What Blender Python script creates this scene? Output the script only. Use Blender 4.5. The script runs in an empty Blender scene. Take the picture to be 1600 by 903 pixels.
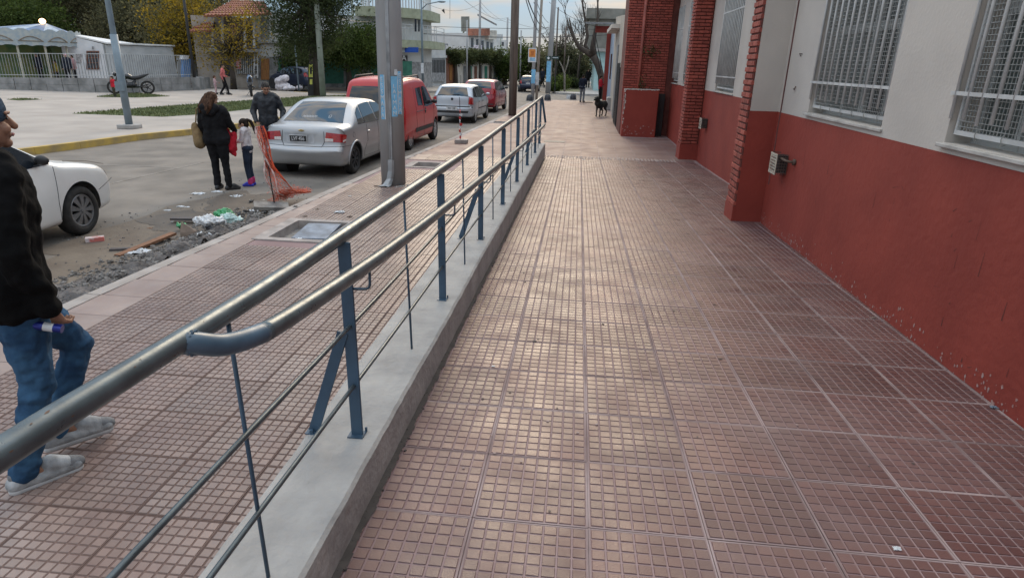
import bpy, bmesh, math, random
import numpy as np
from mathutils import Vector, Matrix
random.seed(7); rng = np.random.default_rng(7)
SC = bpy.context.scene; COL = SC.collection
R_ = math.radians
# ------------------------------------------------------------------ camera
F_PX, PITCH, YAW, ROLL = 980.79, 0.345511, -0.0935019, 0.0286944
HC = 2.1066                                    # camera height over the pavement (it stands on the ramp)
RAMP_H, RAMP_S, YE = 0.5002, 0.0328422, 15.231 # ramp surface z = RAMP_H - RAMP_S*y until y = YE
JX0, JY0, TS = 0.13486, 1.98429, 0.45          # tile joints and tile size
def cam_axes():
    cy, sy, cp, sp = math.cos(YAW), math.sin(YAW), math.cos(PITCH), math.sin(PITCH)
    fw = np.array([sy*cp, cy*cp, -sp]); r = np.array([cy, -sy, 0.0]); u = np.cross(r, fw)
    c, s = math.cos(ROLL), math.sin(ROLL)
    return c*r + s*u, -s*r + c*u, fw
CR, CU, CF = cam_axes(); CC = np.array([0.0, 0.0, HC])
cam_d = bpy.data.cameras.new("camera"); cam = bpy.data.objects.new("camera", cam_d); COL.objects.link(cam)
m = Matrix.Identity(4)
for i in range(3): m[i][0], m[i][1], m[i][2], m[i][3] = CR[i], CU[i], -CF[i], CC[i]
cam.matrix_world = m
cam_d.sensor_width = 36.0; cam_d.lens = F_PX/1600*36.0; cam_d.clip_start = 0.05; cam_d.clip_end = 2000.0
SC.camera = cam
# ------------------------------------------------------------------ light and sky
SUN_EL, SUN_AZ = R_(29), R_(-4)                # azimuth from +Y towards +X
sd = bpy.data.lights.new("sun", 'SUN'); sun = bpy.data.objects.new("sun", sd); COL.objects.link(sun)
sd.energy = 1.3; sd.angle = R_(26); sd.color = (1.0, 0.80, 0.56)
dv = Vector((math.sin(SUN_AZ)*math.cos(SUN_EL), math.cos(SUN_AZ)*math.cos(SUN_EL), math.sin(SUN_EL)))
sun.rotation_euler = dv.to_track_quat('Z', 'Y').to_euler()
W = bpy.data.worlds.new("World"); SC.world = W; W.use_nodes = True
nt = W.node_tree; nt.nodes.clear(); N = nt.nodes.new; L = nt.links.new
out = N('ShaderNodeOutputWorld'); bg = N('ShaderNodeBackground'); bg.inputs[1].default_value = 0.15
sky = N('ShaderNodeTexSky'); sky.sky_type = 'NISHITA'; sky.sun_disc = False
sky.sun_elevation = SUN_EL; sky.sun_rotation = SUN_AZ
sky.air_density = 1.0; sky.dust_density = 1.0; sky.ozone_density = 1.6
tc = N('ShaderNodeTexCoord'); mp = N('ShaderNodeMapping'); mp.inputs['Scale'].default_value = (1.0, 1.0, 4.5)
mp.inputs['Location'].default_value = (1.7, 0.4, 0.9)
nz = N('ShaderNodeTexNoise'); nz.inputs['Scale'].default_value = 4.2; nz.inputs['Detail'].default_value = 7; nz.inputs['Roughness'].default_value = 0.55
rp = N('ShaderNodeValToRGB'); rp.color_ramp.elements[0].position = 0.43; rp.color_ramp.elements[1].position = 0.60
nz2 = N('ShaderNodeTexNoise'); nz2.inputs['Scale'].default_value = 7.0; nz2.inputs['Detail'].default_value = 5
rp2 = N('ShaderNodeValToRGB'); rp2.color_ramp.elements[0].position = 0.3; rp2.color_ramp.elements[1].position = 0.7
rp2.color_ramp.elements[0].color = (6.9, 6.2, 5.5, 1); rp2.color_ramp.elements[1].color = (9.8, 8.6, 7.2, 1)
tint = N('ShaderNodeMix'); tint.data_type = 'RGBA'; tint.blend_type = 'MIX'
L(tc.outputs['Generated'], mp.inputs[0]); L(mp.outputs[0], nz.inputs['Vector']); L(mp.outputs[0], nz2.inputs['Vector'])
L(nz.outputs[0], rp.inputs[0]); L(nz2.outputs[0], rp2.inputs[0])
blu = N('ShaderNodeMix'); blu.data_type = 'RGBA'; blu.blend_type = 'MIX'; blu.inputs[0].default_value = 0.80
blu.inputs[7].default_value = (2.0, 4.1, 6.4, 1)
L(sky.outputs[0], blu.inputs[6])
L(rp.outputs[0], tint.inputs[0]); L(blu.outputs[2], tint.inputs[6]); L(rp2.outputs[0], tint.inputs[7])
# overcast skies are about three times as bright overhead as at the horizon (CIE overcast sky)
sx = N('ShaderNodeSeparateXYZ'); L(tc.outputs['Generated'], sx.inputs[0])
ov = N('ShaderNodeMapRange'); ov.inputs[1].default_value = 0.0; ov.inputs[2].default_value = 1.0; ov.inputs[3].default_value = 0.41; ov.inputs[4].default_value = 1.68; L(sx.outputs[2], ov.inputs[0])
ml = N('ShaderNodeMix'); ml.data_type = 'RGBA'; ml.blend_type = 'MULTIPLY'; ml.inputs[0].default_value = 1.0
L(tint.outputs[2], ml.inputs[6]); L(ov.outputs[0], ml.inputs[7]); L(ml.outputs[2], bg.inputs[0]); L(bg.outputs[0], out.inputs[0])
SC.view_settings.view_transform = 'Standard'; SC.view_settings.look = 'None'
SC.view_settings.exposure = 0.33; SC.view_settings.gamma = 1.0
SC.cycles.max_bounces = 6; SC.cycles.diffuse_bounces = 3; SC.cycles.glossy_bounces = 3; SC.cycles.transparent_max_bounces = 8
SC.cycles.use_denoising = True
# ------------------------------------------------------------------ helpers
def ray(u, v):
    d = CF + CR*(u-800)/F_PX - CU*(v-451.5)/F_PX
    return d/d[1]
def at(u, v, z=0.0):          # the point of the place seen at photo pixel (u, v) at height z
    d = ray(u, v); return CC + d*((z-HC)/d[2])
def aty(u, v, y): d = ray(u, v); return CC + d*y
def ramp_z(y): return max(0.0, RAMP_H - RAMP_S*y)
def kerb_x(y):
    return float(np.interp(y, [-8, 1, 5, 8, 13, 18, 29.5, 41], [-4.75, -4.5, -4.42, -4.25, -4.0, -3.66, -3.05, -2.75]))
MATS = {}
def M(name, col, rough=0.8, var=0.12, scale=6.0, bump=0.0, metal=0.0, col2=None, island=0.0, objv=0.0, bscale=None, spec=0.5, detail=6, coat=0.0, lo=0.35, hi=0.65, stretch=None, rvar=0.0, dust=None):
    """procedural material: two tones mixed by noise, optional per-piece variation and fine relief"""
    if name in MATS: return MATS[name]
    ma = bpy.data.materials.new(name); ma.use_nodes = True; t = ma.node_tree; b = t.nodes['Principled BSDF']
    n = t.nodes.new; l = t.links.new
    co = n('ShaderNodeTexCoord'); vec = co.outputs['Object']
    if objv or island:
        oi = n('ShaderNodeObjectInfo'); va = n('ShaderNodeVectorMath'); va.operation = 'ADD'
        l(vec, va.inputs[0]); l(oi.outputs['Location'], va.inputs[1]); vec = va.outputs[0]
    if stretch:
        mpn = n('ShaderNodeMapping'); mpn.inputs['Scale'].default_value = stretch; l(vec, mpn.inputs[0]); vec = mpn.outputs[0]
    no = n('ShaderNodeTexNoise'); no.inputs['Scale'].default_value = scale; no.inputs['Detail'].default_value = detail
    l(vec, no.inputs['Vector'])
    r = n('ShaderNodeMapRange'); r.inputs[1].default_value = lo; r.inputs[2].default_value = hi; l(no.outputs[0], r.inputs[0])
    c2 = col2 or tuple(max(0, c*(1-2*var)) for c in col)
    c1 = col if col2 else tuple(min(1, c*(1+var)) for c in col)
    mx = n('ShaderNodeMix'); mx.data_type = 'RGBA'; mx.inputs[6].default_value = (*c1, 1); mx.inputs[7].default_value = (*c2, 1)
    l(r.outputs[0], mx.inputs[0]); colo = mx.outputs[2]
    if dust:                     # a dry film of dust in broad uneven patches
        nd = n('ShaderNodeTexNoise'); nd.inputs['Scale'].default_value = dust[2]; nd.inputs['Detail'].default_value = 9; nd.inputs['Roughness'].default_value = .65; l(vec, nd.inputs['Vector'])
        rd = n('ShaderNodeMapRange'); rd.inputs[1].default_value = .46; rd.inputs[2].default_value = .68; rd.inputs[4].default_value = dust[1]; l(nd.outputs[0], rd.inputs[0])
        md = n('ShaderNodeMix'); md.data_type = 'RGBA'; md.inputs[7].default_value = (*dust[0], 1); l(rd.outputs[0], md.inputs[0]); l(colo, md.inputs[6]); colo = md.outputs[2]
    if island or objv:
        src = None
        if island:
            g = n('ShaderNodeNewGeometry'); src = g.outputs['Random Per Island']; k = island
            hv = n('ShaderNodeMapRange'); hv.inputs[3].default_value = 1-k; hv.inputs[4].default_value = 1+k; l(src, hv.inputs[0])
            hs = n('ShaderNodeHueSaturation'); l(hv.outputs[0], hs.inputs['Value']); l(colo, hs.inputs['Color']); colo = hs.outputs[0]
        if objv:
            oi2 = n('ShaderNodeObjectInfo'); hv = n('ShaderNodeMapRange'); hv.inputs[3].default_value = 1-objv; hv.inputs[4].default_value = 1+objv
            l(oi2.outputs['Random'], hv.inputs[0])
            hs = n('ShaderNodeHueSaturation'); l(hv.outputs[0], hs.inputs['Value']); l(colo, hs.inputs['Color']); colo = hs.outputs[0]
    l(colo, b.inputs['Base Color'])
    b.inputs['Roughness'].default_value = rough; b.inputs['Metallic'].default_value = metal
    if rvar:
        rr = n('ShaderNodeMapRange'); rr.inputs[1].default_value = .3; rr.inputs[2].default_value = .7
        rr.inputs[3].default_value = max(.02, rough-rvar); rr.inputs[4].default_value = min(1, rough+rvar)
        n3 = n('ShaderNodeTexNoise'); n3.inputs['Scale'].default_value = scale*2.3; n3.inputs['Detail'].default_value = 4
        l(vec, n3.inputs['Vector']); l(n3.outputs[0], rr.inputs[0]); l(rr.outputs[0], b.inputs['Roughness'])
    b.inputs['Specular IOR Level'].default_value = spec
    if coat: b.inputs['Coat Weight'].default_value = coat; b.inputs['Coat Roughness'].default_value = 0.05
    if bump:
        n2 = n('ShaderNodeTexNoise'); n2.inputs['Scale'].default_value = bscale or scale*6; n2.inputs['Detail'].default_value = 5
        l(vec, n2.inputs['Vector'])
        bp = n('ShaderNodeBump'); bp.inputs['Strength'].default_value = min(1, bump); bp.inputs['Distance'].default_value = 0.01 if bump < 1 else 0.03
        l(n2.outputs[0], bp.inputs['Height']); l(bp.outputs[0], b.inputs['Normal'])
    MATS[name] = ma; return ma
def glass(name, col=(0.02, 0.025, 0.03), rough=0.03):
    if name in MATS: return MATS[name]
    ma = bpy.data.materials.new(name); ma.use_nodes = True; b = ma.node_tree.nodes['Principled BSDF']
    b.inputs['Base Color'].default_value = (*col, 1); b.inputs['Roughness'].default_value = rough; b.inputs['Specular IOR Level'].default_value = 0.8
    MATS[name] = ma; return ma
def emit(name, col, strength):
    ma = bpy.data.materials.new(name); ma.use_nodes = True; b = ma.node_tree.nodes['Principled BSDF']
    b.inputs['Base Color'].default_value = (*col, 1); b.inputs['Emission Color'].default_value = (*col, 1); b.inputs['Emission Strength'].default_value = strength
    return ma
def link(o, parent=None, label=None, cat=None, group=None, kind=None):
    COL.objects.link(o)
    if parent is not None: o.parent = parent
    return tag(o, label, cat, group, kind)
def tag(o, label=None, cat=None, group=None, kind=None):
    if label: o['label'] = label
    if cat: o['category'] = cat
    if group: o['group'] = group
    if kind: o['kind'] = kind
    return o
def thing(name, label, cat, loc=(0, 0, 0), rz=0.0, group=None):
    o = bpy.data.objects.new(name, None); o.empty_display_size = 0.2
    o.location = tuple(float(c) for c in loc); o.rotation_euler = (0, 0, rz)
    return link(o, None, label, cat, group)
def copy_tree(o, parent=None):
    kids = [c for c in ALLKIDS.get(o.name, [])]
    c = o.copy(); COL.objects.link(c)
    if parent is not None:
        c.parent = parent; ALLKIDS.setdefault(parent.name, []).append(c)
    for k in kids: copy_tree(k, c)
    return c
ALLKIDS = {}
class MB:
    """collects geometry; build() links it as one mesh object. Coordinates are world unless the parent is posed (local=True)."""
    def __init__(s): s.v = []; s.f = []; s.m = []
    def add(s, vs, fs, mi=0):
        k = len(s.v); s.v.extend([tuple(map(float, p)) for p in vs]); s.f.extend([tuple(i+k for i in f) for f in fs]); s.m.extend([mi]*len(fs)); return s
    def box(s, c, d, rz=0.0, mi=0, rx=0.0, ry=0.0):
        x, y, z = d[0]/2, d[1]/2, d[2]/2
        P = [Vector(p) for p in ((-x,-y,-z),(x,-y,-z),(x,y,-z),(-x,y,-z),(-x,-y,z),(x,-y,z),(x,y,z),(-x,y,z))]
        if rz or rx or ry:
            rm = Matrix.Rotation(rz, 3, 'Z') @ Matrix.Rotation(ry, 3, 'Y') @ Matrix.Rotation(rx, 3, 'X'); P = [rm @ p for p in P]
        return s.add([p + Vector(c) for p in P], [(0,3,2,1),(4,5,6,7),(0,1,5,4),(1,2,6,5),(2,3,7,6),(3,0,4,7)], mi)
    def bb(s, a, b, mi=0): return s.box([(a[i]+b[i])/2 for i in range(3)], [abs(b[i]-a[i]) for i in range(3)], mi=mi)
    def bar(s, a, b, w, t, up=(0, 0, 1), mi=0):      # flat bar from a to b, w across, t thick
        a, b = Vector(a), Vector(b); d = (b-a).normalized(); x = d.cross(Vector(up))
        if x.length < 1e-4: x = d.cross(Vector((0, 1, 0)))
        x.normalize(); y = x.cross(d); x *= w/2; y *= t/2
        P = [a-x-y, a+x-y, a+x+y, a-x+y, b-x-y, b+x-y, b+x+y, b-x+y]
        return s.add(P, [(0,3,2,1),(4,5,6,7),(0,1,5,4),(1,2,6,5),(2,3,7,6),(3,0,4,7)], mi)
    def tube(s, pts, r, n=8, mi=0, cap=True):
        pts = [Vector(p) for p in pts]; k = len(pts); rs = r if isinstance(r, (list, tuple)) else [r]*k
        ref = None; rings = []
        for i, p in enumerate(pts):
            d = (pts[min(i+1, k-1)] - pts[max(i-1, 0)])
            d = d.normalized() if d.length > 1e-9 else Vector((0, 0, 1))
            if ref is None:
                ref = d.cross(Vector((0, 0, 1)))
                if ref.length < 1e-3: ref = d.cross(Vector((0, 1, 0)))
            x = (ref - d*ref.dot(d)).normalized(); ref = x; y = d.cross(x)
            rings.append([p + (x*math.cos(2*math.pi*j/n) + y*math.sin(2*math.pi*j/n))*rs[i] for j in range(n)])
        fs = [(i*n+j, i*n+(j+1) % n, (i+1)*n+(j+1) % n, (i+1)*n+j) for i in range(k-1) for j in range(n)]
        if cap: fs += [tuple(range(n-1, -1, -1)), tuple((k-1)*n+j for j in range(n))]
        return s.add([p for r_ in rings for p in r_], fs, mi)
    def lathe(s, prof, c=(0, 0, 0), n=20, axis='Z', mi=0):   # prof: (radius, height)
        vs = []
        for (r, h) in prof:
            for j in range(n):
                a = 2*math.pi*j/n; x, y, z = r*math.cos(a), r*math.sin(a), h
                if axis == 'X': x, y, z = z, x, y
                if axis == 'Y': x, y, z = x, z, y
                vs.append((c[0]+x, c[1]+y, c[2]+z))
        k = len(prof)
        return s.add(vs, [(i*n+j, i*n+(j+1) % n, (i+1)*n+(j+1) % n, (i+1)*n+j) for i in range(k-1) for j in range(n)], mi)
    def prism(s, poly, z0, z1, mi=0):       # poly in xy
        n = len(poly); zz0 = z0 if hasattr(z0, '__len__') else [z0]*n; zz1 = z1 if hasattr(z1, '__len__') else [z1]*n
        return s.add([(p[0], p[1], z) for p, z in zip(poly, zz0)] + [(p[0], p[1], z) for p, z in zip(poly, zz1)],
                     [tuple(range(n-1, -1, -1)), tuple(range(n, 2*n))] + [(i, (i+1) % n, n+(i+1) % n, n+i) for i in range(n)], mi)
    def quad(s, a, b, c, d, mi=0): return s.add([a, b, c, d], [(0, 1, 2, 3)], mi)
    def grid(s, rows, mi=0, closed=False):
        n = len(rows[0]); fs = []
        for i in range(len(rows)-1):
            for j in range(n-1 + (1 if closed else 0)):
                fs.append((i*n+j, i*n+(j+1) % n, (i+1)*n+(j+1) % n, (i+1)*n+j))
        return s.add([p for r in rows for p in r], fs, mi)
    def ell(s, c, r, n=12, mi=0, rot=None):
        vs = []; k = n//2 + 1
        for i in range(k):
            th = math.pi*i/(k-1)
            for j in range(n):
                ph = 2*math.pi*j/n; p = Vector((r[0]*math.sin(th)*math.cos(ph), r[1]*math.sin(th)*math.sin(ph), r[2]*math.cos(th)))
                if rot is not None: p = rot @ p
                vs.append(p + Vector(c))
        return s.add(vs, [(i*n+j, (i+1)*n+j, (i+1)*n+(j+1) % n, i*n+(j+1) % n) for i in range(k-1) for j in range(n)], mi)
    def build(s, name, mat, parent=None, local=False, smooth=False, bevel=0.0, origin=None, seg=1, **kw):
        me = bpy.data.meshes.new(name)
        off = (0, 0, 0)
        if parent is not None and not local:
            off = wloc(parent)
        elif origin is not None: off = tuple(map(float, origin))
        me.from_pydata([(p[0]-off[0], p[1]-off[1], p[2]-off[2]) for p in s.v], [], s.f)
        for mm in (mat if isinstance(mat, (list, tuple)) else [mat]): me.materials.append(mm)
        if isinstance(mat, (list, tuple)): me.polygons.foreach_set('material_index', s.m)
        if smooth: me.polygons.foreach_set('use_smooth', [True]*len(s.f))
        me.validate(); me.update()
        o = bpy.data.objects.new(name, me)
        if origin is not None and parent is None: o.location = off
        if parent is not None: ALLKIDS.setdefault(parent.name, []).append(o)
        link(o, parent, **kw)
        if bevel:
            b = o.modifiers.new('bevel', 'BEVEL'); b.width = bevel; b.segments = seg; b.limit_method = 'ANGLE'; b.angle_limit = R_(40)
        if smooth == 'auto': pass
        return o
def wloc(o):
    x = [0.0, 0.0, 0.0]
    while o is not None:
        for i in range(3): x[i] += o.location[i]
        o = o.parent
    return tuple(x)
def piece(name, mesh, loc, parent, rz=0.0, rot=None):     # a shared-mesh piece, loc in the parent's frame
    o = bpy.data.objects.new(name, mesh); o.location = tuple(map(float, loc)); o.rotation_euler = rot or (0, 0, rz); o.parent = parent
    COL.objects.link(o); ALLKIDS.setdefault(parent.name, []).append(o); return o
def fastmesh(name, V, Q, mat, parent=None, mats=None, mi=None, **kw):
    me = bpy.data.meshes.new(name); nv, nq = len(V), len(Q); k = Q.shape[1]
    me.vertices.add(nv); me.vertices.foreach_set('co', np.asarray(V, np.float32).ravel())
    me.loops.add(nq*k); me.loops.foreach_set('vertex_index', np.asarray(Q, np.int32).ravel())
    me.polygons.add(nq); me.polygons.foreach_set('loop_start', np.arange(0, nq*k, k, dtype=np.int32))
    me.materials.append(mat)
    me.update(calc_edges=True)
    o = bpy.data.objects.new(name, me)
    if parent is not None: ALLKIDS.setdefault(parent.name, []).append(o)
    return link(o, parent, **kw)
def text(body, size, loc, rot, mat, parent, name='lettering', ext=0.002, align='CENTER', sp=1.0, sx=1.0):
    c = bpy.data.curves.new(name, 'FONT'); c.body = body; c.size = size; c.extrude = ext; c.align_x = align; c.align_y = 'CENTER'; c.space_character = sp; c.resolution_u = 3
    t = bpy.data.objects.new(name, c); COL.objects.link(t); dg = bpy.context.evaluated_depsgraph_get(); me = bpy.data.meshes.new_from_object(t.evaluated_get(dg)); bpy.data.objects.remove(t)
    me.name = name; me.materials.clear(); me.materials.append(mat)
    o = bpy.data.objects.new(name, me); o.location = tuple(map(float, loc)); o.rotation_euler = rot; o.scale = (sx, 1, 1)
    if parent is not None: ALLKIDS.setdefault(parent.name, []).append(o)
    return link(o, parent)
# ------------------------------------------------------------------ the setting: ground, road, pavements
m_asph = M('asphalt', (0.20, 0.175, 0.15), 0.85, scale=1.3, col2=(0.125, 0.11, 0.095), bump=0.35, bscale=90)
m_soil = M('earth', (0.20, 0.165, 0.13), 0.95, scale=3, col2=(0.12, 0.10, 0.08), bump=0.6, bscale=25)
m_conc = M('concrete', (0.40, 0.38, 0.36), 0.85, scale=2.5, col2=(0.29, 0.275, 0.26), bump=0.25, bscale=40)
m_kerb = M('kerb_concrete', (0.36, 0.33, 0.31), 0.85, scale=3, col2=(0.25, 0.22, 0.20), bump=0.3, bscale=40)
m_plaza = M('plaza_paving', (0.38, 0.335, 0.295), 0.8, scale=0.7, col2=(0.29, 0.255, 0.225), bump=0.1, bscale=30)
m_yellow = M('yellow_paint', (0.50, 0.33, 0.07), 0.7, scale=3, col2=(0.30, 0.22, 0.10), bump=0.1)
m_pane = M('tile_pane', (0.138, 0.066, 0.059), 0.43, scale=2.2, col2=(0.092, 0.041, 0.040), dust=((.22, .15, .142), .42, 1.1), island=0.13, objv=0.15, rvar=0.12, spec=0.62, bump=0.2, bscale=220)
m_grout_dark = M('pavement_groove', (0.17, 0.115, 0.10), 0.85, scale=1.2, col2=(0.12, 0.08, 0.07), objv=0.05, spec=0.2)
m_pane_l = M('pavement_pane', (0.230, 0.160, 0.134), 0.40, scale=2.2, col2=(0.165, 0.108, 0.093), dust=((.32, .26, .23), .5, .9), island=0.12, objv=0.10, rvar=0.10, spec=0.6, bump=0.16, bscale=220)
m_grout = M('tile_grout', (0.31, 0.225, 0.222), 0.85, scale=1.2, col2=(0.22, 0.150, 0.148), objv=0.05, spec=0.2)
m_joint = M('tile_joint', (0.36, 0.285, 0.28), 0.8, scale=2.6, col2=(0.20, 0.145, 0.142), objv=0.05, spec=0.2)
m_slab = M('smooth_slab', (0.285, 0.22, 0.195), 0.55, scale=2.0, col2=(0.22, 0.16, 0.142), objv=0.07, rvar=0.1, bump=0.08, bscale=80)
def sheet(name, poly, z, mat, **kw):
    b = MB(); b.add([(p[0], p[1], z) for p in poly], [tuple(range(len(poly)))]); return b.build(name, mat, kind='structure', **kw)
sheet('ground', [(-600, -300), (600, -300), (600, 900), (-600, 900)], -0.30, m_soil)
sheet('road', [(-40, -30), (30, -30), (30, 44.5), (40, 44.5), (40, 51), (0.5, 51), (0.5, 330), (-9, 330), (-9, 47.5), (-60, 47.5), (-60, 40), (-40, 40)], -0.15, m_asph)
# left pavement and the flat pavement past the ramp: a bed under the tiles, with a kerb
ys = [-8, 1, 5, 8, 13, 18, 24, 29.5, 36, 41]
bed = MB(); kb = MB()
pits = [(-3.72, -3.0, 7.15, 8.05), (-3.42, -2.9, 13.0, 13.62), (-3.12, -2.68, 23.7, 24.3)]
HXs = [3.6]
# bed as strips so that the tree pits stay open
def bedstrip(x0, x1, y0, y1): bed.bb((x0, y0, -0.2), (x1, y1, -0.010))
cuts = sorted(set([-8.0, 41.0] + [q for p in pits for q in p[2:]]))
for a, b_ in zip(cuts[:-1], cuts[1:]):
    pit = next((p for p in pits if abs(p[2]-a) < 1e-6), None)
    if pit is None:
        n = max(1, int((b_-a)/2.5))
        for i in range(n):
            ya, yb = a+(b_-a)*i/n, a+(b_-a)*(i+1)/n
            bed.add([(kerb_x(ya)+.1, ya, -.2), (3.6, ya, -.2), (3.6, yb, -.2), (kerb_x(yb)+.1, yb, -.2), (kerb_x(ya)+.1, ya, -.01), (3.6, ya, -.01), (3.6, yb, -.01), (kerb_x(yb)+.1, yb, -.01)],
                    [(4, 5, 6, 7), (0, 3, 2, 1), (0, 4, 7, 3), (1, 2, 6, 5)])
    else:
        bedstrip(kerb_x(a)+.1, pit[0], a, b_); bedstrip(pit[1], 3.6, a, b_)
bed.build('pavement', m_grout, kind='structure')
PAVE = [o for o in bpy.data.objects if o.name == 'pavement'][0]
for (ya, yb) in zip(np.arange(-2, 41, 1.0), np.arange(-1, 42, 1.0)):     # kerb stones
    if 9.3 < ya < 9.9: continue
    b = MB(); g = 0.004
    xa, xb = kerb_x(ya), kerb_x(yb); j = random.uniform(-.006, .006)
    b.add([(xa+j, ya+g, -.3), (xa+.15+j, ya+g, -.3), (xb+.15+j, yb-g, -.3), (xb+j, yb-g, -.3), (xa+j+.012, ya+g, j/3), (xa+.15+j, ya+g, j/3), (xb+.15+j, yb-g, j/3), (xb+j+.012, yb-g, j/3)],
          [(4, 5, 6, 7), (0, 4, 7, 3), (1, 2, 6, 5), (0, 1, 5, 4), (2, 3, 7, 6)])
    b.build('kerb_stone', m_kerb, PAVE)
# --- the grooved 64-pane floor tile (two variants share their meshes among all tiles)
def tile_mesh(nm, size, n, gap, edge, depth, seed, mats):
    r = random.Random(seed); V = []; F = []; MI = []
    h = size/2 - 0.0015
    V += [(-h, -h, -depth), (h, -h, -depth), (h, h, -depth), (-h, h, -depth), (-h, -h, -.04), (h, -h, -.04), (h, h, -.04), (-h, h, -.04)]
    F += [(0, 1, 2, 3), (4, 5, 1, 0), (5, 6, 2, 1), (6, 7, 3, 2), (7, 4, 0, 3)]; MI += [1]*5
    q = size/2-edge; zj = -.0010
    for (x0, y0, x1, y1, zj) in ((-q, -h, q, -q, -.0022), (-q, q, q, h, -.0022), (-h, -h, -q, h, -.0010), (q, -h, h, h, -.0010)):
        k = len(V); V += [(x0, y0, zj), (x1, y0, zj), (x1, y1, zj), (x0, y1, zj)]; F += [(k, k+1, k+2, k+3)]; MI += [2]
    p = (size - 2*edge)/n
    for i in range(n):
        for j in range(n):
            x0, x1 = -size/2+edge+i*p+gap/2, -size/2+edge+(i+1)*p-gap/2
            y0, y1 = -size/2+edge+j*p+gap/2, -size/2+edge+(j+1)*p-gap/2
            e = 0.0016; z = r.uniform(-.0004, .0004); tx = r.uniform(-.0003, .0003)
            k = len(V)
            V += [(x0, y0, -depth), (x1, y0, -depth), (x1, y1, -depth), (x0, y1, -depth), (x0+e, y0+e, z-tx), (x1-e, y0+e, z+tx), (x1-e, y1-e, z+tx), (x0+e, y1-e, z-tx)]
            F += [(k+4, k+5, k+6, k+7), (k, k+1, k+5, k+4), (k+1, k+2, k+6, k+5), (k+2, k+3, k+7, k+6), (k+3, k, k+4, k+7)]; MI += [0]*5
    me = bpy.data.meshes.new(nm); me.from_pydata(V, [], F); [me.materials.append(mm) for mm in mats]
    me.polygons.foreach_set('material_index', MI); me.update(); return me
TILES = [tile_mesh('floor_tile', TS, 8, 0.0072, 0.0080, 0.0030, s, (m_pane, m_grout, m_joint)) for s in range(3)]
TILES_L = [tile_mesh('floor_tile', TS, 8, 0.0085, 0.0050, 0.0036, s+5, (m_pane_l, m_grout_dark, m_grout_dark)) for s in range(3)]
def slab_mesh(nm, sx, sy, mat):
    b = MB(); x, y, e = sx/2-.002, sy/2-.002, .004
    b.add([(-x, -y, -.03), (x, -y, -.03), (x, y, -.03), (-x, y, -.03), (-x, -y, -e), (x, -y, -e), (x, y, -e), (-x, y, -e), (-x+e, -y+e, 0), (x-e, -y+e, 0), (x-e, y-e, 0), (-x+e, y-e, 0)],
          [(8, 9, 10, 11)] + [(i, (i+1) % 4, 4+(i+1) % 4, 4+i) for i in range(4)] + [(4+i, 4+(i+1) % 4, 8+(i+1) % 4, 8+i) for i in range(4)])
    me = bpy.data.meshes.new(nm); me.from_pydata(b.v, [], b.f); me.materials.append(mat); me.update(); return me
SLABS = slab_mesh('smooth_slab', TS, TS, m_slab)
def in_pit(x, y):
    return any(p[0]-.2 < x < p[1]+.2 and p[2]-.2 < y < p[3]+.2 for p in pits)
# left pavement: grooved tiles, two rows of smooth slabs along the kerb
far = MB()
cols = [-0.90-TS*k for k in range(0, 7)]
JYL = JY0 - 0.13
for k in range(-3, 87):
    y = JYL + TS*(k+.5)
    if y > 40.6: break
    okc = [x for x in cols if x-TS/2 > kerb_x(y)+.16]
    for x in okc:
        if in_pit(x, y): continue
        if y < 15.0:
            piece('floor_tile', TILES_L[(k*7+int(x*10)) % 3], (x, y, random.uniform(-.001, .001)), PAVE, rz=random.choice([0, math.pi/2, math.pi]))
        else:
            xr_ = min(x+.221, -.770)
            far.add([(x-.221, y-.221, 0), (xr_, y-.221, 0), (xr_, y+.221, 0), (x-.221, y+.221, 0)], [(0, 1, 2, 3)])
    xk = kerb_x(y) + .16
    x1 = okc[-1] - TS/2
    if x1-xk < .12: continue
    n = max(1, int(round((x1-xk)/TS)))
    for i in range(n):
        x = x1 - (x1-xk)/n*(i+.5)
        if in_pit(x, y): continue
        if y < 15.0:
            o = piece('smooth_slab', SLABS, (x, y, random.uniform(-.001, .002)), PAVE); o.scale = ((x1-xk)/n/TS, 1, 1)
        else:
            hw = (x1-xk)/n/2-.004
            far.add([(x-hw, y-.221, 0), (x+hw, y-.221, 0), (x+hw, y+.221, 0), (x-hw, y+.221, 0)], [(0, 1, 2, 3)])
# the wide flat pavement past the ramp
for k in range(int((YE-JY0)/TS)+1, 90):
    y = JY0 + TS*(k+.5)
    if y > 40.6: break
    for i in range(-2, 6):
        x = JX0 + TS*(i+.5)
        if x > 1.5 and y > 20.6: continue
        far.add([(x-.219, y-.219, 0), (x+.219, y-.219, 0), (x+.219, y+.219, 0), (x-.219, y+.219, 0)], [(0, 1, 2, 3)])
m_fart = M('far_tile', (0.225, 0.158, 0.143), 0.62, scale=1.1, col2=(0.19, 0.115, 0.10), island=0.10, rvar=0.08, spec=0.3)
far.build('pavement_tile', m_fart, PAVE, kind='stuff')
b = MB(); b.add([(kerb_x(15.3)+.17, 15.3, -.002), (2.85, 15.3, -.002), (2.85, 20.6, -.002), (1.5, 20.6, -.002), (1.5, 23.6, -.002), (kerb_x(23.6)+.17, 23.6, -.002)], [(0, 1, 2, 3, 4, 5)])
b.add([(kerb_x(24.4)+.17, 24.4, -.002), (1.5, 24.4, -.002), (1.5, 40.8, -.002), (kerb_x(40.8)+.17, 40.8, -.002)], [(0, 1, 2, 3)])
b.add([(-2.6, 23.6, -.002), (1.5, 23.6, -.002), (1.5, 24.4, -.002), (-2.6, 24.4, -.002)], [(0, 1, 2, 3)]); b.build('joint_bed', m_joint, PAVE)
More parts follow.
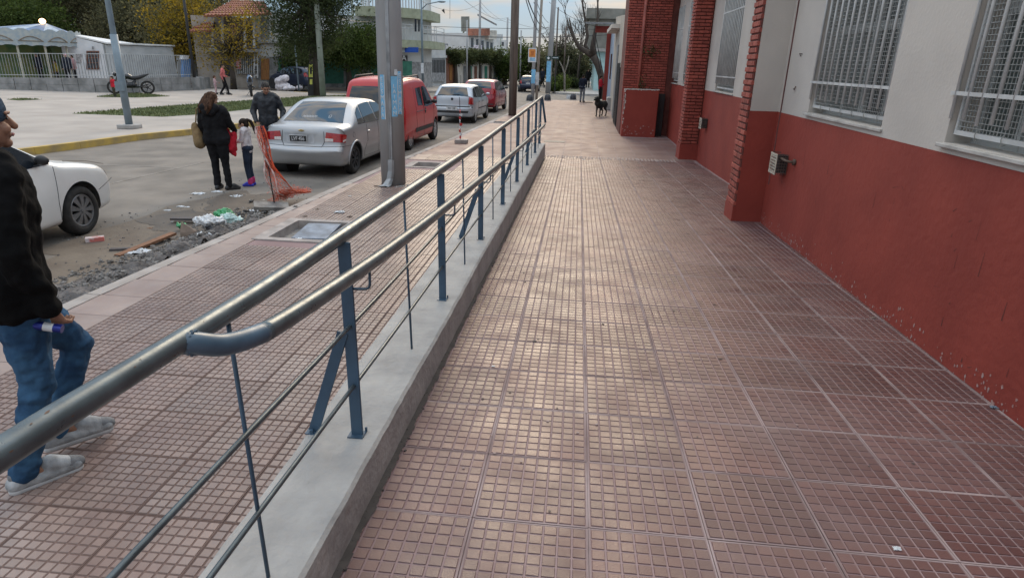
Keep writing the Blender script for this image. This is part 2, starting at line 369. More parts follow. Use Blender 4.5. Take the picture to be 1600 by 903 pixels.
# ramp: a wedge with tiles laid on its slope
rb = MB(); HW = 2.93
rb.add([(-.74, -3, -.2), (HW, -3, -.2), (HW, YE, -.2), (-.74, YE, -.2), (-.74, -3, ramp_z(-3)-.008), (HW, -3, ramp_z(-3)-.008), (HW, YE, -.008), (-.74, YE, -.008)],
       [(4, 5, 6, 7), (0, 1, 5, 4), (1, 2, 6, 5), (2, 3, 7, 6), (3, 0, 4, 7)])
RAMP = rb.build('ramp_walkway', m_grout, kind='structure')
th = -math.atan(RAMP_S)
for k in range(-3, 30):
    y = JY0 + TS*(k+.5)
    if y+TS/2 > YE+.3: break
    for i in range(-2, 6):
        x = JX0 + TS*(i+.5)
        piece('floor_tile', TILES[(k*5+i*3) % 3], (x+random.uniform(-.0012, .0012), y+random.uniform(-.0012, .0012), (ramp_z(y)+.001 if y < YE else 0)+random.uniform(-.0008, .0008)), RAMP, rot=((th if y < YE else 0)+random.gauss(0, .0016), random.gauss(0, .0016), random.gauss(0, .0012)))
# gum spots, small chips and stains trodden into the ramp tiles
m_gum = M('gum', (0.075, 0.06, 0.057), .8, scale=30); m_chip = M('chip', (0.33, 0.255, 0.24), .9, scale=30)
for nm_, mt_, cnt_ in (('gum_spots', m_gum, 110), ('tile_chips', m_chip, 150)):
    b = MB()
    for _ in range(cnt_):
        y = random.uniform(1.0, 9.0)**1.0; x = random.uniform(-.68, 2.3); s_ = random.choice((.004, .006, .008, .012)) if nm_ == 'gum_spots' else random.choice((.003, .005, .008)); k_ = random.choice((5, 6, 7, 8)); ph_ = random.random()*6
        b.add([(x+s_*random.uniform(.6, 1.3)*math.cos(ph_+6.283*j/k_), y+s_*random.uniform(.6, 1.3)*math.sin(ph_+6.283*j/k_), ramp_z(y)+.0042-.0328*s_*math.sin(ph_+6.283*j/k_)) for j in range(k_)], [tuple(range(k_))])
    b.build(nm_, mt_, RAMP, kind='stuff')
# tactile strip where the ramp starts
tp = MB()
for i in range(-2, 8):
    x = JX0 + TS*(i+.5)
    if x > 2.6: break
    for a in range(6):
        for b_ in range(5):
            xx, yy = x-.2+a*.08, YE+.02+b_*.08
            tp.lathe([(.026, .004), (.022, .009), (.010, .011), (0.001, .011)], (xx, yy, 0), 6)
tp.build('tactile_dots', M('tactile', (0.42, 0.33, 0.30), 0.6, scale=3), RAMP, kind='stuff')
# dark drain slot just past the ramp wall
b = MB(); b.bb((-.93, 18.3, -.01), (-.33, 18.75, .006)); 
b.build('drain_grate', M('dark_iron', (0.05, 0.05, 0.055), 0.6), None, label='dark drain slot in the pavement past the end of the ramp wall', cat='drain')
# plaza across the road
yk = [(-14.0, 2), (-12.6, 11), (-12.0, 14.4), (-11.8, 16.2), (-11.3, 17.8), (-10.9, 20), (-10.6, 24), (-10.4, 30), (-11.2, 36), (-13.5, 39.4), (-18, 40.2)]
pz = MB(); pz.add([(x-.14, y, 0.0) for x, y in yk] + [(-90, 40.2, 0), (-90, -30, 0), (-14.5, -30, 0)], [tuple(range(len(yk)+3))[::-1]])
PLAZA = pz.build('plaza_paving', m_plaza, kind='structure')
kb = MB(); n = len(yk)
for (x0, y0), (x1, y1) in zip(yk[:-1], yk[1:]):
    d = math.hypot(x1-x0, y1-y0); k = max(1, int(d/1.0))
    for i in range(k):
        xa, ya, xb, yb = x0+(x1-x0)*i/k, y0+(y1-y0)*i/k, x0+(x1-x0)*(i+1)/k, y0+(y1-y0)*(i+1)/k
        nx, ny = (y1-y0)/d*.16, -(x1-x0)/d*.16; e = .004
        b = MB(); ya += e; yb -= e
        b.add([(xa, ya, -.2), (xb, yb, -.2), (xb-nx, yb-ny, -.2), (xa-nx, ya-ny, -.2), (xa, ya, .012), (xb, yb, .012), (xb-nx, yb-ny, .012), (xa-nx, ya-ny, .012)],
              [(4, 5, 6, 7), (0, 1, 5, 4), (2, 3, 7, 6), (1, 2, 6, 5), (3, 0, 4, 7)])
        b.build('kerb_stone', m_yellow, PLAZA)
m_grassb = M('lawn_soil', (0.10, 0.125, 0.04), 0.95, scale=1.5, col2=(0.055, 0.085, 0.022), bump=0.8, bscale=60)
m_blade = M('grass_blade', (0.15, 0.165, 0.06), 0.8, scale=0.8, col2=(0.09, 0.11, 0.04), island=0.3)
lawnpolys = [[at(112, 178), at(200, 171), at(320, 162), at(400, 157), at(470, 152), at(560, 149), at(610, 151), at(470, 166), at(400, 170), at(330, 178), at(255, 183)],
             [at(150, 152), at(190, 147), at(215, 146), at(266, 151), at(215, 153)], [at(10, 156), at(30, 154.5), at(66, 156), at(30, 157.5)]]
for lp in lawnpolys:
    pl = [(p[0], p[1]) for p in lp]
    b = MB(); b.add([(x, y, .006) for x, y in pl], [tuple(range(len(pl)))]); b.build('lawn', m_grassb, kind='structure')
    P = np.array(pl); x0, y0 = P.min(0); x1, y1 = P.max(0); area = (x1-x0)*(y1-y0); k = int(min(26000, area*260))
    q = rng.uniform((x0, y0), (x1, y1), (k, 2)); ins = np.zeros(k, bool)
    for a in range(len(pl)):
        xa, ya = P[a]; xb, yb = P[a-1]
        ins ^= ((ya > q[:, 1]) != (yb > q[:, 1])) & (q[:, 0] < (xb-xa)*(q[:, 1]-ya)/(yb-ya+1e-12)+xa)
    q = q[ins]; k = len(q); a = rng.uniform(0, 6.28, k); w = .02; hgt = rng.uniform(.03, .09, k); ln = rng.uniform(-.04, .04, (k, 2))
    dx, dy = np.cos(a)*w, np.sin(a)*w; z = np.full(k, .006)
    V = np.stack([np.stack([q[:, 0]-dx, q[:, 1]-dy, z], 1), np.stack([q[:, 0]+dx, q[:, 1]+dy, z], 1), np.stack([q[:, 0]+ln[:, 0], q[:, 1]+ln[:, 1], hgt], 1)], 1).reshape(-1, 3)
    fastmesh('grass', V, np.arange(3*k).reshape(-1, 3), m_blade, kind='stuff')
# far side of the crossing: pavements and verge
def slabkerb(name, poly, mat, z=0.0):
    b = MB(); b.prism(poly, -.25, z); return b.build(name, mat, kind='structure')
slabkerb('far_pavement', [(-60, 47.5), (-10.8, 47.5), (-9.0, 49.5), (-9.0, 330), (-60, 330)], m_plaza)
m_verge = M('verge', (0.17, 0.16, 0.10), 0.95, scale=0.6, col2=(0.09, 0.11, 0.04), bump=0.5)
slabkerb('far_verge', [(0.5, 51), (40, 51), (40, 330), (-1.5, 330), (-2.7, 58), (-1.8, 52)], m_conc)
b = MB(); b.add([(-2.3, 54, .006), (0.1, 54, .006), (0.6, 120, .006), (-1.6, 120, .006)], [(0, 1, 2, 3)]); b.build('grass_verge', m_verge, kind='structure')
# ------------------------------------------------------------------ the school on the right
m_white = M('white_plaster', (0.55, 0.505, 0.455), 0.8, scale=1.1, col2=(0.46, 0.42, 0.38), bump=0.25, bscale=35)
m_red = M('red_wall_paint', (0.285, 0.049, 0.034), 0.66, scale=1.7, col2=(0.235, 0.039, 0.028), bump=0.55, bscale=16, spec=.35, detail=9)
m_brick = M('painted_brick', (0.36, 0.080, 0.055), 0.75, scale=9, col2=(0.25, 0.052, 0.038), bump=0.5, bscale=50, objv=0.22)
m_mortar = M('mortar', (0.13, 0.038, 0.030), 0.9, scale=6, bump=0.4)
m_roof = M('roof_grey', (0.3, 0.29, 0.28), 0.9, scale=2)
m_wmetal = M('white_painted_metal', (0.58, 0.58, 0.565), 0.5, scale=5, var=0.08)
m_mesh = M('mesh_wire', (0.33, 0.335, 0.32), 0.5, scale=5, var=0.08)
m_sash = M('grey_sash', (0.42, 0.43, 0.42), 0.5, scale=4, var=0.06)
m_sill = M('sill_stone', (0.45, 0.43, 0.40), 0.8, scale=5, var=0.15, bump=0.2)
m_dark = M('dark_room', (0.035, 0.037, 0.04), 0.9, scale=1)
m_pane_g = glass('window_pane', (0.030, 0.034, 0.038), 0.08)
m_blind = M('dusty_glass', (0.11, 0.125, 0.115), 0.35, scale=1.5, col2=(0.07, 0.085, 0.08))
m_black = M('black_metal', (0.02, 0.02, 0.022), 0.5)
m_rust = M('rusty_metal', (0.12, 0.075, 0.05), 0.7, scale=12, col2=(0.05, 0.035, 0.03))
ZR = 1.625
def wx1(y): return 2.362 + .0118*y
SCH = thing('school_building', 'long school wall painted white above and dark red below, with barred windows and brick pilasters', 'building', (2.9, 9, 0))
HT = 4.6
def wallrun(name, pts, holes, z0, z1, mat, thick=.30, xin=0):
    """wall along +Y: pts (x,y) two ends, street face on -X; holes [(y0,y1,z0,z1)] cut out"""
    (xa, ya), (xb, yb) = pts
    X = lambda y: xa + (xb-xa)*(y-ya)/(yb-ya)
    yc = sorted(set([ya, yb] + [q for h in holes for q in h[:2] if ya < q < yb])); zc = sorted(set([z0, z1] + [q for h in holes for q in h[2:] if z0 < q < z1]))
    b = MB()
    for y0, y1 in zip(yc[:-1], yc[1:]):
        for a, c in zip(zc[:-1], zc[1:]):
            ym, zm = (y0+y1)/2, (a+c)/2
            if any(h[0] < ym < h[1] and h[2] < zm < h[3] for h in holes): continue
            b.add([(X(y0), y0, a), (X(y1), y1, a), (X(y1), y1, c), (X(y0), y0, c), (X(y0)+thick, y0, a), (X(y1)+thick, y1, a), (X(y1)+thick, y1, c), (X(y0)+thick, y0, c)],
                  [(0, 3, 2, 1), (4, 5, 6, 7)] +
                  ([(0, 1, 5, 4)] if a == z0 or True else []) + [(3, 7, 6, 2), (0, 4, 7, 3), (1, 2, 6, 5)])
    return b.build(name, mat, SCH)
wins1 = [(-2.2, -0.6, 1.69, 3.5), (0.15, 1.95, 1.69, 3.5), (2.72, 4.50, 1.69, 3.5), (5.46, 7.26, 1.69, 3.5)]
wins2 = [(12.82, 14.62, 1.66, 3.75)]
wins3 = [(18.1, 19.15, 1.65, 3.8), (20.15, 22.4, 1.65, 3.8)]
w1 = [(wx1(-4), -4), (wx1(8.40), 8.40)]
w2 = [(2.845, 8.42), (2.932, 16.0)]; w3 = [(2.889, 16.0), (2.912, 24.0)]
def wx2(y): return 2.845 + (y-8.42)*(.087/7.58)
def wx3(y): return 2.889 + (y-16)*(.023/8)
for nm, pts, holes in (('front_wall', w1, wins1), ('recessed_wall', w2, wins2), ('far_wall', w3, wins3)):
    wallrun(nm, pts, holes, ZR, HT, m_white)
    dz = .004
    wallrun('red_dado', [(pts[0][0]-dz, pts[0][1]), (pts[1][0]-dz, pts[1][1])], [], -.15, ZR-.001, m_red)
b = MB(); b.bb((2.35, -4, HT), (9, 24, HT+.15)); b.bb((8.8, -4, -.2), (9, 24, HT)); b.bb((3.3, -4.2, -.2), (9, -4.02, HT)); b.build('roof', m_roof, SCH)
b = MB(); b.bb((2.15, -4, HT+.15), (2.6, 24, HT+.5)); b.build('parapet', m_white, SCH)
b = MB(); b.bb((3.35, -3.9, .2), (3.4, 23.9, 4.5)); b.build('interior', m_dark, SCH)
# pilaster A: plaster side, brick front; pilaster B: brick all round
BR = MB(); BR.box((0, 0, 0), (.11, .235, .062)); bm_ = bmesh.new()
def brick_mesh(nm, dims):
    b = MB(); b.box((0, 0, 0), dims); me = bpy.data.meshes.new(nm); me.from_pydata(b.v, [], b.f); me.materials.append(m_brick)
    bm = bmesh.new(); bm.from_mesh(me); bmesh.ops.bevel(bm, geom=bm.edges[:], offset=.004, segments=1, affect='EDGES'); bm.to_mesh(me); bm.free(); return me
BK_S = brick_mesh('brick', (.231, .11, .056))
ya, xa = 8.357, 2.092
b = MB(); b.bb((xa+.03, ya, -.1), (2.95, ya+.42, ZR-.001)); pa = b.build('plaster_pilaster', m_red, SCH)
b = MB(); b.bb((xa+.033, ya+.003, ZR), (2.95, ya+.417, HT)); b.build('pilaster_plaster', m_white, pa)
b = MB(); b.bb((xa-.004, ya-.006, -.1), (xa+.028, ya+.43, .42)); b.build('plinth', m_red, pa)
b = MB(); b.bb((xa+.014, ya+.004, .42), (xa+.029, ya+.415, HT)); b.build('mortar_bed', m_mortar, pa)
k = 0; z = .455
wpa = wloc(pa)
while z < HT-.05:
    if k % 2 == 0:
        spans = [(ya+.002, ya+.21), (ya+.22, ya+.425)]
    else: spans = [(ya+.028, ya+.10), (ya+.11, ya+.318), (ya+.328, ya+.395)]
    for a, c in spans:
        o = piece('brick', BK_S, (xa+.022-wpa[0], (a+c)/2-wpa[1], z-wpa[2]), pa, rot=(0, 0, math.pi/2)); o.scale = ((c-a)/.235, .42 if k % 2 == 0 else .36, .95)
    z += .075; k += 1
yb, xb = 15.847, 2.515
b = MB(); b.bb((xb+.02, yb+.02, -.1), (2.97, yb+.48, HT)); pb = b.build('brick_pilaster', m_mortar, SCH)
b = MB(); b.bb((xb-.015, yb-.015, -.1), (2.955, yb+.5, .37)); b.build('plinth', m_red, pb)
z = .41; k = 0
while z < HT-.05:
    spans = [(xb, xb+.23), (xb+.24, 2.90)] if k % 2 == 0 else [(xb, xb+.11), (xb+.12, xb+.355), (xb+.365, 2.90)]
    for a, c in spans:
        dd = random.uniform(-.006, .004)
        o = piece('brick', BK_S, ((a+c)/2-wpa[0], yb+.045+dd-wpa[1], z-wpa[2]), pb); o.scale = ((c-a)/.235, 1, 1)
    spans = [(yb, yb+.23), (yb+.24, yb+.47)] if k % 2 else [(yb+.115, yb+.345), (yb+.355, yb+.47)]
    for a, c in spans:
        o = piece('brick', BK_S, (xb+.045-wpa[0], (a+c)/2-wpa[1], z-wpa[2]), pb, rot=(0, 0, math.pi/2)); o.scale = ((c-a)/.235, .95, 1)
    z += .075; k += 1
# brick block with planter at its foot
xl, xr, yf = 1.40, 2.70, 21.35
b = MB(); b.bb((xl-.02, yf+.02, -.1), (xr+1.2, 23.4, HT+1.0)); blk = b.build('brick_block', m_mortar, SCH)
z = 1.10; k = 0
while z < HT:
    xs = [xl-.04 + i*.245 - (.12 if k % 2 else 0) for i in range(7)]
    for x in xs:
        a, c = max(xl-.04, x), min(xr, x+.235)
        if c-a < .05: continue
        o = piece('brick', BK_S, ((a+c)/2-wpa[0], yf+.05+random.uniform(-.006, .004)-wpa[1], z-wpa[2]), blk); o.scale = ((c-a)/.235, 1, 1)
    z += .075; k += 1
b = MB(); b.tube([(1.86, yf-.03, .3), (1.86, yf-.03, HT)], .05, 10); b.build('drain_pipe', M('red_pipe', (0.30, 0.075, 0.055), 0.6, scale=5), SCH, smooth=True)
for v, wd in ((.14, .022),):
    pass
b = MB(); b.bb((1.398, 20.727, -.1), (2.46, yf+.01, 1.43)); PLN = b.build('planter', m_red, SCH, bevel=.012)
b = MB()
for i in range(26): 
    x0 = 1.393 + i*.0413; b.bb((x0, 20.722, 1.425-abs(random.gauss(0, .012))), (x0+.0412, 20.80+random.uniform(0, .05), 1.440+random.uniform(0, .012)))
for i in range(40):
    s_ = random.uniform(.008, .03); z_ = random.uniform(.1, 1.42) if random.random() < .5 else random.gauss(1.1, .2); k_ = random.choice((5, 6, 7)); ph_ = random.random()*6; x_ = 1.405+abs(random.gauss(0, .02))
    b.add([(x_+s_*random.uniform(.4, 1)*math.cos(ph_+6.283*j/k_), 20.7135-.0004*(i % 3), min(z_, 1.41)+s_*random.uniform(.6, 2)*math.sin(ph_+6.283*j/k_)) for j in range(k_)], [tuple(range(k_))])
b.build('chipped_plaster', M('bare_plaster', (0.55, 0.50, 0.46), 0.9, scale=10), PLN, kind='stuff')
b = MB(); b.bb((2.462, 21.25, -.1), (2.72, 21.34, 1.30)); b.build('gap_shade', m_black, SCH)  # black slab in the gap beside the planter: the recess's shade as colour
# windows with grille, wire mesh, sash and sill
def window(x_of, y0, y1, z0, z1, first=False, half=True):
    xc = x_of((y0+y1)/2)
    wr = thing_part('window', SCH, (xc, (y0+y1)/2, z0))
    dp = .17
    b = MB(); b.bb((xc-.03, y0-.03, z0-.028), (xc+dp, y1+.03, z0-.003)); b.build('sill', m_sill, wr, bevel=.004)
    b = MB()   # sash frame and the two leaves
    for (a, c) in ((y0, y0+.06), (y1-.06, y1), ((y0+y1)/2-.06, (y0+y1)/2+.06), (y0+.42*(y1-y0)/1.8, y0+.48*(y1-y0)/1.8), (y1-.48*(y1-y0)/1.8, y1-.42*(y1-y0)/1.8)): b.bb((xc+dp, a, z0), (xc+dp+.05, c, z1))
    for zz in (z0, z1-.07, z0+.78): b.bb((xc+dp+.003, y0, zz), (xc+dp+.047, y1, zz+.07))
    b.build('sash', m_sash, wr)
    ymid = (y0+y1)/2
    b = MB(); b.bb((xc+dp+.02, y0, z0), (xc+dp+.03, ymid-.02, z1)); b.build('pane', m_pane_g, wr)
    b = MB(); b.bb((xc+dp+.02, ymid+.02, z0), (xc+dp+.03, y1, z1)); b.build('pane', m_blind, wr)
    # wire mesh in an angle frame, hung from the grille
    xm = xc+.055; zm0 = z0+.055
    b = MB(); fw = .028
    b.bb((xm-.012, y0+.02, zm0), (xm+.012, y1-.02, zm0+fw))
    b.bb((xm-.011, y0+.02, zm0+fw), (xm+.011, y0+.02+fw*.7, z1)); b.bb((xm-.011, y1-.02-fw*.7, zm0+fw), (xm+.011, y1-.02, z1))
    b.build('mesh_frame', m_wmetal, wr)
    return wr, xc, xm, zm0
def thing_part(name, parent, wpos):
    o = bpy.data.objects.new(name, None); pw = wloc(parent); o.location = tuple(wpos[i]-pw[i] for i in range(3)); o.parent = parent; COL.objects.link(o)
    ALLKIDS.setdefault(parent.name, []).append(o); return o
def wires(parent, xm, y0, y1, z0, z1, pitch, r):
    b = MB(); n = int((y1-y0)/pitch); k = int((z1-z0)/pitch)
    for i in range(1, n): y = y0+(y1-y0)*i/n; b.bb((xm-r, y-r, z0), (xm+r, y+r, z1))
    for i in range(1, k): z = z0+(z1-z0)*i/k; b.bb((xm-r-.004, y0, z-r), (xm+r-.004, y1, z+r))
    return b.build('wire_mesh', m_mesh, parent)
def grille(parent, xg, y0, y1, z0, zrail, z1, n, r):
    b = MB(); b.bb((xg-.008, y0-.035, zrail-.012), (xg+.008, y1+.035, zrail+.012)); b.build('grille_rail', m_wmetal, parent); b = MB()
    b.bb((xg-.008, y0-.035, zrail+1.22), (xg+.008, y1+.035, zrail+1.244)); b.build('grille_rail', m_wmetal, parent)
    for i in range(n):
        y = y0+.02+(y1-y0-.04)*i/(n-1); b = MB(); b.tube([(xg, y, z0+.14+random.uniform(-.015, .015)), (xg, y, z1)], r, 7); b.build('grille_bar', m_wmetal, parent, smooth=True)
for (y0, y1, z0, z1) in wins1:
    wr, xc, xm, zm = window(wx1, y0, y1, z0, z1); wires(wr, xm, y0+.03, y1-.03, zm+.02, z1, .034, .0023); grille(wr, xc+.0, y0, y1, z0, 2.0, z1, 13, .011)
    for i in range(6):
        b = MB(); y = y0+.2+i*(y1-y0-.35)/5.5; b.tube([(xm-.02, y, zm+.05), (xm-.025, y+.01, zm+.02), (xm-.01, y+.02, zm-.02), (xm+.01, y+.015, zm-.01)], .003, 5)
        b.build('tie_wire', m_mesh, wr)
for (y0, y1, z0, z1) in wins2:
    wr, xc, xm, zm = window(wx2, y0, y1, z0, z1); wires(wr, xm, y0+.03, y1-.03, zm+.02, z1, .05, .0035); grille(wr, xc, y0, y1, z0, 1.95, z1, 14, .012)
for (y0, y1, z0, z1) in wins3:
    wr, xc, xm, zm = window(wx3, y0, y1, z0, z1); wires(wr, xm, y0+.03, y1-.03, zm+.02, z1, .09, .006); grille(wr, xc, y0, y1, z0, 1.95, z1, max(5, int((y1-y0)/.14)), .012)
# heater vents, conduit, bent wire hook, flaked paint
def vent(x, y, z):
    vt = thing_part('heater_vent', SCH, (x, y, z))
    b = MB(); d, w, h = .115, .25, .235
    b.bb((x-d-.03, y-w/2, z-h/2), (x-d-.022, y+w/2, z-h/2+.02)); b.bb((x-d-.03, y-w/2, z+h/2-.02), (x-d-.022, y+w/2, z+h/2))
    b.bb((x-d-.029, y-w/2, z-h/2+.02), (x-d-.023, y-w/2+.02, z+h/2-.02)); b.bb((x-d-.029, y+w/2-.02, z-h/2+.02), (x-d-.023, y+w/2, z+h/2-.02))
    b.build('vent_frame', M('vent_cream', (0.52, 0.47, 0.38), 0.5, scale=8), vt)
    b = MB(); n = 6
    for i in range(1, n): yy = y-w/2+w*i/n; b.bb((x-d-.027, yy-.006, z-h/2+.015), (x-d-.025, yy+.006, z+h/2-.015))
    for i in range(1, n+1): zz = z-h/2+h*i/(n+1); b.bb((x-d-.0285, y-w/2+.015, zz-.006), (x-d-.0265, y+w/2-.015, zz+.006))
    b.build('vent_grid', MATS['vent_cream'], vt)
    b = MB()      # side louvres
    for i in range(7):
        zz = z-h/2+.02+i*(h-.03)/6
        b.bb((x-d-.02, y-w/2, zz), (x-.03, y-w/2+.006, zz+.010)); b.bb((x-d-.02, y+w/2-.006, zz), (x-.03, y+w/2, zz+.010))
    for i in range(5): xx = x-d-.02+i*.028; b.bb((xx, y-w/2+.001, z-h/2), (xx+.006, y-w/2+.004, z+h/2))
    b.build('side_louvre', M('vent_rust', (0.09, 0.07, 0.06), 0.7, scale=15), vt)
    b = MB(); b.bb((x-d+.01, y-w/2+.03, z-h/2+.02), (x-.001, y+w/2-.03, z+h/2-.02)); b.build('vent_core', m_black, vt)
vent(wx1(7.75), 7.72, 1.08); vent(wx2(15.2)-.01, 15.05, .93)
b = MB(); x = wx1(7.3); b.tube([(x, 7.36, 1.145), (x-.07, 7.36, 1.15), (x-.09, 7.42, 1.15), (x-.09, 7.6, 1.155)], .014, 8); b.tube([(x-.001, 7.36, 1.145), (x-.03, 7.36, 1.147)], .035, 10)
b.build('gas_pipe', m_rust, SCH, smooth=True)
b = MB(); x = wx1(8.2)-.006
b.tube([(x, 8.22, .75), (x, 8.22, 4.5)], .009, 6); b.build('conduit', M('red_conduit', (0.13, 0.05, 0.045), 0.7), SCH)
x = wx1(7.9)
b = MB(); b.tube([(x-.004, 7.78, 2.285), (x-.02, 7.82, 2.29), (x-.012, 7.80, 2.26)], .006, 6); b.tube([(x-.004, 7.88, 1.91), (x-.02, 7.80, 1.905), (x-.012, 7.79, 1.94)], .006, 6); b.build('wall_hook', m_rust, SCH)
m_flake = M('flaked_paint', (0.42, 0.30, 0.28), 0.9, scale=20, col2=(0.30, 0.13, 0.11))
b = MB()
for i in range(230):
    yy = random.uniform(2.2, 8.3) if i % 3 else random.choice((3.4, 4.6, 6.9, 8.1))+random.gauss(0, .25); zz = ramp_z(yy) + (abs(random.gauss(0, .07)) if i < 230 else random.uniform(.05, .9)); s_ = random.uniform(.003, .012) if i < 230 else random.uniform(.002, .008)
    if i >= 230 and random.random() < .6: yy = random.gauss(4.3, .35); zz = ramp_z(yy)+random.uniform(.3, .75)
    x = wx1(yy)-.0055; k = random.choice((4, 5, 6)); ph = random.random()*6
    b.add([(x, yy+s_*random.uniform(.6, 1.3)*math.cos(ph+6.283*j/k), max(ramp_z(yy)-.01, zz+s_*random.uniform(.6, 1.8)*math.sin(ph+6.283*j/k))) for j in range(k)], [tuple(range(k))])
for i in range(30):
    xx, zz = random.uniform(1.45, 2.4), random.uniform(.05, .35); s_ = random.uniform(.01, .03)
    b.add([(xx+s_*math.cos(6.283*j/5), 20.712, zz+s_*math.sin(6.283*j/5)*.8) for j in range(5)], [(0, 1, 2, 3, 4)])
b.build('paint_flake', m_flake, SCH, kind='stuff')
b = MB()        # dark scuffs and drips on the dado
for i in range(46):
    yy = random.uniform(2.4, 8.2); z0_ = ramp_z(yy)+random.uniform(.05, 1.0); x = wx1(yy)-.0052; ln_ = random.uniform(.02, .12); w_s = random.uniform(.0015, .005); sl = random.uniform(-1, 1) if i % 2 else 0
    dy_, dz_ = (ln_*sl, ln_*.25) if i % 2 else (0, ln_*1.3)
    b.add([(x, yy-w_s, z0_), (x, yy+w_s, z0_+.002), (wx1(yy+dy_)-.0052, yy+dy_+w_s*.5, z0_+dz_), (wx1(yy+dy_)-.0052, yy+dy_-w_s*.5, z0_+dz_)], [(0, 1, 2, 3)])
b.build('wall_scuffs', M('scuff', (0.11, 0.03, 0.025), .8, scale=20), SCH, kind='stuff')
# plants growing on the brick block
def sprig(name, label, c, r, n, cat='plant', group=None):
    P = rng.normal(0, 1, (n, 3))*np.array(r)/1.6 + np.array(c); V = []; Q = []
    a = rng.uniform(0, 6.28, n); s_ = rng.uniform(.02, .05, n); t = rng.uniform(-1, 1, (n, 3))*.05
    u_ = np.stack([np.cos(a)*s_, np.sin(a)*s_, rng.uniform(-.02, .02, n)], 1)
    V = np.stack([P-u_*.5, P+t*.5, P+u_*.5+np.array([0, 0, .02]), P-t*.5], 1).reshape(-1, 3)
    o = thing(name, label, cat, (c[0], c[1], c[2]-r[2]), group=group)
    fastmesh('leaves', V-np.array(o.location), np.arange(4*n).reshape(-1, 4), M('weed_leaf', (0.07, 0.075, 0.02), 0.7, col2=(0.04, 0.05, 0.012), island=.35), o)
    b = MB()
    for i in range(5): b.tube([(0, .1, 0), (random.uniform(-.1, .1), -.05, r[2]*random.uniform(.7, 1.4))], .005, 4)
    b.build('stem', M('weed_stem', (0.08, 0.06, 0.03), 0.9), o, local=True)
sprig('wall_weed', 'small weed growing out of the brick wall beside the red drain pipe', (2.15, yf-.1, 2.55), (.22, .08, .17), 130)
sprig('planter_weed', 'low weeds in the red planter at the foot of the brick wall', (1.98, yf-.15, 1.56), (.12, .06, .22), 110)
# ------------------------------------------------------------------ concrete ramp wall and railing
def con_z(y): return .671 - .0234*y
RW = thing('ramp_wall', 'low rough concrete wall that carries the blue grey railing between ramp and pavement', 'low wall', (-.9, 7, 0))
b = MB(); rows = []
yy = list(np.linspace(-1.5, 15.35, 240)); rr = random.Random(3)
for y in yy:
    j = rr.uniform(-.002, .002)+.003*math.sin(y*2.1); k = rr.uniform(-.002, .002); z = con_z(y)
    xl_ = float(np.interp(y, [-2, 2, 3, 7, 15.4], [-1.06, -1.05, -1.08, -1.16, -1.205])); c = .012 + (rr.uniform(0, .009) if rr.random() < .03 else 0)
    rows.append([(xl_+k, y, -.1), (xl_+k, y, z-.01), (xl_+.012+k, y, z), (-.95, y, z+rr.uniform(-.0015, .0015)), (-.74+j-c, y, z), (-.738+j, y, z-c), (-.735+j*.5, y, ramp_z(y)+.05), (-.735+k, y, -.1)])
b.grid(rows); b.add(rows[0], [tuple(range(8))]); b.add(rows[-1], [tuple(range(7, -1, -1))])
b.build('wall_body', M('rough_concrete', (0.40, 0.385, 0.365), 0.85, scale=4.5, col2=(0.27, 0.26, 0.25), bump=0.9, bscale=22, detail=10, lo=.3, hi=.72), RW)
b = MB()     # dark rubble and dirt in the joint at the foot of the wall
for i in range(1400):
    y = random.uniform(1.0, 14); s_ = random.choice((.002, .003, .004, .006, .009))
    b.box((-.731+abs(random.gauss(0, .012)), y, ramp_z(y)+.002), (s_, s_*random.uniform(.8, 2), s_*.6), rz=random.uniform(0, 3), rx=random.uniform(0, 1))
for i in range(420):
    y0_ = 1.0+i*.033; w0, w1 = .012+.016*abs(math.sin(i*.37))*random.random(), .012+.016*abs(math.sin((i+1)*.37))*random.random()
    b.add([(-.74, y0_, ramp_z(y0_)+.007), (-.725+w0, y0_, ramp_z(y0_)+.0035), (-.725+w1, y0_+.033, ramp_z(y0_+.033)+.0035), (-.74, y0_+.033, ramp_z(y0_+.033)+.007)], [(0, 1, 2, 3)])
b.build('joint_dirt', M('dirt_dark', (0.07, 0.06, 0.055), 0.95, scale=20), RW, kind='stuff')
m_rail = M('railing_paint', (0.085, 0.108, 0.118), 0.33, scale=14, var=0.14, rvar=.07, spec=0.65, metal=0.35, bump=.02, bscale=120)
m_post = M('post_paint', (0.042, 0.085, 0.135), 0.5, scale=5, var=0.15, rvar=.1)
RL = thing('handrail', 'long blue grey steel railing with two round handrails along the ramp wall', 'railing', (-.84, 2.2, con_z(2.2)))
PX = -.84
posts = [(2.199, 0), (3.931, 1), (5.653, 2), (7.423, 3), (9.234, 4), (11.14, 5), (13.177, 6), (15.2, 7)]
r1 = [(-2.0, 1.56), (.75, 1.516), (.93, 1.509), (1.2, 1.496), (1.63, 1.48), (2.3, 1.471), (4.03, 1.444), (5.7, 1.416), (7.35, 1.405), (9.2, 1.388), (11, 1.38), (12.6, 1.375), (15.2, 1.375)]
def rz1(y): return float(np.interp(y, [p[0] for p in r1], [p[1] for p in r1]))
r2 = [(1.49, 1.434), (2.035, 1.383), (2.606, 1.34), (3.553, 1.283), (5.118, 1.203), (6.557, 1.128), (8.26, 1.046), (9.83, .975), (11.4, .912), (14.04, .80), (15.15, .77)]
b = MB(); b.tube([(-.86, y, rz1(y)) for y in list(np.linspace(-1.6, 15.3, 70))], .0265, 16); b.build('upper_rail', m_rail, RL, smooth=True)
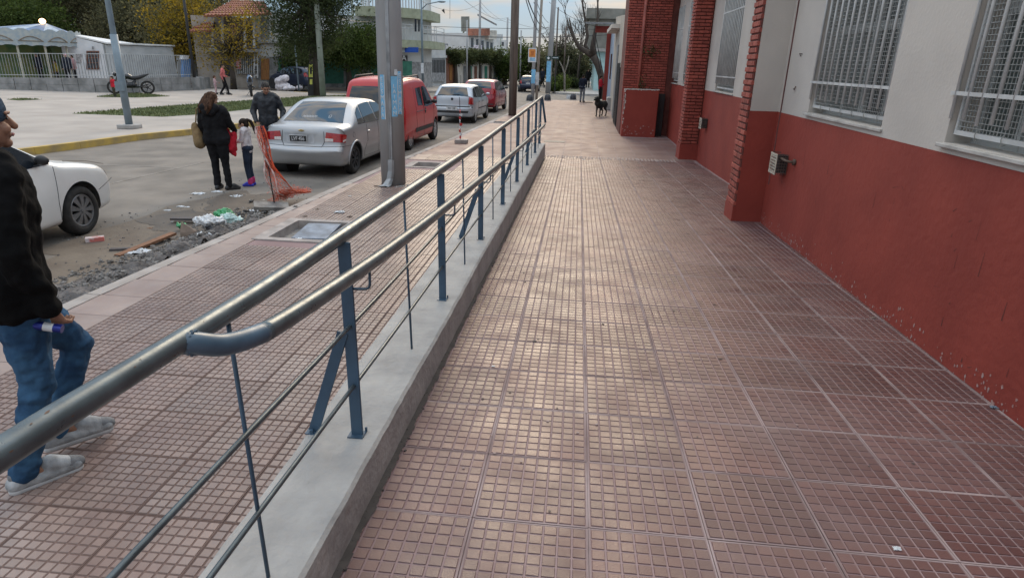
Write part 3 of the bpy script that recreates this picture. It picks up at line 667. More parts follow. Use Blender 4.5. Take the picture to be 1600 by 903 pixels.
def cr(pts, n=6):
    P = [Vector(p) for p in pts]; P = [P[0]*2-P[1]] + P + [P[-1]*2-P[-2]]; o = []
    for i in range(1, len(P)-2):
        for k in range(n):
            t = k/n; a, b_, c, d = P[i-1:i+3]
            o.append(.5*((2*b_) + (c-a)*t + (2*a-5*b_+4*c-d)*t*t + (3*b_-a-3*c+d)*t**3))
    return o + [P[-2]]
P2 = cr([(-.86, 1.205, 1.494), (-.835, 1.225, 1.486), (-.80, 1.275, 1.462), (-.772, 1.36, 1.448)] + [(-.76, y, z) for y, z in r2], 6)
m_bend = M('bend_paint', (0.060, 0.105, 0.150), .38, scale=9, var=.2, rvar=.1, spec=.6)
b = MB(); b.tube(P2[:22], .0268, 16); b.build('rail_bend', m_bend, RL, smooth=True)
b = MB(); b.tube(P2[21:], .0265, 16); b.build('lower_rail', m_rail, RL, smooth=True)
b = MB()
for k_ in range(26):
    a_ = 6.283*k_/26; b.ell((-.838+.004*math.sin(k_*3), 1.222+.027*math.cos(a_), 1.488+.027*math.sin(a_)), (.004, .0045+.0015*(k_ % 3), .0045), 6)
b.build('weld_bead', m_bend, RL, smooth=True)
m_bare = M('bare_rust', (0.16, 0.085, 0.05), .7, scale=60, col2=(.08, .045, .03))
b = MB()
for k_ in range(46):
    y_ = random.uniform(.7, 4.5); a_ = random.uniform(-.6, 1.9); s_ = random.choice((.001, .0015, .002, .003)); cx_, cz_ = -.86+.0268*math.sin(a_), rz1(y_)+.0268*math.cos(a_)
    b.add([(cx_+s_*math.cos(a_)*math.cos(6.283*j/6)*.7, y_+s_*random.uniform(1, 3)*math.sin(6.283*j/6), cz_-s_*math.sin(a_)*math.cos(6.283*j/6)*.7) for j in range(6)], [tuple(range(6))])
b.build('paint_chips', m_bare, RL, kind='stuff')
b = MB(); b.bar((-.85, 15.15, 1.385), (-.755, 15.35, .79), .05, .012, (0, 1, 0)); b.build('end_bar', m_post, RL)
for dz, nm in ((.50, 'thin_rail'), (.237, 'thin_rail')):
    ends = [-1.6] + [p[0] for p in posts]
    b = MB(); b.tube([(PX, y, con_z(y)+dz+.004*math.sin(y*1.7)) for y in np.linspace(-1.6, 15.2, 34)], .0085, 8); b.build(nm, m_rail, RL, smooth=True)
for y, i in posts:
    x = PX + (-.03 if i == 7 else 0)
    zt = rz1(y)-.015 if i < 7 else 1.36
    b = MB(); b.bar((x, y, con_z(y)), (x-.005, y, zt), .048, .0125, (0, 1, 0)); b.build('post', m_post, RL, bevel=.0015)
    b = MB(); b.bb((x-.035, y-.028, con_z(y)), (x+.030, y+.028, con_z(y)+.006)); b.box((x+.028, y+.03, con_z(y)+.012), (.008, .008, .02)); b.build('base_plate', m_post, RL)
    if i % 2 == 0:
        b = MB(); b.bar((x-.03, y-.006, con_z(y)+.47), (-1.028, y-.002, con_z(y)+.005), .045, .0115, (0, 1, 0)); b.build('brace', m_post, RL, bevel=.0015)
        b = MB(); b.bb((-1.058, y-.027, con_z(y)), (-1.0, y+.027, con_z(y)+.005)); b.box((-1.03, y-.02, con_z(y)+.012), (.012, .012, .018)); b.build('base_plate', m_post, RL)
    z2 = float(np.interp(y, [p[0] for p in r2], [p[1] for p in r2]))
    if i % 2 == 0 or i > 4 or True:
        b = MB(); zz = z2-.10
        b.tube([(x+.01, y+.006, zz), (-.772, y+.012, zz), (-.762, y+.013, zz+.006), (-.758, y+.015, zz+.016), (-.758, y+.02, z2-.02)], .0055, 7); b.build('rail_hook', m_post, RL, smooth=True)
for y in (-.35, 1.4, 3.1, 4.8, 6.55, 8.35, 10.2, 12.2, 14.2):
    b = MB(); b.tube([(-.84, y, con_z(y)-.01), (-.858, y, rz1(y)-.02)], .0062, 7); b.build('baluster', m_post, RL, smooth=True)
# ------------------------------------------------------------------ cars
m_tyre = M('tyre_rubber', (0.022, 0.021, 0.020), 0.85, scale=20, var=0.2)
m_trim = M('black_trim', (0.025, 0.025, 0.027), 0.55, scale=10)
m_alu = M('hubcap_silver', (0.42, 0.42, 0.43), 0.35, metal=0.7, scale=6, var=0.06)
m_cglass = glass('car_glass', (0.012, 0.016, 0.022), 0.02)
m_redl = M('lamp_red', (0.38, 0.012, 0.014), 0.12, scale=40, var=0.2, coat=0.6)
m_clear = M('lamp_clear', (0.60, 0.56, 0.54), 0.12, scale=40, var=0.1, coat=0.6)
m_plate = M('number_plate', (0.030, 0.030, 0.034), 0.4)
m_platew = M('plate_white', (0.62, 0.63, 0.64), 0.4)
m_gold = M('gold_badge', (0.50, 0.38, 0.16), 0.3, metal=0.6)
def paint(nm, col, metal=0.0, rough=0.30): return M(nm, col, rough, var=0.05, scale=1.2, metal=metal, coat=0.4, spec=0.5)
def chaikin(P, n=2):
    P = [np.array(p, float) for p in P]
    for _ in range(n):
        Q = []
        for i in range(len(P)):
            a, b = P[i], P[(i+1) % len(P)]; Q += [a*.78+b*.22, a*.22+b*.78]
        P = Q
    return P
class Car:
    """y forward, x to the right, z up; side profile swept across the width, rounded into curved sides"""
    def __init__(s, W, prof, belt, roofz, tumble=.17, bow=.10, planr=.10, planf=.16, r=.085, crown=.035):
        s.W, s.belt, s.roofz, s.tumble, s.bow, s.pr, s.pf, s.r, s.crown = W, belt, roofz, tumble, bow, planr, planf, r, crown
        s.P = np.array(chaikin(prof)); d = np.roll(s.P, -1, 0)-np.roll(s.P, 1, 0)
        s.Nn = np.stack([-d[:, 1], d[:, 0]], 1); s.Nn /= np.linalg.norm(s.Nn, axis=1)[:, None]
        a = np.cumsum(s.P[:, 0]*np.roll(s.P[:, 1], -1)-np.roll(s.P[:, 0], -1)*s.P[:, 1])[-1]
        if a > 0: s.Nn = -s.Nn      # outward
        s.y0, s.y1 = s.P[:, 0].min(), s.P[:, 0].max(); s.zb = s.P[:, 1].min()
    def w(s, y, z):
        e = max(0, (s.y0+.85-y)/.85); f = max(0, (y-(s.y1-1.0))/1.0)
        w = s.W/2*(1-s.pr*e**2.2-s.pf*f**2.2)
        zm = s.belt*.72
        if z < s.belt: w *= 1-.055*((z-zm)/(zm-s.zb))**2 if z < zm else 1-.02*((z-zm)/(s.belt-zm))**2
        else: w = w*.98 - s.tumble*(z-s.belt)/(s.roofz-s.belt)
        return w
    def pt(s, i, u, off=0.0):
        y, z = s.P[i]; n = s.Nn[i]; w0 = s.w(y, z); u0 = 1-s.r/w0; au = abs(u)
        d = 0 if au < u0 else s.r*(1-math.sqrt(max(0, 1-((au-u0)/(1-u0))**2)))
        y2 = y-n[0]*d; z2 = z-n[1]*d - max(n[1], 0)*s.crown*u*u
        y2 -= n[0]*s.bow*u*u*(1 if z < s.belt+.1 else .55)
        return (u*(s.w(y2, z2)+0)+ (off if au > .9 else 0)*(1 if u > 0 else -1), y2+n[0]*off, z2+n[1]*off)
    def body(s, mats, arches, name='body', parent=None):
        b = MB(); us = sorted([-1, -.995, -.98, -.95, -.9] + list(np.linspace(-.8, .8, 9)) + [.9, .95, .98, .995, 1]); n = len(s.P)
        rows = [[s.pt(i, u) for u in us] for i in range(n)]
        V = [p for r in rows for p in r]; m_ = len(us); F = []
        for i in range(n):
            k = (i+1) % n
            for j in range(m_-1): F.append((i*m_+j, i*m_+j+1, k*m_+j+1, k*m_+j))
        zc = .62*s.belt
        K = 7
        for sg, col in ((-1, 0), (1, m_-1)):
            base = len(V)
            ring = []
            for i in range(n):
                x, y, z = rows[i][col]; ys_ = min(max(y, s.y0+.7), s.y1-.7); lst = [i*m_+col]
                for k in range(1, K+1):
                    t = k/K; yy, zz = y+(ys_-y)*t, z+(zc-z)*t; t2 = min(1, k/2.0)
                    wv = s.w(yy, zz)
                    V.append((sg*wv, yy, zz)); lst.append(len(V)-1)
                ring.append(lst)
            for i in range(n):
                a, c = ring[i], ring[(i+1) % n]
                for k in range(K): F.append((a[k], a[k+1], c[k+1], c[k]) if sg < 0 else (a[k], c[k], c[k+1], a[k+1]))
        me = bpy.data.meshes.new(name); me.from_pydata(V, [], F)
        bm = bmesh.new(); bm.from_mesh(me); bmesh.ops.remove_doubles(bm, verts=bm.verts, dist=.002); bmesh.ops.dissolve_degenerate(bm, dist=.0005, edges=bm.edges)
        bmesh.ops.recalc_face_normals(bm, faces=bm.faces); bm.to_mesh(me); bm.free()
        for mm in mats: me.materials.append(mm)
        o = bpy.data.objects.new(name, me); COL.objects.link(o)
        cut = MB()
        for (ay, az, ar) in arches:
            for sg in (-1, 1):
                cut.lathe([(.0001, sg*(s.W/2-.26)), (ar, sg*(s.W/2-.26)), (ar, sg*(s.W/2+.2)), (.0001, sg*(s.W/2+.2))][::sg], (0, ay, az), 36, axis='X')
        cm = bpy.data.meshes.new('cut'); cm.from_pydata(cut.v, [], cut.f)
        bm = bmesh.new(); bm.from_mesh(cm); bmesh.ops.remove_doubles(bm, verts=bm.verts, dist=.001); bmesh.ops.recalc_face_normals(bm, faces=bm.faces); bm.to_mesh(cm); bm.free()
        cm.materials.append(mats[1]); co = bpy.data.objects.new('cut', cm); COL.objects.link(co)
        md = o.modifiers.new('b', 'BOOLEAN'); md.operation = 'DIFFERENCE'; md.object = co; md.solver = 'EXACT'; md.material_mode = 'TRANSFER'
        dg = bpy.context.evaluated_depsgraph_get(); me2 = bpy.data.meshes.new_from_object(o.evaluated_get(dg))
        o.modifiers.clear(); o.data = me2; bpy.data.objects.remove(co)
        me2.polygons.foreach_set('use_smooth', [True]*len(me2.polygons)); me2.set_sharp_from_angle(angle=R_(38)) if hasattr(me2, 'set_sharp_from_angle') else None
        if parent is not None: o.parent = parent; ALLKIDS.setdefault(parent.name, []).append(o)
        return o
    def idx(s, z, rear=True):
        """profile index of the outer skin at height z, at the rear or the front"""
        best = None
        for i in range(len(s.P)):
            y, zz = s.P[i]
            if s.Nn[i][1] < -.5: continue
            if (s.Nn[i][0] < -.12) != rear: continue
            if rear and s.Nn[i][0] > -.05: continue
            if not rear and s.Nn[i][0] < .05: continue
            e = abs(zz-z)
            if best is None or e < best[0]: best = (e, i)
        return best[1]
    def skin(s, z, u, rear=True, off=.006):
        i = s.idx(z, rear); y, zz = s.P[i]; n = len(s.P)
        # linear interpolation between neighbours
        for k in (i-1, i):
            a, c = s.P[k % n], s.P[(k+1) % n]
            if min(a[1], c[1]) <= z <= max(a[1], c[1]) and abs(a[1]-c[1]) > 1e-6 and abs(a[0]-y) < .5:
                t = (z-a[1])/(c[1]-a[1]); p = Vector(s.pt(k % n, u, off)); q = Vector(s.pt((k+1) % n, u, off)); return tuple(p.lerp(q, t))
        return s.pt(i, u, off)
    def patch(s, b, c00, c10, c11, c01, n=10, k=8, rear=True, off=.006, mi=0):
        """(u, z) corners: low-left, low-right, top-right, top-left"""
        rows = []
        for j in range(k+1):
            t = j/k; r = []
            for i in range(n+1):
                q = i/n; u = (c00[0]*(1-q)+c10[0]*q)*(1-t)+(c01[0]*(1-q)+c11[0]*q)*t; z = (c00[1]*(1-q)+c10[1]*q)*(1-t)+(c01[1]*(1-q)+c11[1]*q)*t
                r.append(s.skin(z, u, rear, off))
            rows.append(r)
        b.grid(rows, mi)
    def side(s, b, bot, top, sg=1, n=14, k=6, off=.006, mi=0):
        """bot/top polylines of (y, z), swept side patch"""
        def pl(P, t):
            d = [0]
            for a, c in zip(P[:-1], P[1:]): d.append(d[-1]+math.hypot(c[0]-a[0], c[1]-a[1]))
            return np.interp(t*d[-1], d, [p[0] for p in P]), np.interp(t*d[-1], d, [p[1] for p in P])
        rows = []
        for j in range(k+1):
            q = j/k; r = []
            for i in range(n+1):
                a, c = pl(bot, i/n), pl(top, i/n); y, z = a[0]*(1-q)+c[0]*q, a[1]*(1-q)+c[1]*q
                r.append((sg*(s.w(y, z)+off), y, z))
            rows.append(r if sg < 0 else r[::-1])
        b.grid(rows, mi)
    def sline(s, b, P, sg=1, wd=.008, off=.004, mi=0):
        Q = []
        for a, c in zip(P[:-1], P[1:]):
            for t in np.linspace(0, 1, 7): Q.append((a[0]+(c[0]-a[0])*t, a[1]+(c[1]-a[1])*t))
        b.tube([(sg*(s.w(y, z)+off-.004), y, z) for y, z in Q], wd/2, 5, mi)
    def rline(s, b, P, rear=True, wd=.008, off=.002, mi=0):
        Q = []
        for a, c in zip(P[:-1], P[1:]):
            for t in np.linspace(0, 1, 9): Q.append(s.skin(a[1]+(c[1]-a[1])*t, a[0]+(c[0]-a[0])*t, rear, off))
        b.tube(Q, wd/2, 5, mi)
def wheel(parent, x, y, r, wd, style, matr):
    sg = 1 if x > 0 else -1
    tw = bpy.data.objects.new('wheel', None); tw.location = (x, y, r); tw.parent = parent; COL.objects.link(tw); ALLKIDS.setdefault(parent.name, []).append(tw)
    b = MB(); h = wd/2; ri = r*.68
    prof = [(ri, -h+.01), (ri+.02, -h), (r-.03, -h+.004), (r-.006, -h+.03), (r, -h*.45), (r, h*.45), (r-.006, h-.03), (r-.03, h-.004), (ri+.02, h), (ri, h-.012), (ri-.005, h-.05), (ri-.005, -h+.05), (ri, -h+.01)]
    b.lathe(prof, (0, 0, 0), 36, 'X'); b.build('tyre', m_tyre, tw, local=True, smooth=True)
    b = MB(); f = sg*(h-.018)
    b.lathe([(.001, f-sg*.05), (ri-.004, f-sg*.05), (ri-.004, f-sg*.045), (.001, f-sg*.045)], (0, 0, 0), 30, 'X', 1)
    b.lathe([(ri-.03, f-sg*.002), (ri-.012, f+sg*.004), (ri-.002, f-sg*.004), (ri-.002, f-sg*.05), (ri-.03, f-sg*.05), (ri-.03, f-sg*.002)], (0, 0, 0), 36, 'X')
    ns = {'cap': 9, 'steel': 8, 'alloy': 5}[style]
    for i in range(ns):
        a = 2*math.pi*i/ns; c, s_ = math.cos(a), math.sin(a); w0, w1 = (.05, .082) if style != 'steel' else (.03, .05)
        if style == 'alloy': w0, w1 = .045, .06
        P = []
        for rr_, ww in ((.03, w0*.6), (ri*.55, w0), (ri-.02, w1)):
            for e in (-1, 1): P.append((rr_*c - e*ww/2*s_, rr_*s_ + e*ww/2*c))
        xs = (f+sg*.006, f+sg*.008, f-sg*.002)
        b.add([(xs[q//2], P[q][0], P[q][1]) for q in range(6)] + [(xs[q//2]-sg*.03, P[q][0], P[q][1]) for q in range(6)], [(0, 1, 3, 2), (2, 3, 5, 4), (0, 2, 8, 6), (2, 4, 10, 8), (1, 7, 9, 3), (3, 9, 11, 5)])
    b.lathe([(.001, f+sg*.016), (.028, f+sg*.014), (.036, f-sg*.02)], (0, 0, 0), 16, 'X')
    b.build('rim', [matr, m_trim], tw, local=True, smooth=False)
    return tw
def mirror(car, c, sg, y, z, mat):
    b = MB(); x = c.w(y, z)
    b.tube([(sg*(x-.03), y, z), (sg*(x+.05), y-.02, z+.03)], .022, 7); b.ell((sg*(x+.10), y-.03, z+.045), (.085, .045, .058), 14); b.build('wing_mirror', mat, car, local=True, smooth=True)
def plate(car, c, z, txt, rear=True, w=.40, h=.13, white=False, u=0.0):
    p = Vector(c.skin(z, u, rear, .012)); b = MB(); sg = -1 if rear else 1
    b.box((p.x, p.y+sg*.006, p.z), (w, .012, h), mi=0); b.box((p.x, p.y+sg*.0125, p.z), (w-.02, .003, h-.02), mi=1)
    o = b.build('number_plate', [m_platew, m_platew if white else m_plate], car, local=True)
    text(txt, h*.78, (p.x, p.y+sg*.0145, p.z-.004), (R_(90), 0, 0 if rear else math.pi), m_plate if white else m_platew, o, sp=.95, sx=.82)
def handle(car, c, sg, y, z, mat):
    b = MB(); x = c.w(y, z); b.ell((sg*(x+.012), y, z), (.018, .085, .018), 10); b.ell((sg*(x-.006), y, z-.004), (.012, .06, .032), 10); b.build('door_handle', mat, car, local=True, smooth=True)
def shell(name, label, loc, rz): return thing(name, label, 'car', loc, rz)
# --- silver sedan
def sedan():
    o = shell('parked_sedan', 'silver four-door sedan parked at the kerb, partly behind the concrete pole', (-5.28, 14.02, -.15), R_(-1.2))
    P = [(-1.9, .22), (-2.05, .30), (-2.10, .52), (-2.03, .60), (-2.0, .66), (-1.97, .92), (-1.90, 1.0), (-1.55, 1.03), (-1.48, 1.035), (-.80, 1.40), (-.35, 1.455), (.3, 1.435), (.62, 1.38), (1.28, .98), (1.9, .86), (2.08, .74), (2.14, .55), (2.1, .3), (1.95, .22), (1.2, .2), (-1.2, .2)]
    c = Car(1.66, P, .96, 1.44, tumble=.19, bow=.13, planr=.075, planf=.15)
    pm = paint('silver_paint', (0.40, 0.405, 0.415), 0.65, .36)
    c.body([pm, m_trim], [(-1.28, .30, .355), (1.20, .30, .355)], parent=o)
    for x in (-.70, .70):
        for y in (-1.28, 1.20): wheel(o, x, y, .30, .19, 'steel', m_trim if True else m_alu)
    b = MB(); c.patch(b, (-.80, 1.045), (.80, 1.045), (.74, 1.385), (-.74, 1.385), 16, 10, off=.004); b.build('rear_window', m_cglass, o, local=True, smooth=True)
    b = MB()
    for sg in (-1, 1):
        bw = MB(); c.side(bw, [(-1.05, 1.0), (-.72, .975)], [(-.97, 1.20), (-.74, 1.315)], sg); bw.build('side_window', m_cglass, o, local=True, smooth=True); bw = MB(); c.side(bw, [(-.68, .972), (.08, .96)], [(-.66, 1.335), (-.02, 1.375)], sg); bw.build('side_window', m_cglass, o, local=True, smooth=True); bw = MB(); c.side(bw, [(.15, .96), (1.0, .985)], [(.06, 1.372), (.5, 1.325)], sg); bw.build('side_window', m_cglass, o, local=True, smooth=True)
    b = MB()
    for sg in (-1, 1): c.side(b, [(-1.1, .975), (1.06, .955)], [(-1.08, .995), (1.05, .972)], sg, off=.003)
    b.build('window_trim', m_trim, o, local=True)
    b = MB(); c.patch(b, (-.76, 1.02), (.76, 1.02), (.68, 1.36), (-.68, 1.36), 12, 8, rear=False); b.build('windscreen', m_cglass, o, local=True, smooth=True)
    for sg in (-1, 1):
        b = MB(); c.patch(b, (sg*.56, .71), (sg*.995, .70), (sg*.995, .855), (sg*.60, .885), 12, 6, off=.008); 
        c.side(b, [(-1.95, .70), (-1.80, .72)], [(-1.92, .86), (-1.74, .83)], sg, off=.007)
        b.build('tail_lamp', m_redl, o, local=True, smooth=True)
        b = MB(); c.patch(b, (sg*.565, .712), (sg*.76, .712), (sg*.76, .765), (sg*.565, .775), 6, 3, off=.012); 
        b.build('reverse_lamp', m_clear, o, local=True, smooth=True); b = MB()
        c.side(b, [(-1.93, .705), (-1.80, .725)], [(-1.925, .745), (-1.79, .755)], sg, off=.010)
        b.build('reverse_lamp', m_clear, o, local=True, smooth=True)
    b = MB(); c.rline(b, [(-.54, .90), (-.55, .70), (-.5, .615), (.5, .615), (.55, .70), (.54, .90)], wd=.010); c.rline(b, [(-.98, .635), (-.52, .618)], wd=.008); c.rline(b, [(.52, .618), (.98, .635)], wd=.008)
    for sg in (-1, 1):
        c.sline(b, [(-.62, .95), (-.58, .62), (-.78, .42), (-.78, .30)], sg); c.sline(b, [(.12, .95), (.16, .30)], sg); c.sline(b, [(-.78, .30), (.9, .29)], sg); c.sline(b, [(.98, .92), (.98, .5)], sg); c.sline(b, [(-1.0, .60), (-2.0, .625)], sg)
        th_ = [(math.cos(a)*.055-1.28-.1, math.sin(a)*.055+.80) for a in np.linspace(0, 6.283, 15)]
        if sg > 0: c.sline(b, th_, sg, .006)
    b.build('panel_gap', m_trim, o, local=True)
    b = MB(); c.patch(b, (-.42, .665), (.30, .665), (.32, .845), (-.44, .845), 10, 6, off=.0035); b.build('plate_recess', M('recess_silver', (0.40, 0.41, 0.43), .4, metal=.5), o, local=True, smooth=True)
    b = MB(); c.patch(b, (-.50, .845), (.38, .845), (.36, .868), (-.48, .868), 10, 3, off=.014); c.patch(b, (-.98, .46), (.98, .46), (.98, .485), (-.98, .485), 14, 2, off=.006); 
    for sg in (-1, 1): c.side(b, [(-.75, .56), (1.0, .56)], [(-.75, .585), (1.0, .585)], sg, off=.006)
    for ay in (-1.28, 1.2):
        for sg in (-1, 1):
            A = [(math.cos(t)*.372, math.sin(t)*.372) for t in np.linspace(-.15, math.pi+.15, 22)]
            b.tube([(sg*(c.w(ay+q[0], .3+q[1])+.0), ay+q[0], .30+q[1]) for q in A], .022, 6)
    b.build('moulding', pm, o, local=True, smooth=True)
    p = c.skin(.905, -.02, off=.012); b = MB(); b.box((p[0], p[1], p[2]), (.11, .01, .022)); b.box((p[0], p[1]-.001, p[2]), (.05, .011, .04)); b.build('badge', m_gold, o, local=True, bevel=.003)
    plate(o, c, .755, 'LVF 456', u=-.10, w=.36)
    b = MB()
    for k_ in range(9): 
        u0 = -.33+k_*.045; c.rline(b, [(u0, 1.10), (u0+.02, 1.135), (u0+.04, 1.10)], wd=.006, off=.006)
    A = [(.42+.035*math.cos(t), 1.13+.028*math.sin(t)) for t in np.linspace(0, 6.283, 14)]; c.rline(b, A, wd=.006, off=.006); c.rline(b, [(.40, 1.13), (.44, 1.13)], wd=.01, off=.006)
    b.build('window_sticker', m_platew, o, local=True)
    for y in (-.52, .24): handle(o, c, 1, y, .80, pm); handle(o, c, -1, y, .80, pm)
    mirror(o, c, 1, .93, 1.0, pm); mirror(o, c, -1, .93, 1.0, pm)
    return o
sedan()
def van():
    o = shell('parked_van', 'red compact van with black roof rails parked ahead of the silver sedan', (-5.12, 17.95, -.15), R_(-1.8))
    P = [(-1.85, .24), (-1.98, .32), (-2.02, .58), (-1.96, .70), (-1.94, .95), (-1.90, 1.10), (-1.76, 1.66), (-1.60, 1.80), (-.6, 1.85), (.2, 1.82), (.45, 1.74), (1.15, 1.17), (1.75, 1.0), (1.95, .80), (2.0, .5), (1.95, .3), (1.8, .22), (1.2, .2), (-1.2, .2)]
    c = Car(1.68, P, 1.06, 1.83, tumble=.13, bow=.08, planr=.05, planf=.17, r=.10, crown=.05)
    pm = paint('red_paint', (0.44, 0.014, 0.018), 0.0, .40)
    c.body([pm, m_trim], [(-1.32, .31, .37), (1.28, .31, .37)], parent=o)
    for x in (-.72, .72):
        for y in (-1.32, 1.28): wheel(o, x, y, .31, .19, 'cap', m_alu)
    b = MB(); c.patch(b, (-.88, 1.10), (.88, 1.10), (.80, 1.60), (-.80, 1.60), 16, 10); b.build('rear_window', m_cglass, o, local=True, smooth=True)
    b = MB()
    for sg in (-1, 1):
        bw = MB(); c.side(bw, [(-.02, 1.06), (.26, 1.03), (.93, 1.06)], [(-.02, 1.56), (.2, 1.575), (.44, 1.53)], sg, n=20); bw.build('side_window', m_cglass, o, local=True, smooth=True)
        bw = MB(); c.side(bw, [(-.62, 1.10), (-.14, 1.08)], [(-.62, 1.54), (-.14, 1.56)], sg); bw.build('side_window', m_cglass, o, local=True, smooth=True)
    b = MB(); c.patch(b, (-.8, 1.22), (.8, 1.22), (.72, 1.68), (-.72, 1.68), 12, 8, rear=False); b.build('windscreen', m_cglass, o, local=True, smooth=True)
    for sg in (-1, 1):
        b = MB(); c.patch(b, (sg*.90, .72), (sg*.995, .72), (sg*.995, 1.12), (sg*.93, 1.12), 5, 6, off=.008); b.build('tail_lamp', m_redl, o, local=True, smooth=True)
        b = MB(); x = c.w(-.5, 1.83)-.06
        b.tube([(sg*x, -1.4, 1.76), (sg*x, -1.3, 1.83), (sg*x, .0, 1.86), (sg*x, .12, 1.79)], .018, 7); b.build('roof_rail', m_trim, o, local=True, smooth=True)
    b = MB()
    for sg in (-1, 1):
        c.sline(b, [(-.08, 1.6), (-.08, .45), (-.0, .30), (.9, .30), (1.0, .5), (1.02, 1.02)], sg); c.sline(b, [(-.78, .95), (-.10, .95)], sg, .02); c.sline(b, [(-.80, 1.58), (-.82, .8), (-.70, .35), (-.08, .3)], sg)
    c.rline(b, [(0, 1.1), (0, .64)]); c.rline(b, [(-.86, 1.08), (-.86, .66), (.86, .66), (.86, 1.08)]); b.build('panel_gap', m_trim, o, local=True)
    b = MB()
    for sg in (-1, 1): b = MB(); c.side(b, [(-.92, .42), (.88, .42)], [(-.92, .53), (.88, .53)], sg, off=.010); b.build('side_moulding', m_trim, o, local=True, smooth=True)
    b = MB()
    c.patch(b, (-.97, .34), (.97, .34), (.97, .52), (-.97, .52), 12, 4, off=.01); b.build('bumper_strip', m_trim, o, local=True, smooth=True)
    handle(o, c, 1, .08, .93, m_trim); handle(o, c, -1, .08, .93, m_trim)
    b = MB()
    for sg in (-1, 1): b.ell((sg*(c.w(.08, .93)+.003), .08, .93), (.012, .06, .08), 10)
    b.build('handle_cup', m_trim, o, local=True)
    mirror(o, c, 1, .80, 1.10, m_trim); mirror(o, c, -1, .80, 1.10, m_trim)
    plate(o, c, .80, 'ODB 731', u=-.25)
van()
def hatch(name, label, loc, rz, pm, W, P, belt, roofz, kind):
    o = shell(name, label, loc, rz); c = Car(W, P, belt, roofz, tumble=.19, bow=.12, planr=.085, planf=.16, r=.10)
    wy = (-1.22, 1.24) if kind != 'suv' else (-1.25, 1.3); wr = .29 if kind == 'gol' else .31
    c.body([pm, m_trim], [(wy[0], wr, wr+.055), (wy[1], wr, wr+.055)], parent=o)
    for x in (-W/2+.11, W/2-.11):
        for y in wy: wheel(o, x, y, wr, .18, 'cap' if kind != 'fiesta' else 'alloy', m_alu)
    zr = roofz-.10; zl = {'gol': 1.02, 'fiesta': 1.10, 'suv': 1.12}[kind]
    b = MB(); c.patch(b, (-.84, zl), (.84, zl), (.76, zr), (-.76, zr), 16, 10); b.build('rear_window', m_cglass, o, local=True, smooth=True)
    b = MB(); q = P_y(P, zl)
    for sg in (-1, 1):
        bw = MB(); c.side(bw, [(-1.55, belt+.06), (-1.02, belt+.02)], [(-1.32, zr-.06), (-1.0, zr)], sg); bw.build('side_window', m_cglass, o, local=True, smooth=True); bw = MB(); c.side(bw, [(-.95, belt+.02), (-.16, belt)], [(-.93, zr), (-.18, zr+.02)], sg); bw.build('side_window', m_cglass, o, local=True, smooth=True); bw = MB(); c.side(bw, [(-.10, belt), (.92, belt+.02)], [(-.13, zr+.02), (.34, zr-.02)], sg); bw.build('side_window', m_cglass, o, local=True, smooth=True)
    b = MB(); c.patch(b, (-.76, belt+.06), (.76, belt+.06), (.68, zr-.02), (-.68, zr-.02), 12, 8, rear=False); b.build('windscreen', m_cglass, o, local=True, smooth=True)
    for sg in (-1, 1):
        b = MB()
        if kind == 'gol': c.patch(b, (sg*.80, .72), (sg*.995, .72), (sg*.995, .98), (sg*.84, .99), 8, 6, off=.010); c.side(b, [(-1.86, .72), (-1.74, .74)], [(-1.84, .97), (-1.72, .93)], sg, off=.008)
        else: c.patch(b, (sg*.74, .84), (sg*.995, .86), (sg*.995, 1.12), (sg*.86, 1.17), 8, 6, off=.010); c.side(b, [(-1.80, .88), (-1.60, .96)], [(-1.74, 1.10), (-1.62, 1.08)], sg, off=.008)
        b.build('tail_lamp', m_redl, o, local=True, smooth=True)
    b = MB()
    c.rline(b, [(-.80, 1.0), (-.80, .64), (.80, .64), (.80, 1.0)])
    for sg in (-1, 1): c.sline(b, [(-.92, belt), (-.84, .55), (-.9, .3), (.9, .29)], sg); c.sline(b, [(-.13, belt), (-.1, .3)], sg); c.sline(b, [(.95, .9), (.92, .4)], sg)
    b.build('panel_gap', m_trim, o, local=True)
    b = MB()
    if kind == 'gol':
        b2 = MB(); c.patch(b2, (-.98, .62), (.98, .62), (.98, .655), (-.98, .655), 14, 2, off=.010); b2.build('bumper_line', m_trim, o, local=True, smooth=True); c.patch(b, (-.8, .40), (.8, .40), (.84, .48), (-.84, .48), 14, 3, off=.009)
        for sg in (-1, 1): b2 = MB(); c.side(b2, [(-.8, .52), (.9, .52)], [(-.8, .56), (.9, .56)], sg, off=.009); b2.build('side_moulding', m_trim, o, local=True, smooth=True)
    else: c.patch(b, (-.9, .28), (.9, .28), (.94, .42), (-.94, .42), 14, 3, off=.009)
    b.build('bumper_strip', m_trim, o, local=True, smooth=True)
    b = MB(); p = c.skin(zl+.02, .0, off=.02); q_ = c.skin(zl+.04, .38, off=.018); b.tube([p, q_], .009, 5)
    pl_ = c.skin({'gol': .90, 'fiesta': .98, 'suv': .98}[kind], 0, off=.012)
    b.build('wiper', m_trim, o, local=True)
    b = MB(); b.lathe([(.001, -.006), (.045, -.006), (.05, 0), (.036, .004), (.001, .004)], pl_, 16, 'Y'); b.build('badge', m_trim if kind == 'gol' else m_alu, o, local=True)
    mirror(o, c, 1, .82, belt+.04, pm if kind != 'fiesta' else m_trim); mirror(o, c, -1, .82, belt+.04, pm)
    for y in (-.72, .06): handle(o, c, 1, y, belt-.14, m_trim if kind == 'gol' else pm)
    return o, c
def P_y(P, z): return 0
GP = [(-1.78, .24), (-1.90, .32), (-1.93, .56), (-1.87, .64), (-1.85, .95), (-1.80, 1.03), (-1.48, 1.34), (-1.32, 1.40), (-.6, 1.43), (.1, 1.40), (.34, 1.35), (1.05, .97), (1.7, .84), (1.88, .70), (1.93, .5), (1.88, .3), (1.7, .22), (1.2, .2), (-1.2, .2)]
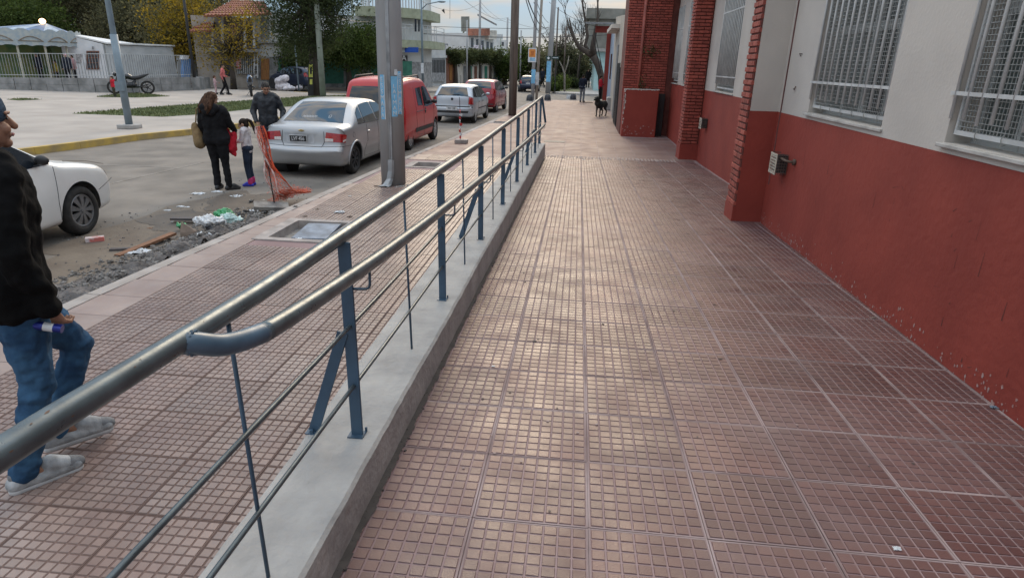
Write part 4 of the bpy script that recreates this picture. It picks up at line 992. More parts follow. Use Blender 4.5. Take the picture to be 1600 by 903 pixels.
g_, gc = hatch('parked_hatchback', 'pale silver hatchback with a roof aerial, between red van and dark red car', (-4.70, 26.3, -.15), R_(-2.4), paint('pale_silver_paint', (0.42, 0.45, 0.49), 0.5, .36), 1.64, GP, .93, 1.42, 'gol')
plate(g_, gc, .56, 'FKR 208', white=True, w=.42)
b = MB(); b.tube([(.12, -.9, 1.42), (.12, -.98, 1.75)], .006, 5); b.build('aerial', m_trim, g_, local=True)
FP = [(-1.75, .26), (-1.90, .34), (-1.94, .60), (-1.86, .78), (-1.80, 1.08), (-1.48, 1.38), (-1.25, 1.46), (-.5, 1.49), (.1, 1.46), (.4, 1.38), (1.15, 1.0), (1.75, .84), (1.95, .66), (1.98, .45), (1.9, .28), (1.7, .22), (1.2, .2), (-1.2, .2)]
hatch('parked_hatchback', 'dark red hatchback with a glossy roof parked ahead of the pale silver one', (-4.62, 32.2, -.15), R_(-3.0), paint('wine_paint', (0.26, 0.008, 0.02), 0.1, .25), 1.70, FP, .98, 1.48, 'fiesta')
SP = [(-1.8, .34), (-2.0, .40), (-2.05, .66), (-1.98, .78), (-1.94, 1.08), (-1.66, 1.50), (-1.4, 1.60), (-.5, 1.64), (.1, 1.60), (.45, 1.50), (1.15, 1.1), (1.8, .98), (2.02, .8), (2.05, .5), (1.95, .34), (1.7, .28), (1.2, .26), (-1.2, .26)]
s_, sc_ = hatch('dark_car', 'dark blue car standing farther along the street beyond the wooden post', (-4.15, 55.5, -.15), R_(-3), paint('navy_paint', (0.014, 0.022, 0.05), 0.2, .3), 1.78, SP, 1.04, 1.63, 'suv')
plate(s_, sc_, .86, 'KPT 615', white=True); s_.scale = (.80, .80, .80)
s2, c2 = hatch('dark_saloon', 'dark blue car parked in front of the green shutters across the square', (-19.6, 44.2, 0), R_(66), MATS['navy_paint'], 1.72, FP, .98, 1.48, 'fiesta')
# --- white car passing on the left, only its nose in the frame
def whitecar():
    o = shell('white_car', 'white car driving past behind the walking man, only its nose and front wheel in view', (-7.04, 6.02, -.15), R_(3))
    P = [(-1.85, .26), (-2.0, .34), (-2.05, .60), (-1.95, .95), (-1.7, 1.05), (-1.4, 1.30), (-1.0, 1.42), (-.4, 1.47), (.15, 1.43), (.45, 1.34), (1.05, .985), (1.45, .93), (1.85, .85), (2.02, .74), (2.11, .54), (2.08, .34), (1.95, .24), (1.2, .2), (-1.2, .2)]
    c = Car(1.72, P, .95, 1.45, tumble=.19, bow=.11, planr=.08, planf=.09, r=.09)
    pm = paint('white_paint', (0.72, 0.71, 0.69), 0.0, .25)
    c.body([pm, m_trim], [(-1.25, .315, .37), (1.30, .315, .375)], parent=o)
    for x in (-.74, .74):
        for y in (-1.25, 1.30): wheel(o, x, y, .315, .20, 'cap', M('grey_hubcap', (0.22, 0.22, 0.225), .4, metal=.6, scale=6))
    b = MB()
    for sg in (-1, 1): bw = MB(); c.side(bw, [(-.9, .98), (-.1, .95)], [(-.8, 1.33), (-.1, 1.38)], sg); bw.build('side_window', m_cglass, o, local=True, smooth=True); bw = MB(); c.side(bw, [(-.03, .95), (.9, .97)], [(-.05, 1.38), (.36, 1.31)], sg); bw.build('side_window', m_cglass, o, local=True, smooth=True)
    b = MB(); c.patch(b, (-.78, 1.0), (.78, 1.0), (.68, 1.31), (-.68, 1.31), 12, 8, rear=False); b.build('windscreen', m_cglass, o, local=True, smooth=True)
    b = MB(); c.patch(b, (-.7, 1.08), (.7, 1.08), (.66, 1.32), (-.66, 1.32), 12, 8); b.build('rear_window', m_cglass, o, local=True, smooth=True)
    for sg in (-1, 1):
        b = MB(); c.patch(b, (sg*.70, .66), (sg*.97, .68), (sg*.97, .77), (sg*.74, .74), 8, 5, rear=False, off=.004)
        b.build('headlight', M('headlamp', (0.13, 0.135, 0.14), .1, coat=.8, scale=30), o, local=True, smooth=True)
    b = MB()
    for sg in (-1, 1): c.sline(b, [(.93, .93), (.90, .5), (.92, .28)], sg); c.sline(b, [(1.12, .97), (1.5, .92), (1.86, .83)], sg); c.sline(b, [(1.66, .52), (2.0, .62)], sg)
    c.rline(b, [(-.9, .80), (.9, .80)], rear=False); b.build('panel_gap', m_trim, o, local=True)
    b = MB(); c.patch(b, (-.7, .34), (.7, .34), (.75, .56), (-.75, .56), 10, 5, rear=False); b.build('lower_grille', m_trim, o, local=True, smooth=True)
    mirror(o, c, 1, .72, 1.0, m_trim); mirror(o, c, -1, .72, 1.0, m_trim)
whitecar()
# ------------------------------------------------------------------ people and animals
m_skin = M('skin', (0.40, 0.235, 0.165), 0.55, scale=12, var=0.08, spec=.4)
m_skin2 = M('skin_tan', (0.30, 0.155, 0.10), 0.55, scale=12, var=0.08, spec=.4)
m_hair = M('dark_hair', (0.022, 0.014, 0.010), 0.75, scale=30, var=.3, bump=0.5, bscale=60, stretch=(1, 1, .15), spec=.2)
m_hairb = M('brown_hair', (0.062, 0.030, 0.017), 0.8, scale=30, var=.35, bump=0.5, bscale=50, stretch=(1, 1, .15), spec=.15)
def cloth(nm, c, c2=None, b=.7, bs=14, sc=5): return M(nm, c, 0.9, scale=sc, var=.18, col2=c2, bump=b, bscale=bs, spec=.2)
m_blackc = cloth('black_cloth', (0.010, 0.010, 0.012)); m_navyc = cloth('navy_cloth', (0.013, 0.017, 0.030)); m_jean = cloth('blue_denim', (0.048, 0.120, 0.215), (0.018, 0.050, 0.105), sc=7, bs=25)
m_dkjean = cloth('dark_denim', (0.022, 0.032, 0.055)); m_whitec = cloth('white_cloth', (0.62, 0.58, 0.60)); m_redc = cloth('red_cloth', (0.45, 0.02, 0.035)); m_pinkc = cloth('pink_cloth', (0.60, 0.17, 0.17))
m_greyc = cloth('grey_cloth', (0.16, 0.165, 0.18)); m_capblue = cloth('blue_knit', (0.055, 0.095, 0.15), bs=80); m_shoeg = M('grey_shoe', (0.36, 0.37, 0.38), .8, scale=14, var=.2, bump=.3); m_shoew = M('shoe_sole', (0.55, 0.56, 0.57), .7)
m_eye = M('eye_dark', (0.02, 0.015, 0.012), .2); m_lip = M('lip', (0.30, 0.11, 0.10), .5)
class Blob(MB):
    def cap(s, a, b, ra, rb, n=12):
        a, b = Vector(a), Vector(b); d = b-a; ln = d.length
        if ln < 1e-6: return s.ell(a, (ra,)*3, n)
        d.normalize(); pts = []; rs = []
        for k in range(4): t = math.pi/2*(1-k/3.2); pts.append(a-d*ra*math.sin(t)); rs.append(max(.0015, ra*math.cos(t)))
        for k in range(4): t = math.pi/2*((k+.2)/3.2); pts.append(b+d*rb*math.sin(t)); rs.append(max(.0015, rb*math.cos(t)))
        return s.tube(pts, rs, n)
    def chain(s, P, R, n=12):
        for i in range(len(P)-1): s.cap(P[i], P[i+1], R[i], R[i+1], n)
        return s
    def blob(s, name, mat, parent, voxel, smooth=4, disp=0.0, dsc=.1, fac=.5):
        o = s.build(name, mat, parent, local=True)
        r = o.modifiers.new('remesh', 'REMESH'); r.mode = 'VOXEL'; r.voxel_size = voxel; r.use_smooth_shade = True
        if smooth: q = o.modifiers.new('smooth', 'SMOOTH'); q.iterations = smooth; q.factor = fac
        if disp:
            tx = bpy.data.textures.new(name+'_folds', 'CLOUDS'); tx.noise_scale = dsc; tx.noise_depth = 1
            dm = o.modifiers.new('folds', 'DISPLACE'); dm.texture = tx; dm.strength = disp; dm.mid_level = .5; dm.texture_coords = 'LOCAL'
        return o
def hand(B, w, tip, side, palm_n, s=1.0, curl=.5):
    """palm, four unequal bent fingers and a thumb leaving the side of the palm near its base"""
    w, tip = Vector(w), Vector(tip); d = (tip-w).normalized(); nrm = Vector(palm_n).normalized(); nrm = (nrm - d*nrm.dot(d)).normalized(); x = d.cross(nrm)*side
    L_ = .085*s
    for k in (-1.2, -.4, .4, 1.2): B.cap(w+d*.01+x*k*.010*s, w+d*L_+x*k*.0165*s, .014*s, .012*s, 8)
    for k, ln in ((-1.5, .066), (-.5, .078), (.5, .074), (1.5, .056)):
        a = w+d*L_+x*k*.0195*s; c1 = (d*math.cos(curl*.7)+nrm*math.sin(curl*.7)); c2 = (d*math.cos(curl*1.8)+nrm*math.sin(curl*1.8))
        b_ = a+c1*ln*.5*s; e = b_+c2*ln*.5*s
        B.chain([a, b_, e], [.0092*s, .0085*s, .007*s], 8)
    a = w+d*.022*s-x*.022*s; b_ = a+(d*.55-x*.75+nrm*.25).normalized()*.040*s; e = b_+(d*.9-x*.2+nrm*.4).normalized()*.032*s
    B.chain([a, b_, e], [.013*s, .011*s, .0085*s], 8)
DEF = dict(head=(0, .025, 1.575), neck=(0, -.005, 1.435), chest=(0, 0, 1.26), waist=(0, .005, 1.05), hip=(0, 0, .93),
           shR=(.185, -.005, 1.385), elR=(.235, -.03, 1.11), wrR=(.245, .04, .87), tipR=(.24, .07, .70), shL=(-.185, -.005, 1.385), elL=(-.235, -.03, 1.11), wrL=(-.245, .04, .87), tipL=(-.24, .07, .70),
           hipR=(.09, 0, .90), knR=(.10, .025, .49), anR=(.105, -.02, .085), toR=(.125, .15, .03), hipL=(-.09, 0, .90), knL=(-.10, .025, .49), anL=(-.105, -.02, .085), toL=(-.125, .15, .03))
def person(label, loc, rz, H=1.70, pose=None, skin=m_skin, top=m_blackc, legs=m_blackc, shoes=m_trim, hair=m_hair, hairstyle='short', bulk=1.0, voxel=.012, headyaw=0.0, headpitch=0.0, sleeves=True, group=None, folds=.02, lean=None, curl=.5, hipw=1.0, name='person', cat='person', sole=None, scale_pose=True, face=True):
    o = thing(name, label, cat, loc, rz, group); k = H/1.70
    J = {a: Vector(b) for a, b in DEF.items()}
    if scale_pose: 
        for a, b in (pose or {}).items(): J[a] = Vector(b)
        J = {a: b*k for a, b in J.items()}
    else:
        J = {a: b*k for a, b in J.items()}
        for a, b in (pose or {}).items(): J[a] = Vector(b)
    hk = k**.5 if H < 1.45 else k; hd = J['head']; HR = Matrix.Rotation(headyaw, 3, 'Z') @ Matrix.Rotation(-headpitch, 3, 'X')
    hp = lambda x, y, z: hd + HR @ Vector((x, y, z))*hk
    B = Blob()
    # head: skull, jaw, nose, ears, brow, chin
    B.ell(hp(0, -.008, .03), (.074*hk, .094*hk, .086*hk), 16, rot=HR); B.ell(hp(0, .022, -.035), (.058*hk, .068*hk, .078*hk), 14, rot=HR); B.ell(hp(0, .068, -.088), (.030*hk, .024*hk, .022*hk), 10, rot=HR)
    B.cap(hp(0, .082, .022), hp(0, .108, -.022), .010*hk, .016*hk, 8); B.ell(hp(0, .082, -.056), (.030*hk, .014*hk, .012*hk), 10, rot=HR); B.ell(hp(0, .072, .035), (.056*hk, .022*hk, .014*hk), 10, rot=HR)
    for sg in (-1, 1): B.ell(hp(sg*.076, -.008, -.005), (.012*hk, .022*hk, .034*hk), 10, rot=HR); B.ell(hp(sg*.034, .066, -.03), (.026*hk, .022*hk, .026*hk), 10, rot=HR)
    B.chain([hp(0, -.02, -.04), J['neck'], J['neck']*.7+J['chest']*.3], [.052*k, .056*k, .08*k])
    B.chain([J['chest']+Vector((0, 0, .06*k)), J['chest'], J['waist'], J['hip']], [.088*k, .092*k, .088*k, .095*k])
    for sd in 'RL':
        sg = 1 if sd == 'R' else -1
        B.cap(J['neck']*.6+J['chest']*.4, J['sh'+sd], .07*k, .052*k); B.chain([J['sh'+sd], J['el'+sd], J['wr'+sd]], [.050*k, .040*k, .026*k])
        hand(B, J['wr'+sd], J['tip'+sd], sg, (-sg*.5, .6, 0) if J['wr'+sd].y < .2*k else (-sg*.8, 0, -.2), hk if H > 1.45 else k*1.08, curl)
        B.chain([J['hip'+sd], J['kn'+sd], J['an'+sd]], [.085*k, .055*k, .038*k]); B.chain([J['an'+sd]+Vector((0, 0, -.01*k)), J['to'+sd]], [.030*k, .020*k])
    B.blob('body', skin, o, .0055 if voxel < .0095 and H > 1.5 else min(voxel, .0075 if H < 1.45 else voxel), 2)
    # top
    T = Blob(); q = bulk*k
    T.cap(J['shL']*.72, J['shR']*.72, .085*q, .085*q) if False else None
    T.cap(J['shL']*.75+J['neck']*.25, J['shR']*.75+J['neck']*.25, .085*q, .085*q)
    T.cap(J['neck']+Vector((0, 0, -.02*k)), J['chest'], .075*k, .13*q)
    for sg in (-1, 1):
        T.cap(J['chest']+Vector((sg*.065*q, .01*k, .05*k)), J['waist']+Vector((sg*.055*q, 0, 0)), .122*q, .112*q)
        T.cap(J['waist']+Vector((sg*.055*q, 0, 0)), J['hip']+Vector((sg*.065*q*hipw, 0, -.02*k)), .112*q, .122*q*hipw)
    for sd in 'RL': T.chain([J['sh'+sd], J['el'+sd], J['wr'+sd]], [.068*q, .056*q, .041*q])
    T.blob('top', top, o, voxel, 5, folds*k, .09)
    G = Blob()
    for sd in 'RL': G.chain([J['hip'+sd]+Vector((0, 0, .05*k)), J['hip'+sd]*.5+J['kn'+sd]*.5, J['kn'+sd], J['an'+sd]+Vector((0, 0, .0))], [.108*k*hipw, .088*k*hipw, .068*k, .058*k])
    G.cap(J['hipL']+Vector((0, -.01, .05*k)), J['hipR']+Vector((0, -.01, .05*k)), .112*k*hipw, .112*k*hipw)
    G.blob('trousers', legs, o, voxel, 4, folds*k*.8, .07)
    for sd in 'RL':
        S = Blob(); a, t = J['an'+sd], J['to'+sd]; hz = a+(a-t).normalized()*.045*k; hz.z = t.z+.008*k if a.z-t.z < .12*k else a.z-.05*k
        S.cap(a+Vector((0, 0, -.005)), hz, .046*k, .040*k); S.cap(hz, t, .040*k, .036*k); S.cap(a*.5+t*.5+Vector((0, 0, .02*k)), t, .042*k, .033*k)
        so = S.blob('shoe', shoes, o, min(voxel, .009), 3)
        if sole is not None:
            Q = Blob(); dz = Vector((0, 0, -.026*k)); Q.cap(hz+dz, t+dz*.9, .034*k, .030*k); sb = Q.blob('sole', sole, so, .008, 1)
    # hair
    Hh = Blob()
    if hairstyle in ('short', 'pony', 'long'):
        Hh.ell(hp(0, -.016, .042), (.081*hk, .098*hk, .086*hk), 16, rot=HR)
        Hh.ell(hp(0, -.055, -.005), (.072*hk, .058*hk, .075*hk), 14, rot=HR)
        if hairstyle == 'pony': Hh.ell(hp(0, -.11, .075), (.030*hk, .032*hk, .03*hk)); Hh.chain([hp(0, -.11, .08), hp(0, -.17, .03), hp(0, -.185, -.10), hp(0, -.165, -.24)], [.026*hk, .036*hk, .033*hk, .010*hk])
        if hairstyle == 'long':
            for x in (-.085, -.045, 0, .045, .085): Hh.chain([hp(x*.9, -.05, .04), hp(x*1.25, -.075, -.07), hp(x*1.45, -.095, -.17), hp(x*1.35+random.uniform(-.02, .02), -.10, -.26+random.uniform(-.03, .03))], [.05*hk, .052*hk, .048*hk, .02*hk])
        Hh.blob('hair', hair, o, min(voxel, .010), 2, .02 if hairstyle == 'long' else .006, .04)
    elif hairstyle == 'cap':
        Hh.ell(hp(0, -.012, .050), (.089*hk, .108*hk, .096*hk), 16, rot=HR); Hh.ell(hp(0, -.02, .012), (.086*hk, .085*hk, .05*hk), 14, rot=HR); Hh.cap(hp(-.03, -.07, .02), hp(.03, -.07, .02), .055*hk, .055*hk)
        Hh.blob('beanie', m_capblue, o, .008, 3)
    if face:
        E_ = MB()
        for sg in (-1, 1): E_.ell(hp(sg*.032, .0815, .010), (.010*hk, .005*hk, .0045*hk), 10, rot=HR)
        E_.build('eyes', m_eye, o, local=True, smooth=True)
        E_ = MB()
        for sg in (-1, 1): E_.cap if False else E_.tube([hp(sg*.014, .095, .030), hp(sg*.034, .092, .036), hp(sg*.052, .076, .030)], .005*hk, 6)
        E_.build('eyebrows', skin if hairstyle == 'cap' else hair, o, local=True, smooth=True)
        E_ = MB(); E_.tube([hp(-.024, .090, -.057), hp(-.008, .0975, -.054), hp(.008, .0975, -.054), hp(.024, .090, -.057)], .0055*hk, 6); E_.build('mouth', m_lip, o, local=True, smooth=True)
    return o, J, hp
# the walking man close on the left
wp = dict(head=(.0, .03, 1.795), neck=(0, -.01, 1.645), chest=(0, -.02, 1.44), waist=(0, -.03, 1.20), hip=(0, -.03, 1.04), shR=(.20, -.02, 1.575), elR=(.265, -.05, 1.24), wrR=(.235, .05, .955), tipR=(.20, .12, .79),
          shL=(-.20, -.01, 1.575), elL=(-.27, -.12, 1.26), wrL=(-.25, -.10, .98), tipL=(-.24, -.08, .80),
          hipR=(.095, -.03, 1.0), knR=(.10, -.03, .55), anR=(.085, -.17, .10), toR=(.10, .045, .035), hipL=(-.095, -.02, 1.0), knL=(-.10, .235, .60), anL=(-.13, .06, .155), toL=(-.10, .29, .075))
wm, WJ, whp = person('man striding past at the left edge in black jacket, blue jeans and knit cap', (-2.668, 2.606, 0), R_(-30), 1.88, wp, m_skin2, M('quilted_black', (0.0055, 0.0056, 0.006), .9, scale=5, var=.1, bump=.5, bscale=30, spec=.12), m_jean, m_shoeg, m_hair, 'cap', 1.22, .009, headyaw=R_(-2), scale_pose=False, sole=m_shoew, folds=.035, curl=.9, hipw=1.04)
T = Blob()
T.chain([WJ['neck']+Vector((.0, -.02, -.02)), WJ['neck']+Vector((0, .01, .03))], [.088, .078]); T.blob('collar', MATS['quilted_black'], wm, .01, 3)
for sd in 'RL':
    a_, o_t = WJ['an'+sd], WJ['to'+sd]; b = MB()
    for k_ in range(4):
        c_ = a_.lerp(o_t, .42+.12*k_)+Vector((0, 0, .045-.006*k_)); b.tube([c_+Vector((-.028, -.006, -.006)), c_+Vector((0, 0, .006)), c_+Vector((.028, .006, -.006))], .0035, 5)
    b.build('laces', m_shoew, wm, local=True, smooth=True)
    T = Blob(); T.cap(a_.lerp(o_t, .86)+Vector((0, 0, .008)), o_t+Vector((0, .012, .004)), .040, .034); T.blob('toe_panel', M('shoe_dark_panel', (.17, .175, .185), .8, scale=30, bump=.3), wm, .008, 2)
    T = Blob(); T.cap(a_+Vector((0, -.035, -.045)), a_+Vector((0, -.045, -.012)), .038, .030); T.blob('heel_panel', MATS['shoe_dark_panel'], wm, .008, 2)
    T = Blob(); T.cap(a_+Vector((0, -.004, -.01)), a_+Vector((0, -.002, .05)), .047, .045); T.blob('sock', m_trim, wm, .008, 2)
w_, t_ = WJ['wrR'], WJ['tipR']; d_ = (t_-w_).normalized()
can = thing('drink_can', 'small blue can held in the hand of the walking man', 'can', (0, 0, 0))
cw = Matrix.Rotation(R_(-30), 3, 'Z') @ (w_+d_*.095+Vector((.015, -.065, -.01))) + Vector((-2.668, 2.606, 0)); can.location = cw
b = MB(); b.tube([(-.055, .0, .012), (.055, .03, -.012)], .021, 14); b.build('can_body', M('can_blue', (0.015, 0.025, 0.20), .3, metal=.4), can, local=True, smooth=False)
b = MB(); b.tube([(-.018, .010, .004), (.022, .021, -.0048)], .0215, 14); b.build('can_label', m_platew, can, local=True)
# family by the silver car
wo, J1, h1 = person('woman in black with long brown hair, seen from behind beside the girl', (-6.20, 10.52, -.15), R_(2), 1.66, dict(elR=(.24, .10, 1.13), wrR=(.20, .30, 1.02), tipR=(.19, .42, .95), elL=(-.25, .0, 1.10), wrL=(-.25, .16, .95), tipL=(-.23, .28, .88), knL=(-.085, .02, .49), anL=(-.08, -.01, .085), toL=(-.09, .15, .03), anR=(.14, -.02, .085), toR=(.26, .09, .03)), m_skin, m_blackc, m_blackc, m_trim, m_hairb, 'long', 1.17, .014, headyaw=R_(-28), headpitch=R_(22), hipw=1.12, folds=.03)
T = Blob(); T.cap((-.10, -.09, 1.40), (.10, -.09, 1.40), .075, .075); T.cap((-.06, -.13, 1.33), (.06, -.13, 1.33), .06, .06); T.blob('hood', m_blackc, wo, .014, 4, .02, .06)
hb = thing('handbag', 'tan shoulder bag hanging at the left side of the woman in black', 'bag', (-6.50, 10.50, .60)); T = Blob(); T.cap((0, 0, .05), (-.03, -.03, .34), .10, .06); T.cap((-.02, .14, .06), (-.03, .06, .32), .09, .05); T.blob('bag_body', cloth('tan_cloth', (0.23, 0.16, 0.085)), hb, .015, 3, .02, .06)
b = MB(); b.tube([(-.03, 0, .36), (.02, .0, .62), (.16, .02, .70)], .012, 6); b.build('strap', MATS['tan_cloth'], hb, local=True)
rb_ = thing('red_bag', 'bright red cloth bag with white drawstring held between the woman and the girl', 'bag', (-6.04, 10.66, .40)); T = Blob()
T.chain([(-.05, .0, .45), (-.03, 0, .31), (.02, 0, .15), (.07, 0, .04)], [.06, .09, .085, .025]); T.cap((.08, .02, .40), (.04, .0, .2), .05, .075); T.cap((-.06, 0, .2), (-.06, 0, .06), .04, .018); T.blob('bag_body', m_redc, rb_, .013, 3, .04, .07)
b = MB(); b.tube([(-.10, -.10, .46), (-.15, -.11, .36), (-.10, -.125, .27), (-.02, -.13, .26), (-.05, -.125, .36)], .012, 6); b.tube([(-.12, -.09, .48), (-.10, -.12, .38), (-.04, -.13, .30)], .014, 6); b.build('drawstring', m_whitec, rb_, local=True, smooth=True)
gi, J2, h2 = person('small girl with a ponytail in a white top, dark leggings and bright blue shoes', (-5.90, 10.97, -.15), R_(100), 1.22, dict(head=(0, .03, 1.52), elR=(.20, .06, 1.15), wrR=(.12, .26, 1.10), tipR=(.10, .40, 1.06), elL=(-.20, .06, 1.15), wrL=(-.13, .26, 1.10), tipL=(-.11, .40, 1.06), anR=(.08, -.02, .085), toR=(.08, .15, .03)), m_skin, m_whitec, m_dkjean, M('blue_shoe', (0.035, 0.045, 0.42), .6), m_hair, 'pony', 1.0, .009, headpitch=R_(14), folds=.015)
b = Blob()
for sd in 'RL': b.cap(J2['an'+sd]+Vector((0, 0, .01)), J2['an'+sd]+Vector((0, 0, .07)), .047, .046)
b.blob('socks', M('magenta_sock', (0.42, 0.03, 0.13), .9), gi, .009, 2)
mn, J3, h3 = person('grey haired man in a dark padded jacket standing behind the silver car, looking down', (-6.62, 13.35, -.15), R_(-155), 1.74, dict(head=(0, .07, 1.57), elR=(.29, -.02, 1.12), wrR=(.24, .16, .92), tipR=(.18, .26, .82), elL=(-.30, -.02, 1.12), wrL=(-.26, .14, .93), tipL=(-.2, .24, .85)), m_skin2, M('padded_navy', (0.014, 0.017, 0.024), .6, scale=5, var=.2, bump=.8, bscale=10), m_dkjean, m_trim, M('grey_hair', (0.05, 0.044, 0.04), .8, scale=30, var=.3, bump=.4, spec=.2), 'short', 1.12, .013, headpitch=R_(26), headyaw=R_(12), folds=.03)
T = Blob(); T.chain([(-.07, -.03, 1.49), (0, -.06, 1.50), (.07, -.03, 1.49)], [.06, .06, .06]); T.cap((-.07, .03, 1.45), (.07, .03, 1.45), .05, .05); T.blob('collar', MATS['padded_navy'], mn, .013, 3)
# people farther off
WALK = dict(knR=(.10, .14, .50), anR=(.10, .20, .10), toR=(.11, .36, .05), knL=(-.10, .02, .48), anL=(-.10, -.22, .13), toL=(-.11, -.08, .04), elR=(.25, -.10, 1.12), wrR=(.24, -.02, .88), tipR=(.23, .02, .72), elL=(-.22, .0, 1.12), wrL=(-.2, .2, 1.0), tipL=(-.19, .34, .98))
pw = at(352, 149); person('woman in a pink top and black trousers walking across the square', (pw[0], pw[1], 0), R_(-62), 1.62, WALK, m_skin, m_pinkc, m_blackc, m_trim, m_hair, 'short', .95, .02)
pc = at(338, 148); person('small child in pale pink on a toy scooter beside the woman in the pink top', (pc[0], pc[1], 0), R_(-70), .98, dict(elR=(.18, .12, 1.15), wrR=(.12, .34, 1.12), tipR=(.1, .46, 1.1)), m_skin, cloth('pale_pink', (0.52, 0.36, 0.38)), MATS['pale_pink'], m_trim, m_hairb, 'short', 1.0, .02)
sc_ = thing('toy_scooter', 'small dark toy scooter under the child in pale pink', 'scooter', (pc[0]+.25, pc[1]+.1, 0), R_(-70)); b = MB(); b.box((0, 0, .08), (.10, .55, .03)); b.tube([(0, .28, .08), (0, .22, .62)], .015, 6); b.tube([(-.16, .22, .62), (.16, .22, .62)], .014, 6); b.build('deck', m_trim, sc_, local=True)
for y in (-.24, .3): b = MB(); b.lathe([(.001, -.02), (.06, -.02), (.06, .02), (.001, .02)], (0, y, .06), 12, 'X'); b.build('wheel', m_tyre, sc_, local=True)
rc = at(180, 152); person('small child in a red jacket standing on the grass strip by the plaza wall', (rc[0], rc[1], 0), R_(160), .95, None, m_skin, m_redc, cloth('olive_cloth', (0.05, 0.05, 0.035)), m_trim, m_hair, 'short', 1.2, .02)
fm = at(909, 160); person('man in a navy jacket and grey trousers standing at the far end of the pavement', (fm[0], fm[1], 0), R_(-25), 1.56, dict(elR=(.24, .05, 1.14), wrR=(.16, .24, 1.15), tipR=(.1, .3, 1.25)), m_skin2, m_navyc, m_greyc, m_trim, m_hair, 'short', 1.1, .018, headpitch=R_(10))
rw = (1.24, 40.1, 0); person('woman in a red top and black trousers standing beside the red doorpost', (rw[0], rw[1], 0), R_(-80), 1.52, dict(elR=(.24, .05, 1.14), wrR=(.16, .24, 1.15), tipR=(.1, .3, 1.25)), m_skin, m_redc, m_blackc, m_trim, m_hair, 'short', 1.05, .018)
dk = at(918, 138); person('distant dark figure walking on the pavement beyond the crossing', (dk[0], dk[1], 0), R_(180), 1.75, WALK, m_skin, m_blackc, m_blackc, m_trim, m_hair, 'short', 1.1, .03)
dk = at(847, 137.5); person('distant pedestrian in dark clothes on the street behind the bus stop pole', (dk[0], dk[1], 0), R_(150), 1.7, WALK, m_skin, m_navyc, m_blackc, m_trim, m_hair, 'short', 1.1, .03)
# black dog
dg0 = at(938, 182); DG = thing('dog', 'black dog standing on the pavement in front of the beige doorway', 'dog', (dg0[0], dg0[1], 0), R_(150))
B = Blob(); k = 1.12     # faces +Y locally
B.chain([(0, -.26, .47), (0, -.05, .46), (0, .16, .46), (0, .26, .49)], [.125, .122, .158, .135]); B.chain([(0, .25, .52), (0, .34, .61), (0, .38, .66)], [.12, .095, .085])
B.ell((0, .41, .68), (.085, .10, .082), 12); B.chain([(0, .46, .66), (0, .56, .635)], [.055, .040])
for sg in (-1, 1):
    B.chain([(sg*.04, .38, .74), (sg*.075, .36, .70), (sg*.085, .38, .64)], [.022, .026, .012])
    B.chain([(sg*.07, .20, .46), (sg*.075, .17, .32), (sg*.075, .20, .18), (sg*.075, .19, .045)], [.07, .045, .028, .025]); B.cap((sg*.075, .19, .03), (sg*.075, .245, .022), .028, .024)
    B.chain([(sg*.07, -.24, .44), (sg*.085, -.18, .30), (sg*.085, -.32, .185), (sg*.085, -.285, .045)], [.095, .058, .028, .025]); B.cap((sg*.085, -.285, .03), (sg*.085, -.225, .022), .028, .024)
B.chain([(0, -.33, .50), (0, -.42, .44), (0, -.45, .30), (0, -.43, .20)], [.032, .026, .02, .010])
B.v = [(x*k, y*k, z*k) for x, y, z in B.v]
B.blob('body', M('black_fur', (0.012, 0.011, 0.010), .6, scale=20, var=.2, bump=.9, bscale=45), DG, .014, 4)
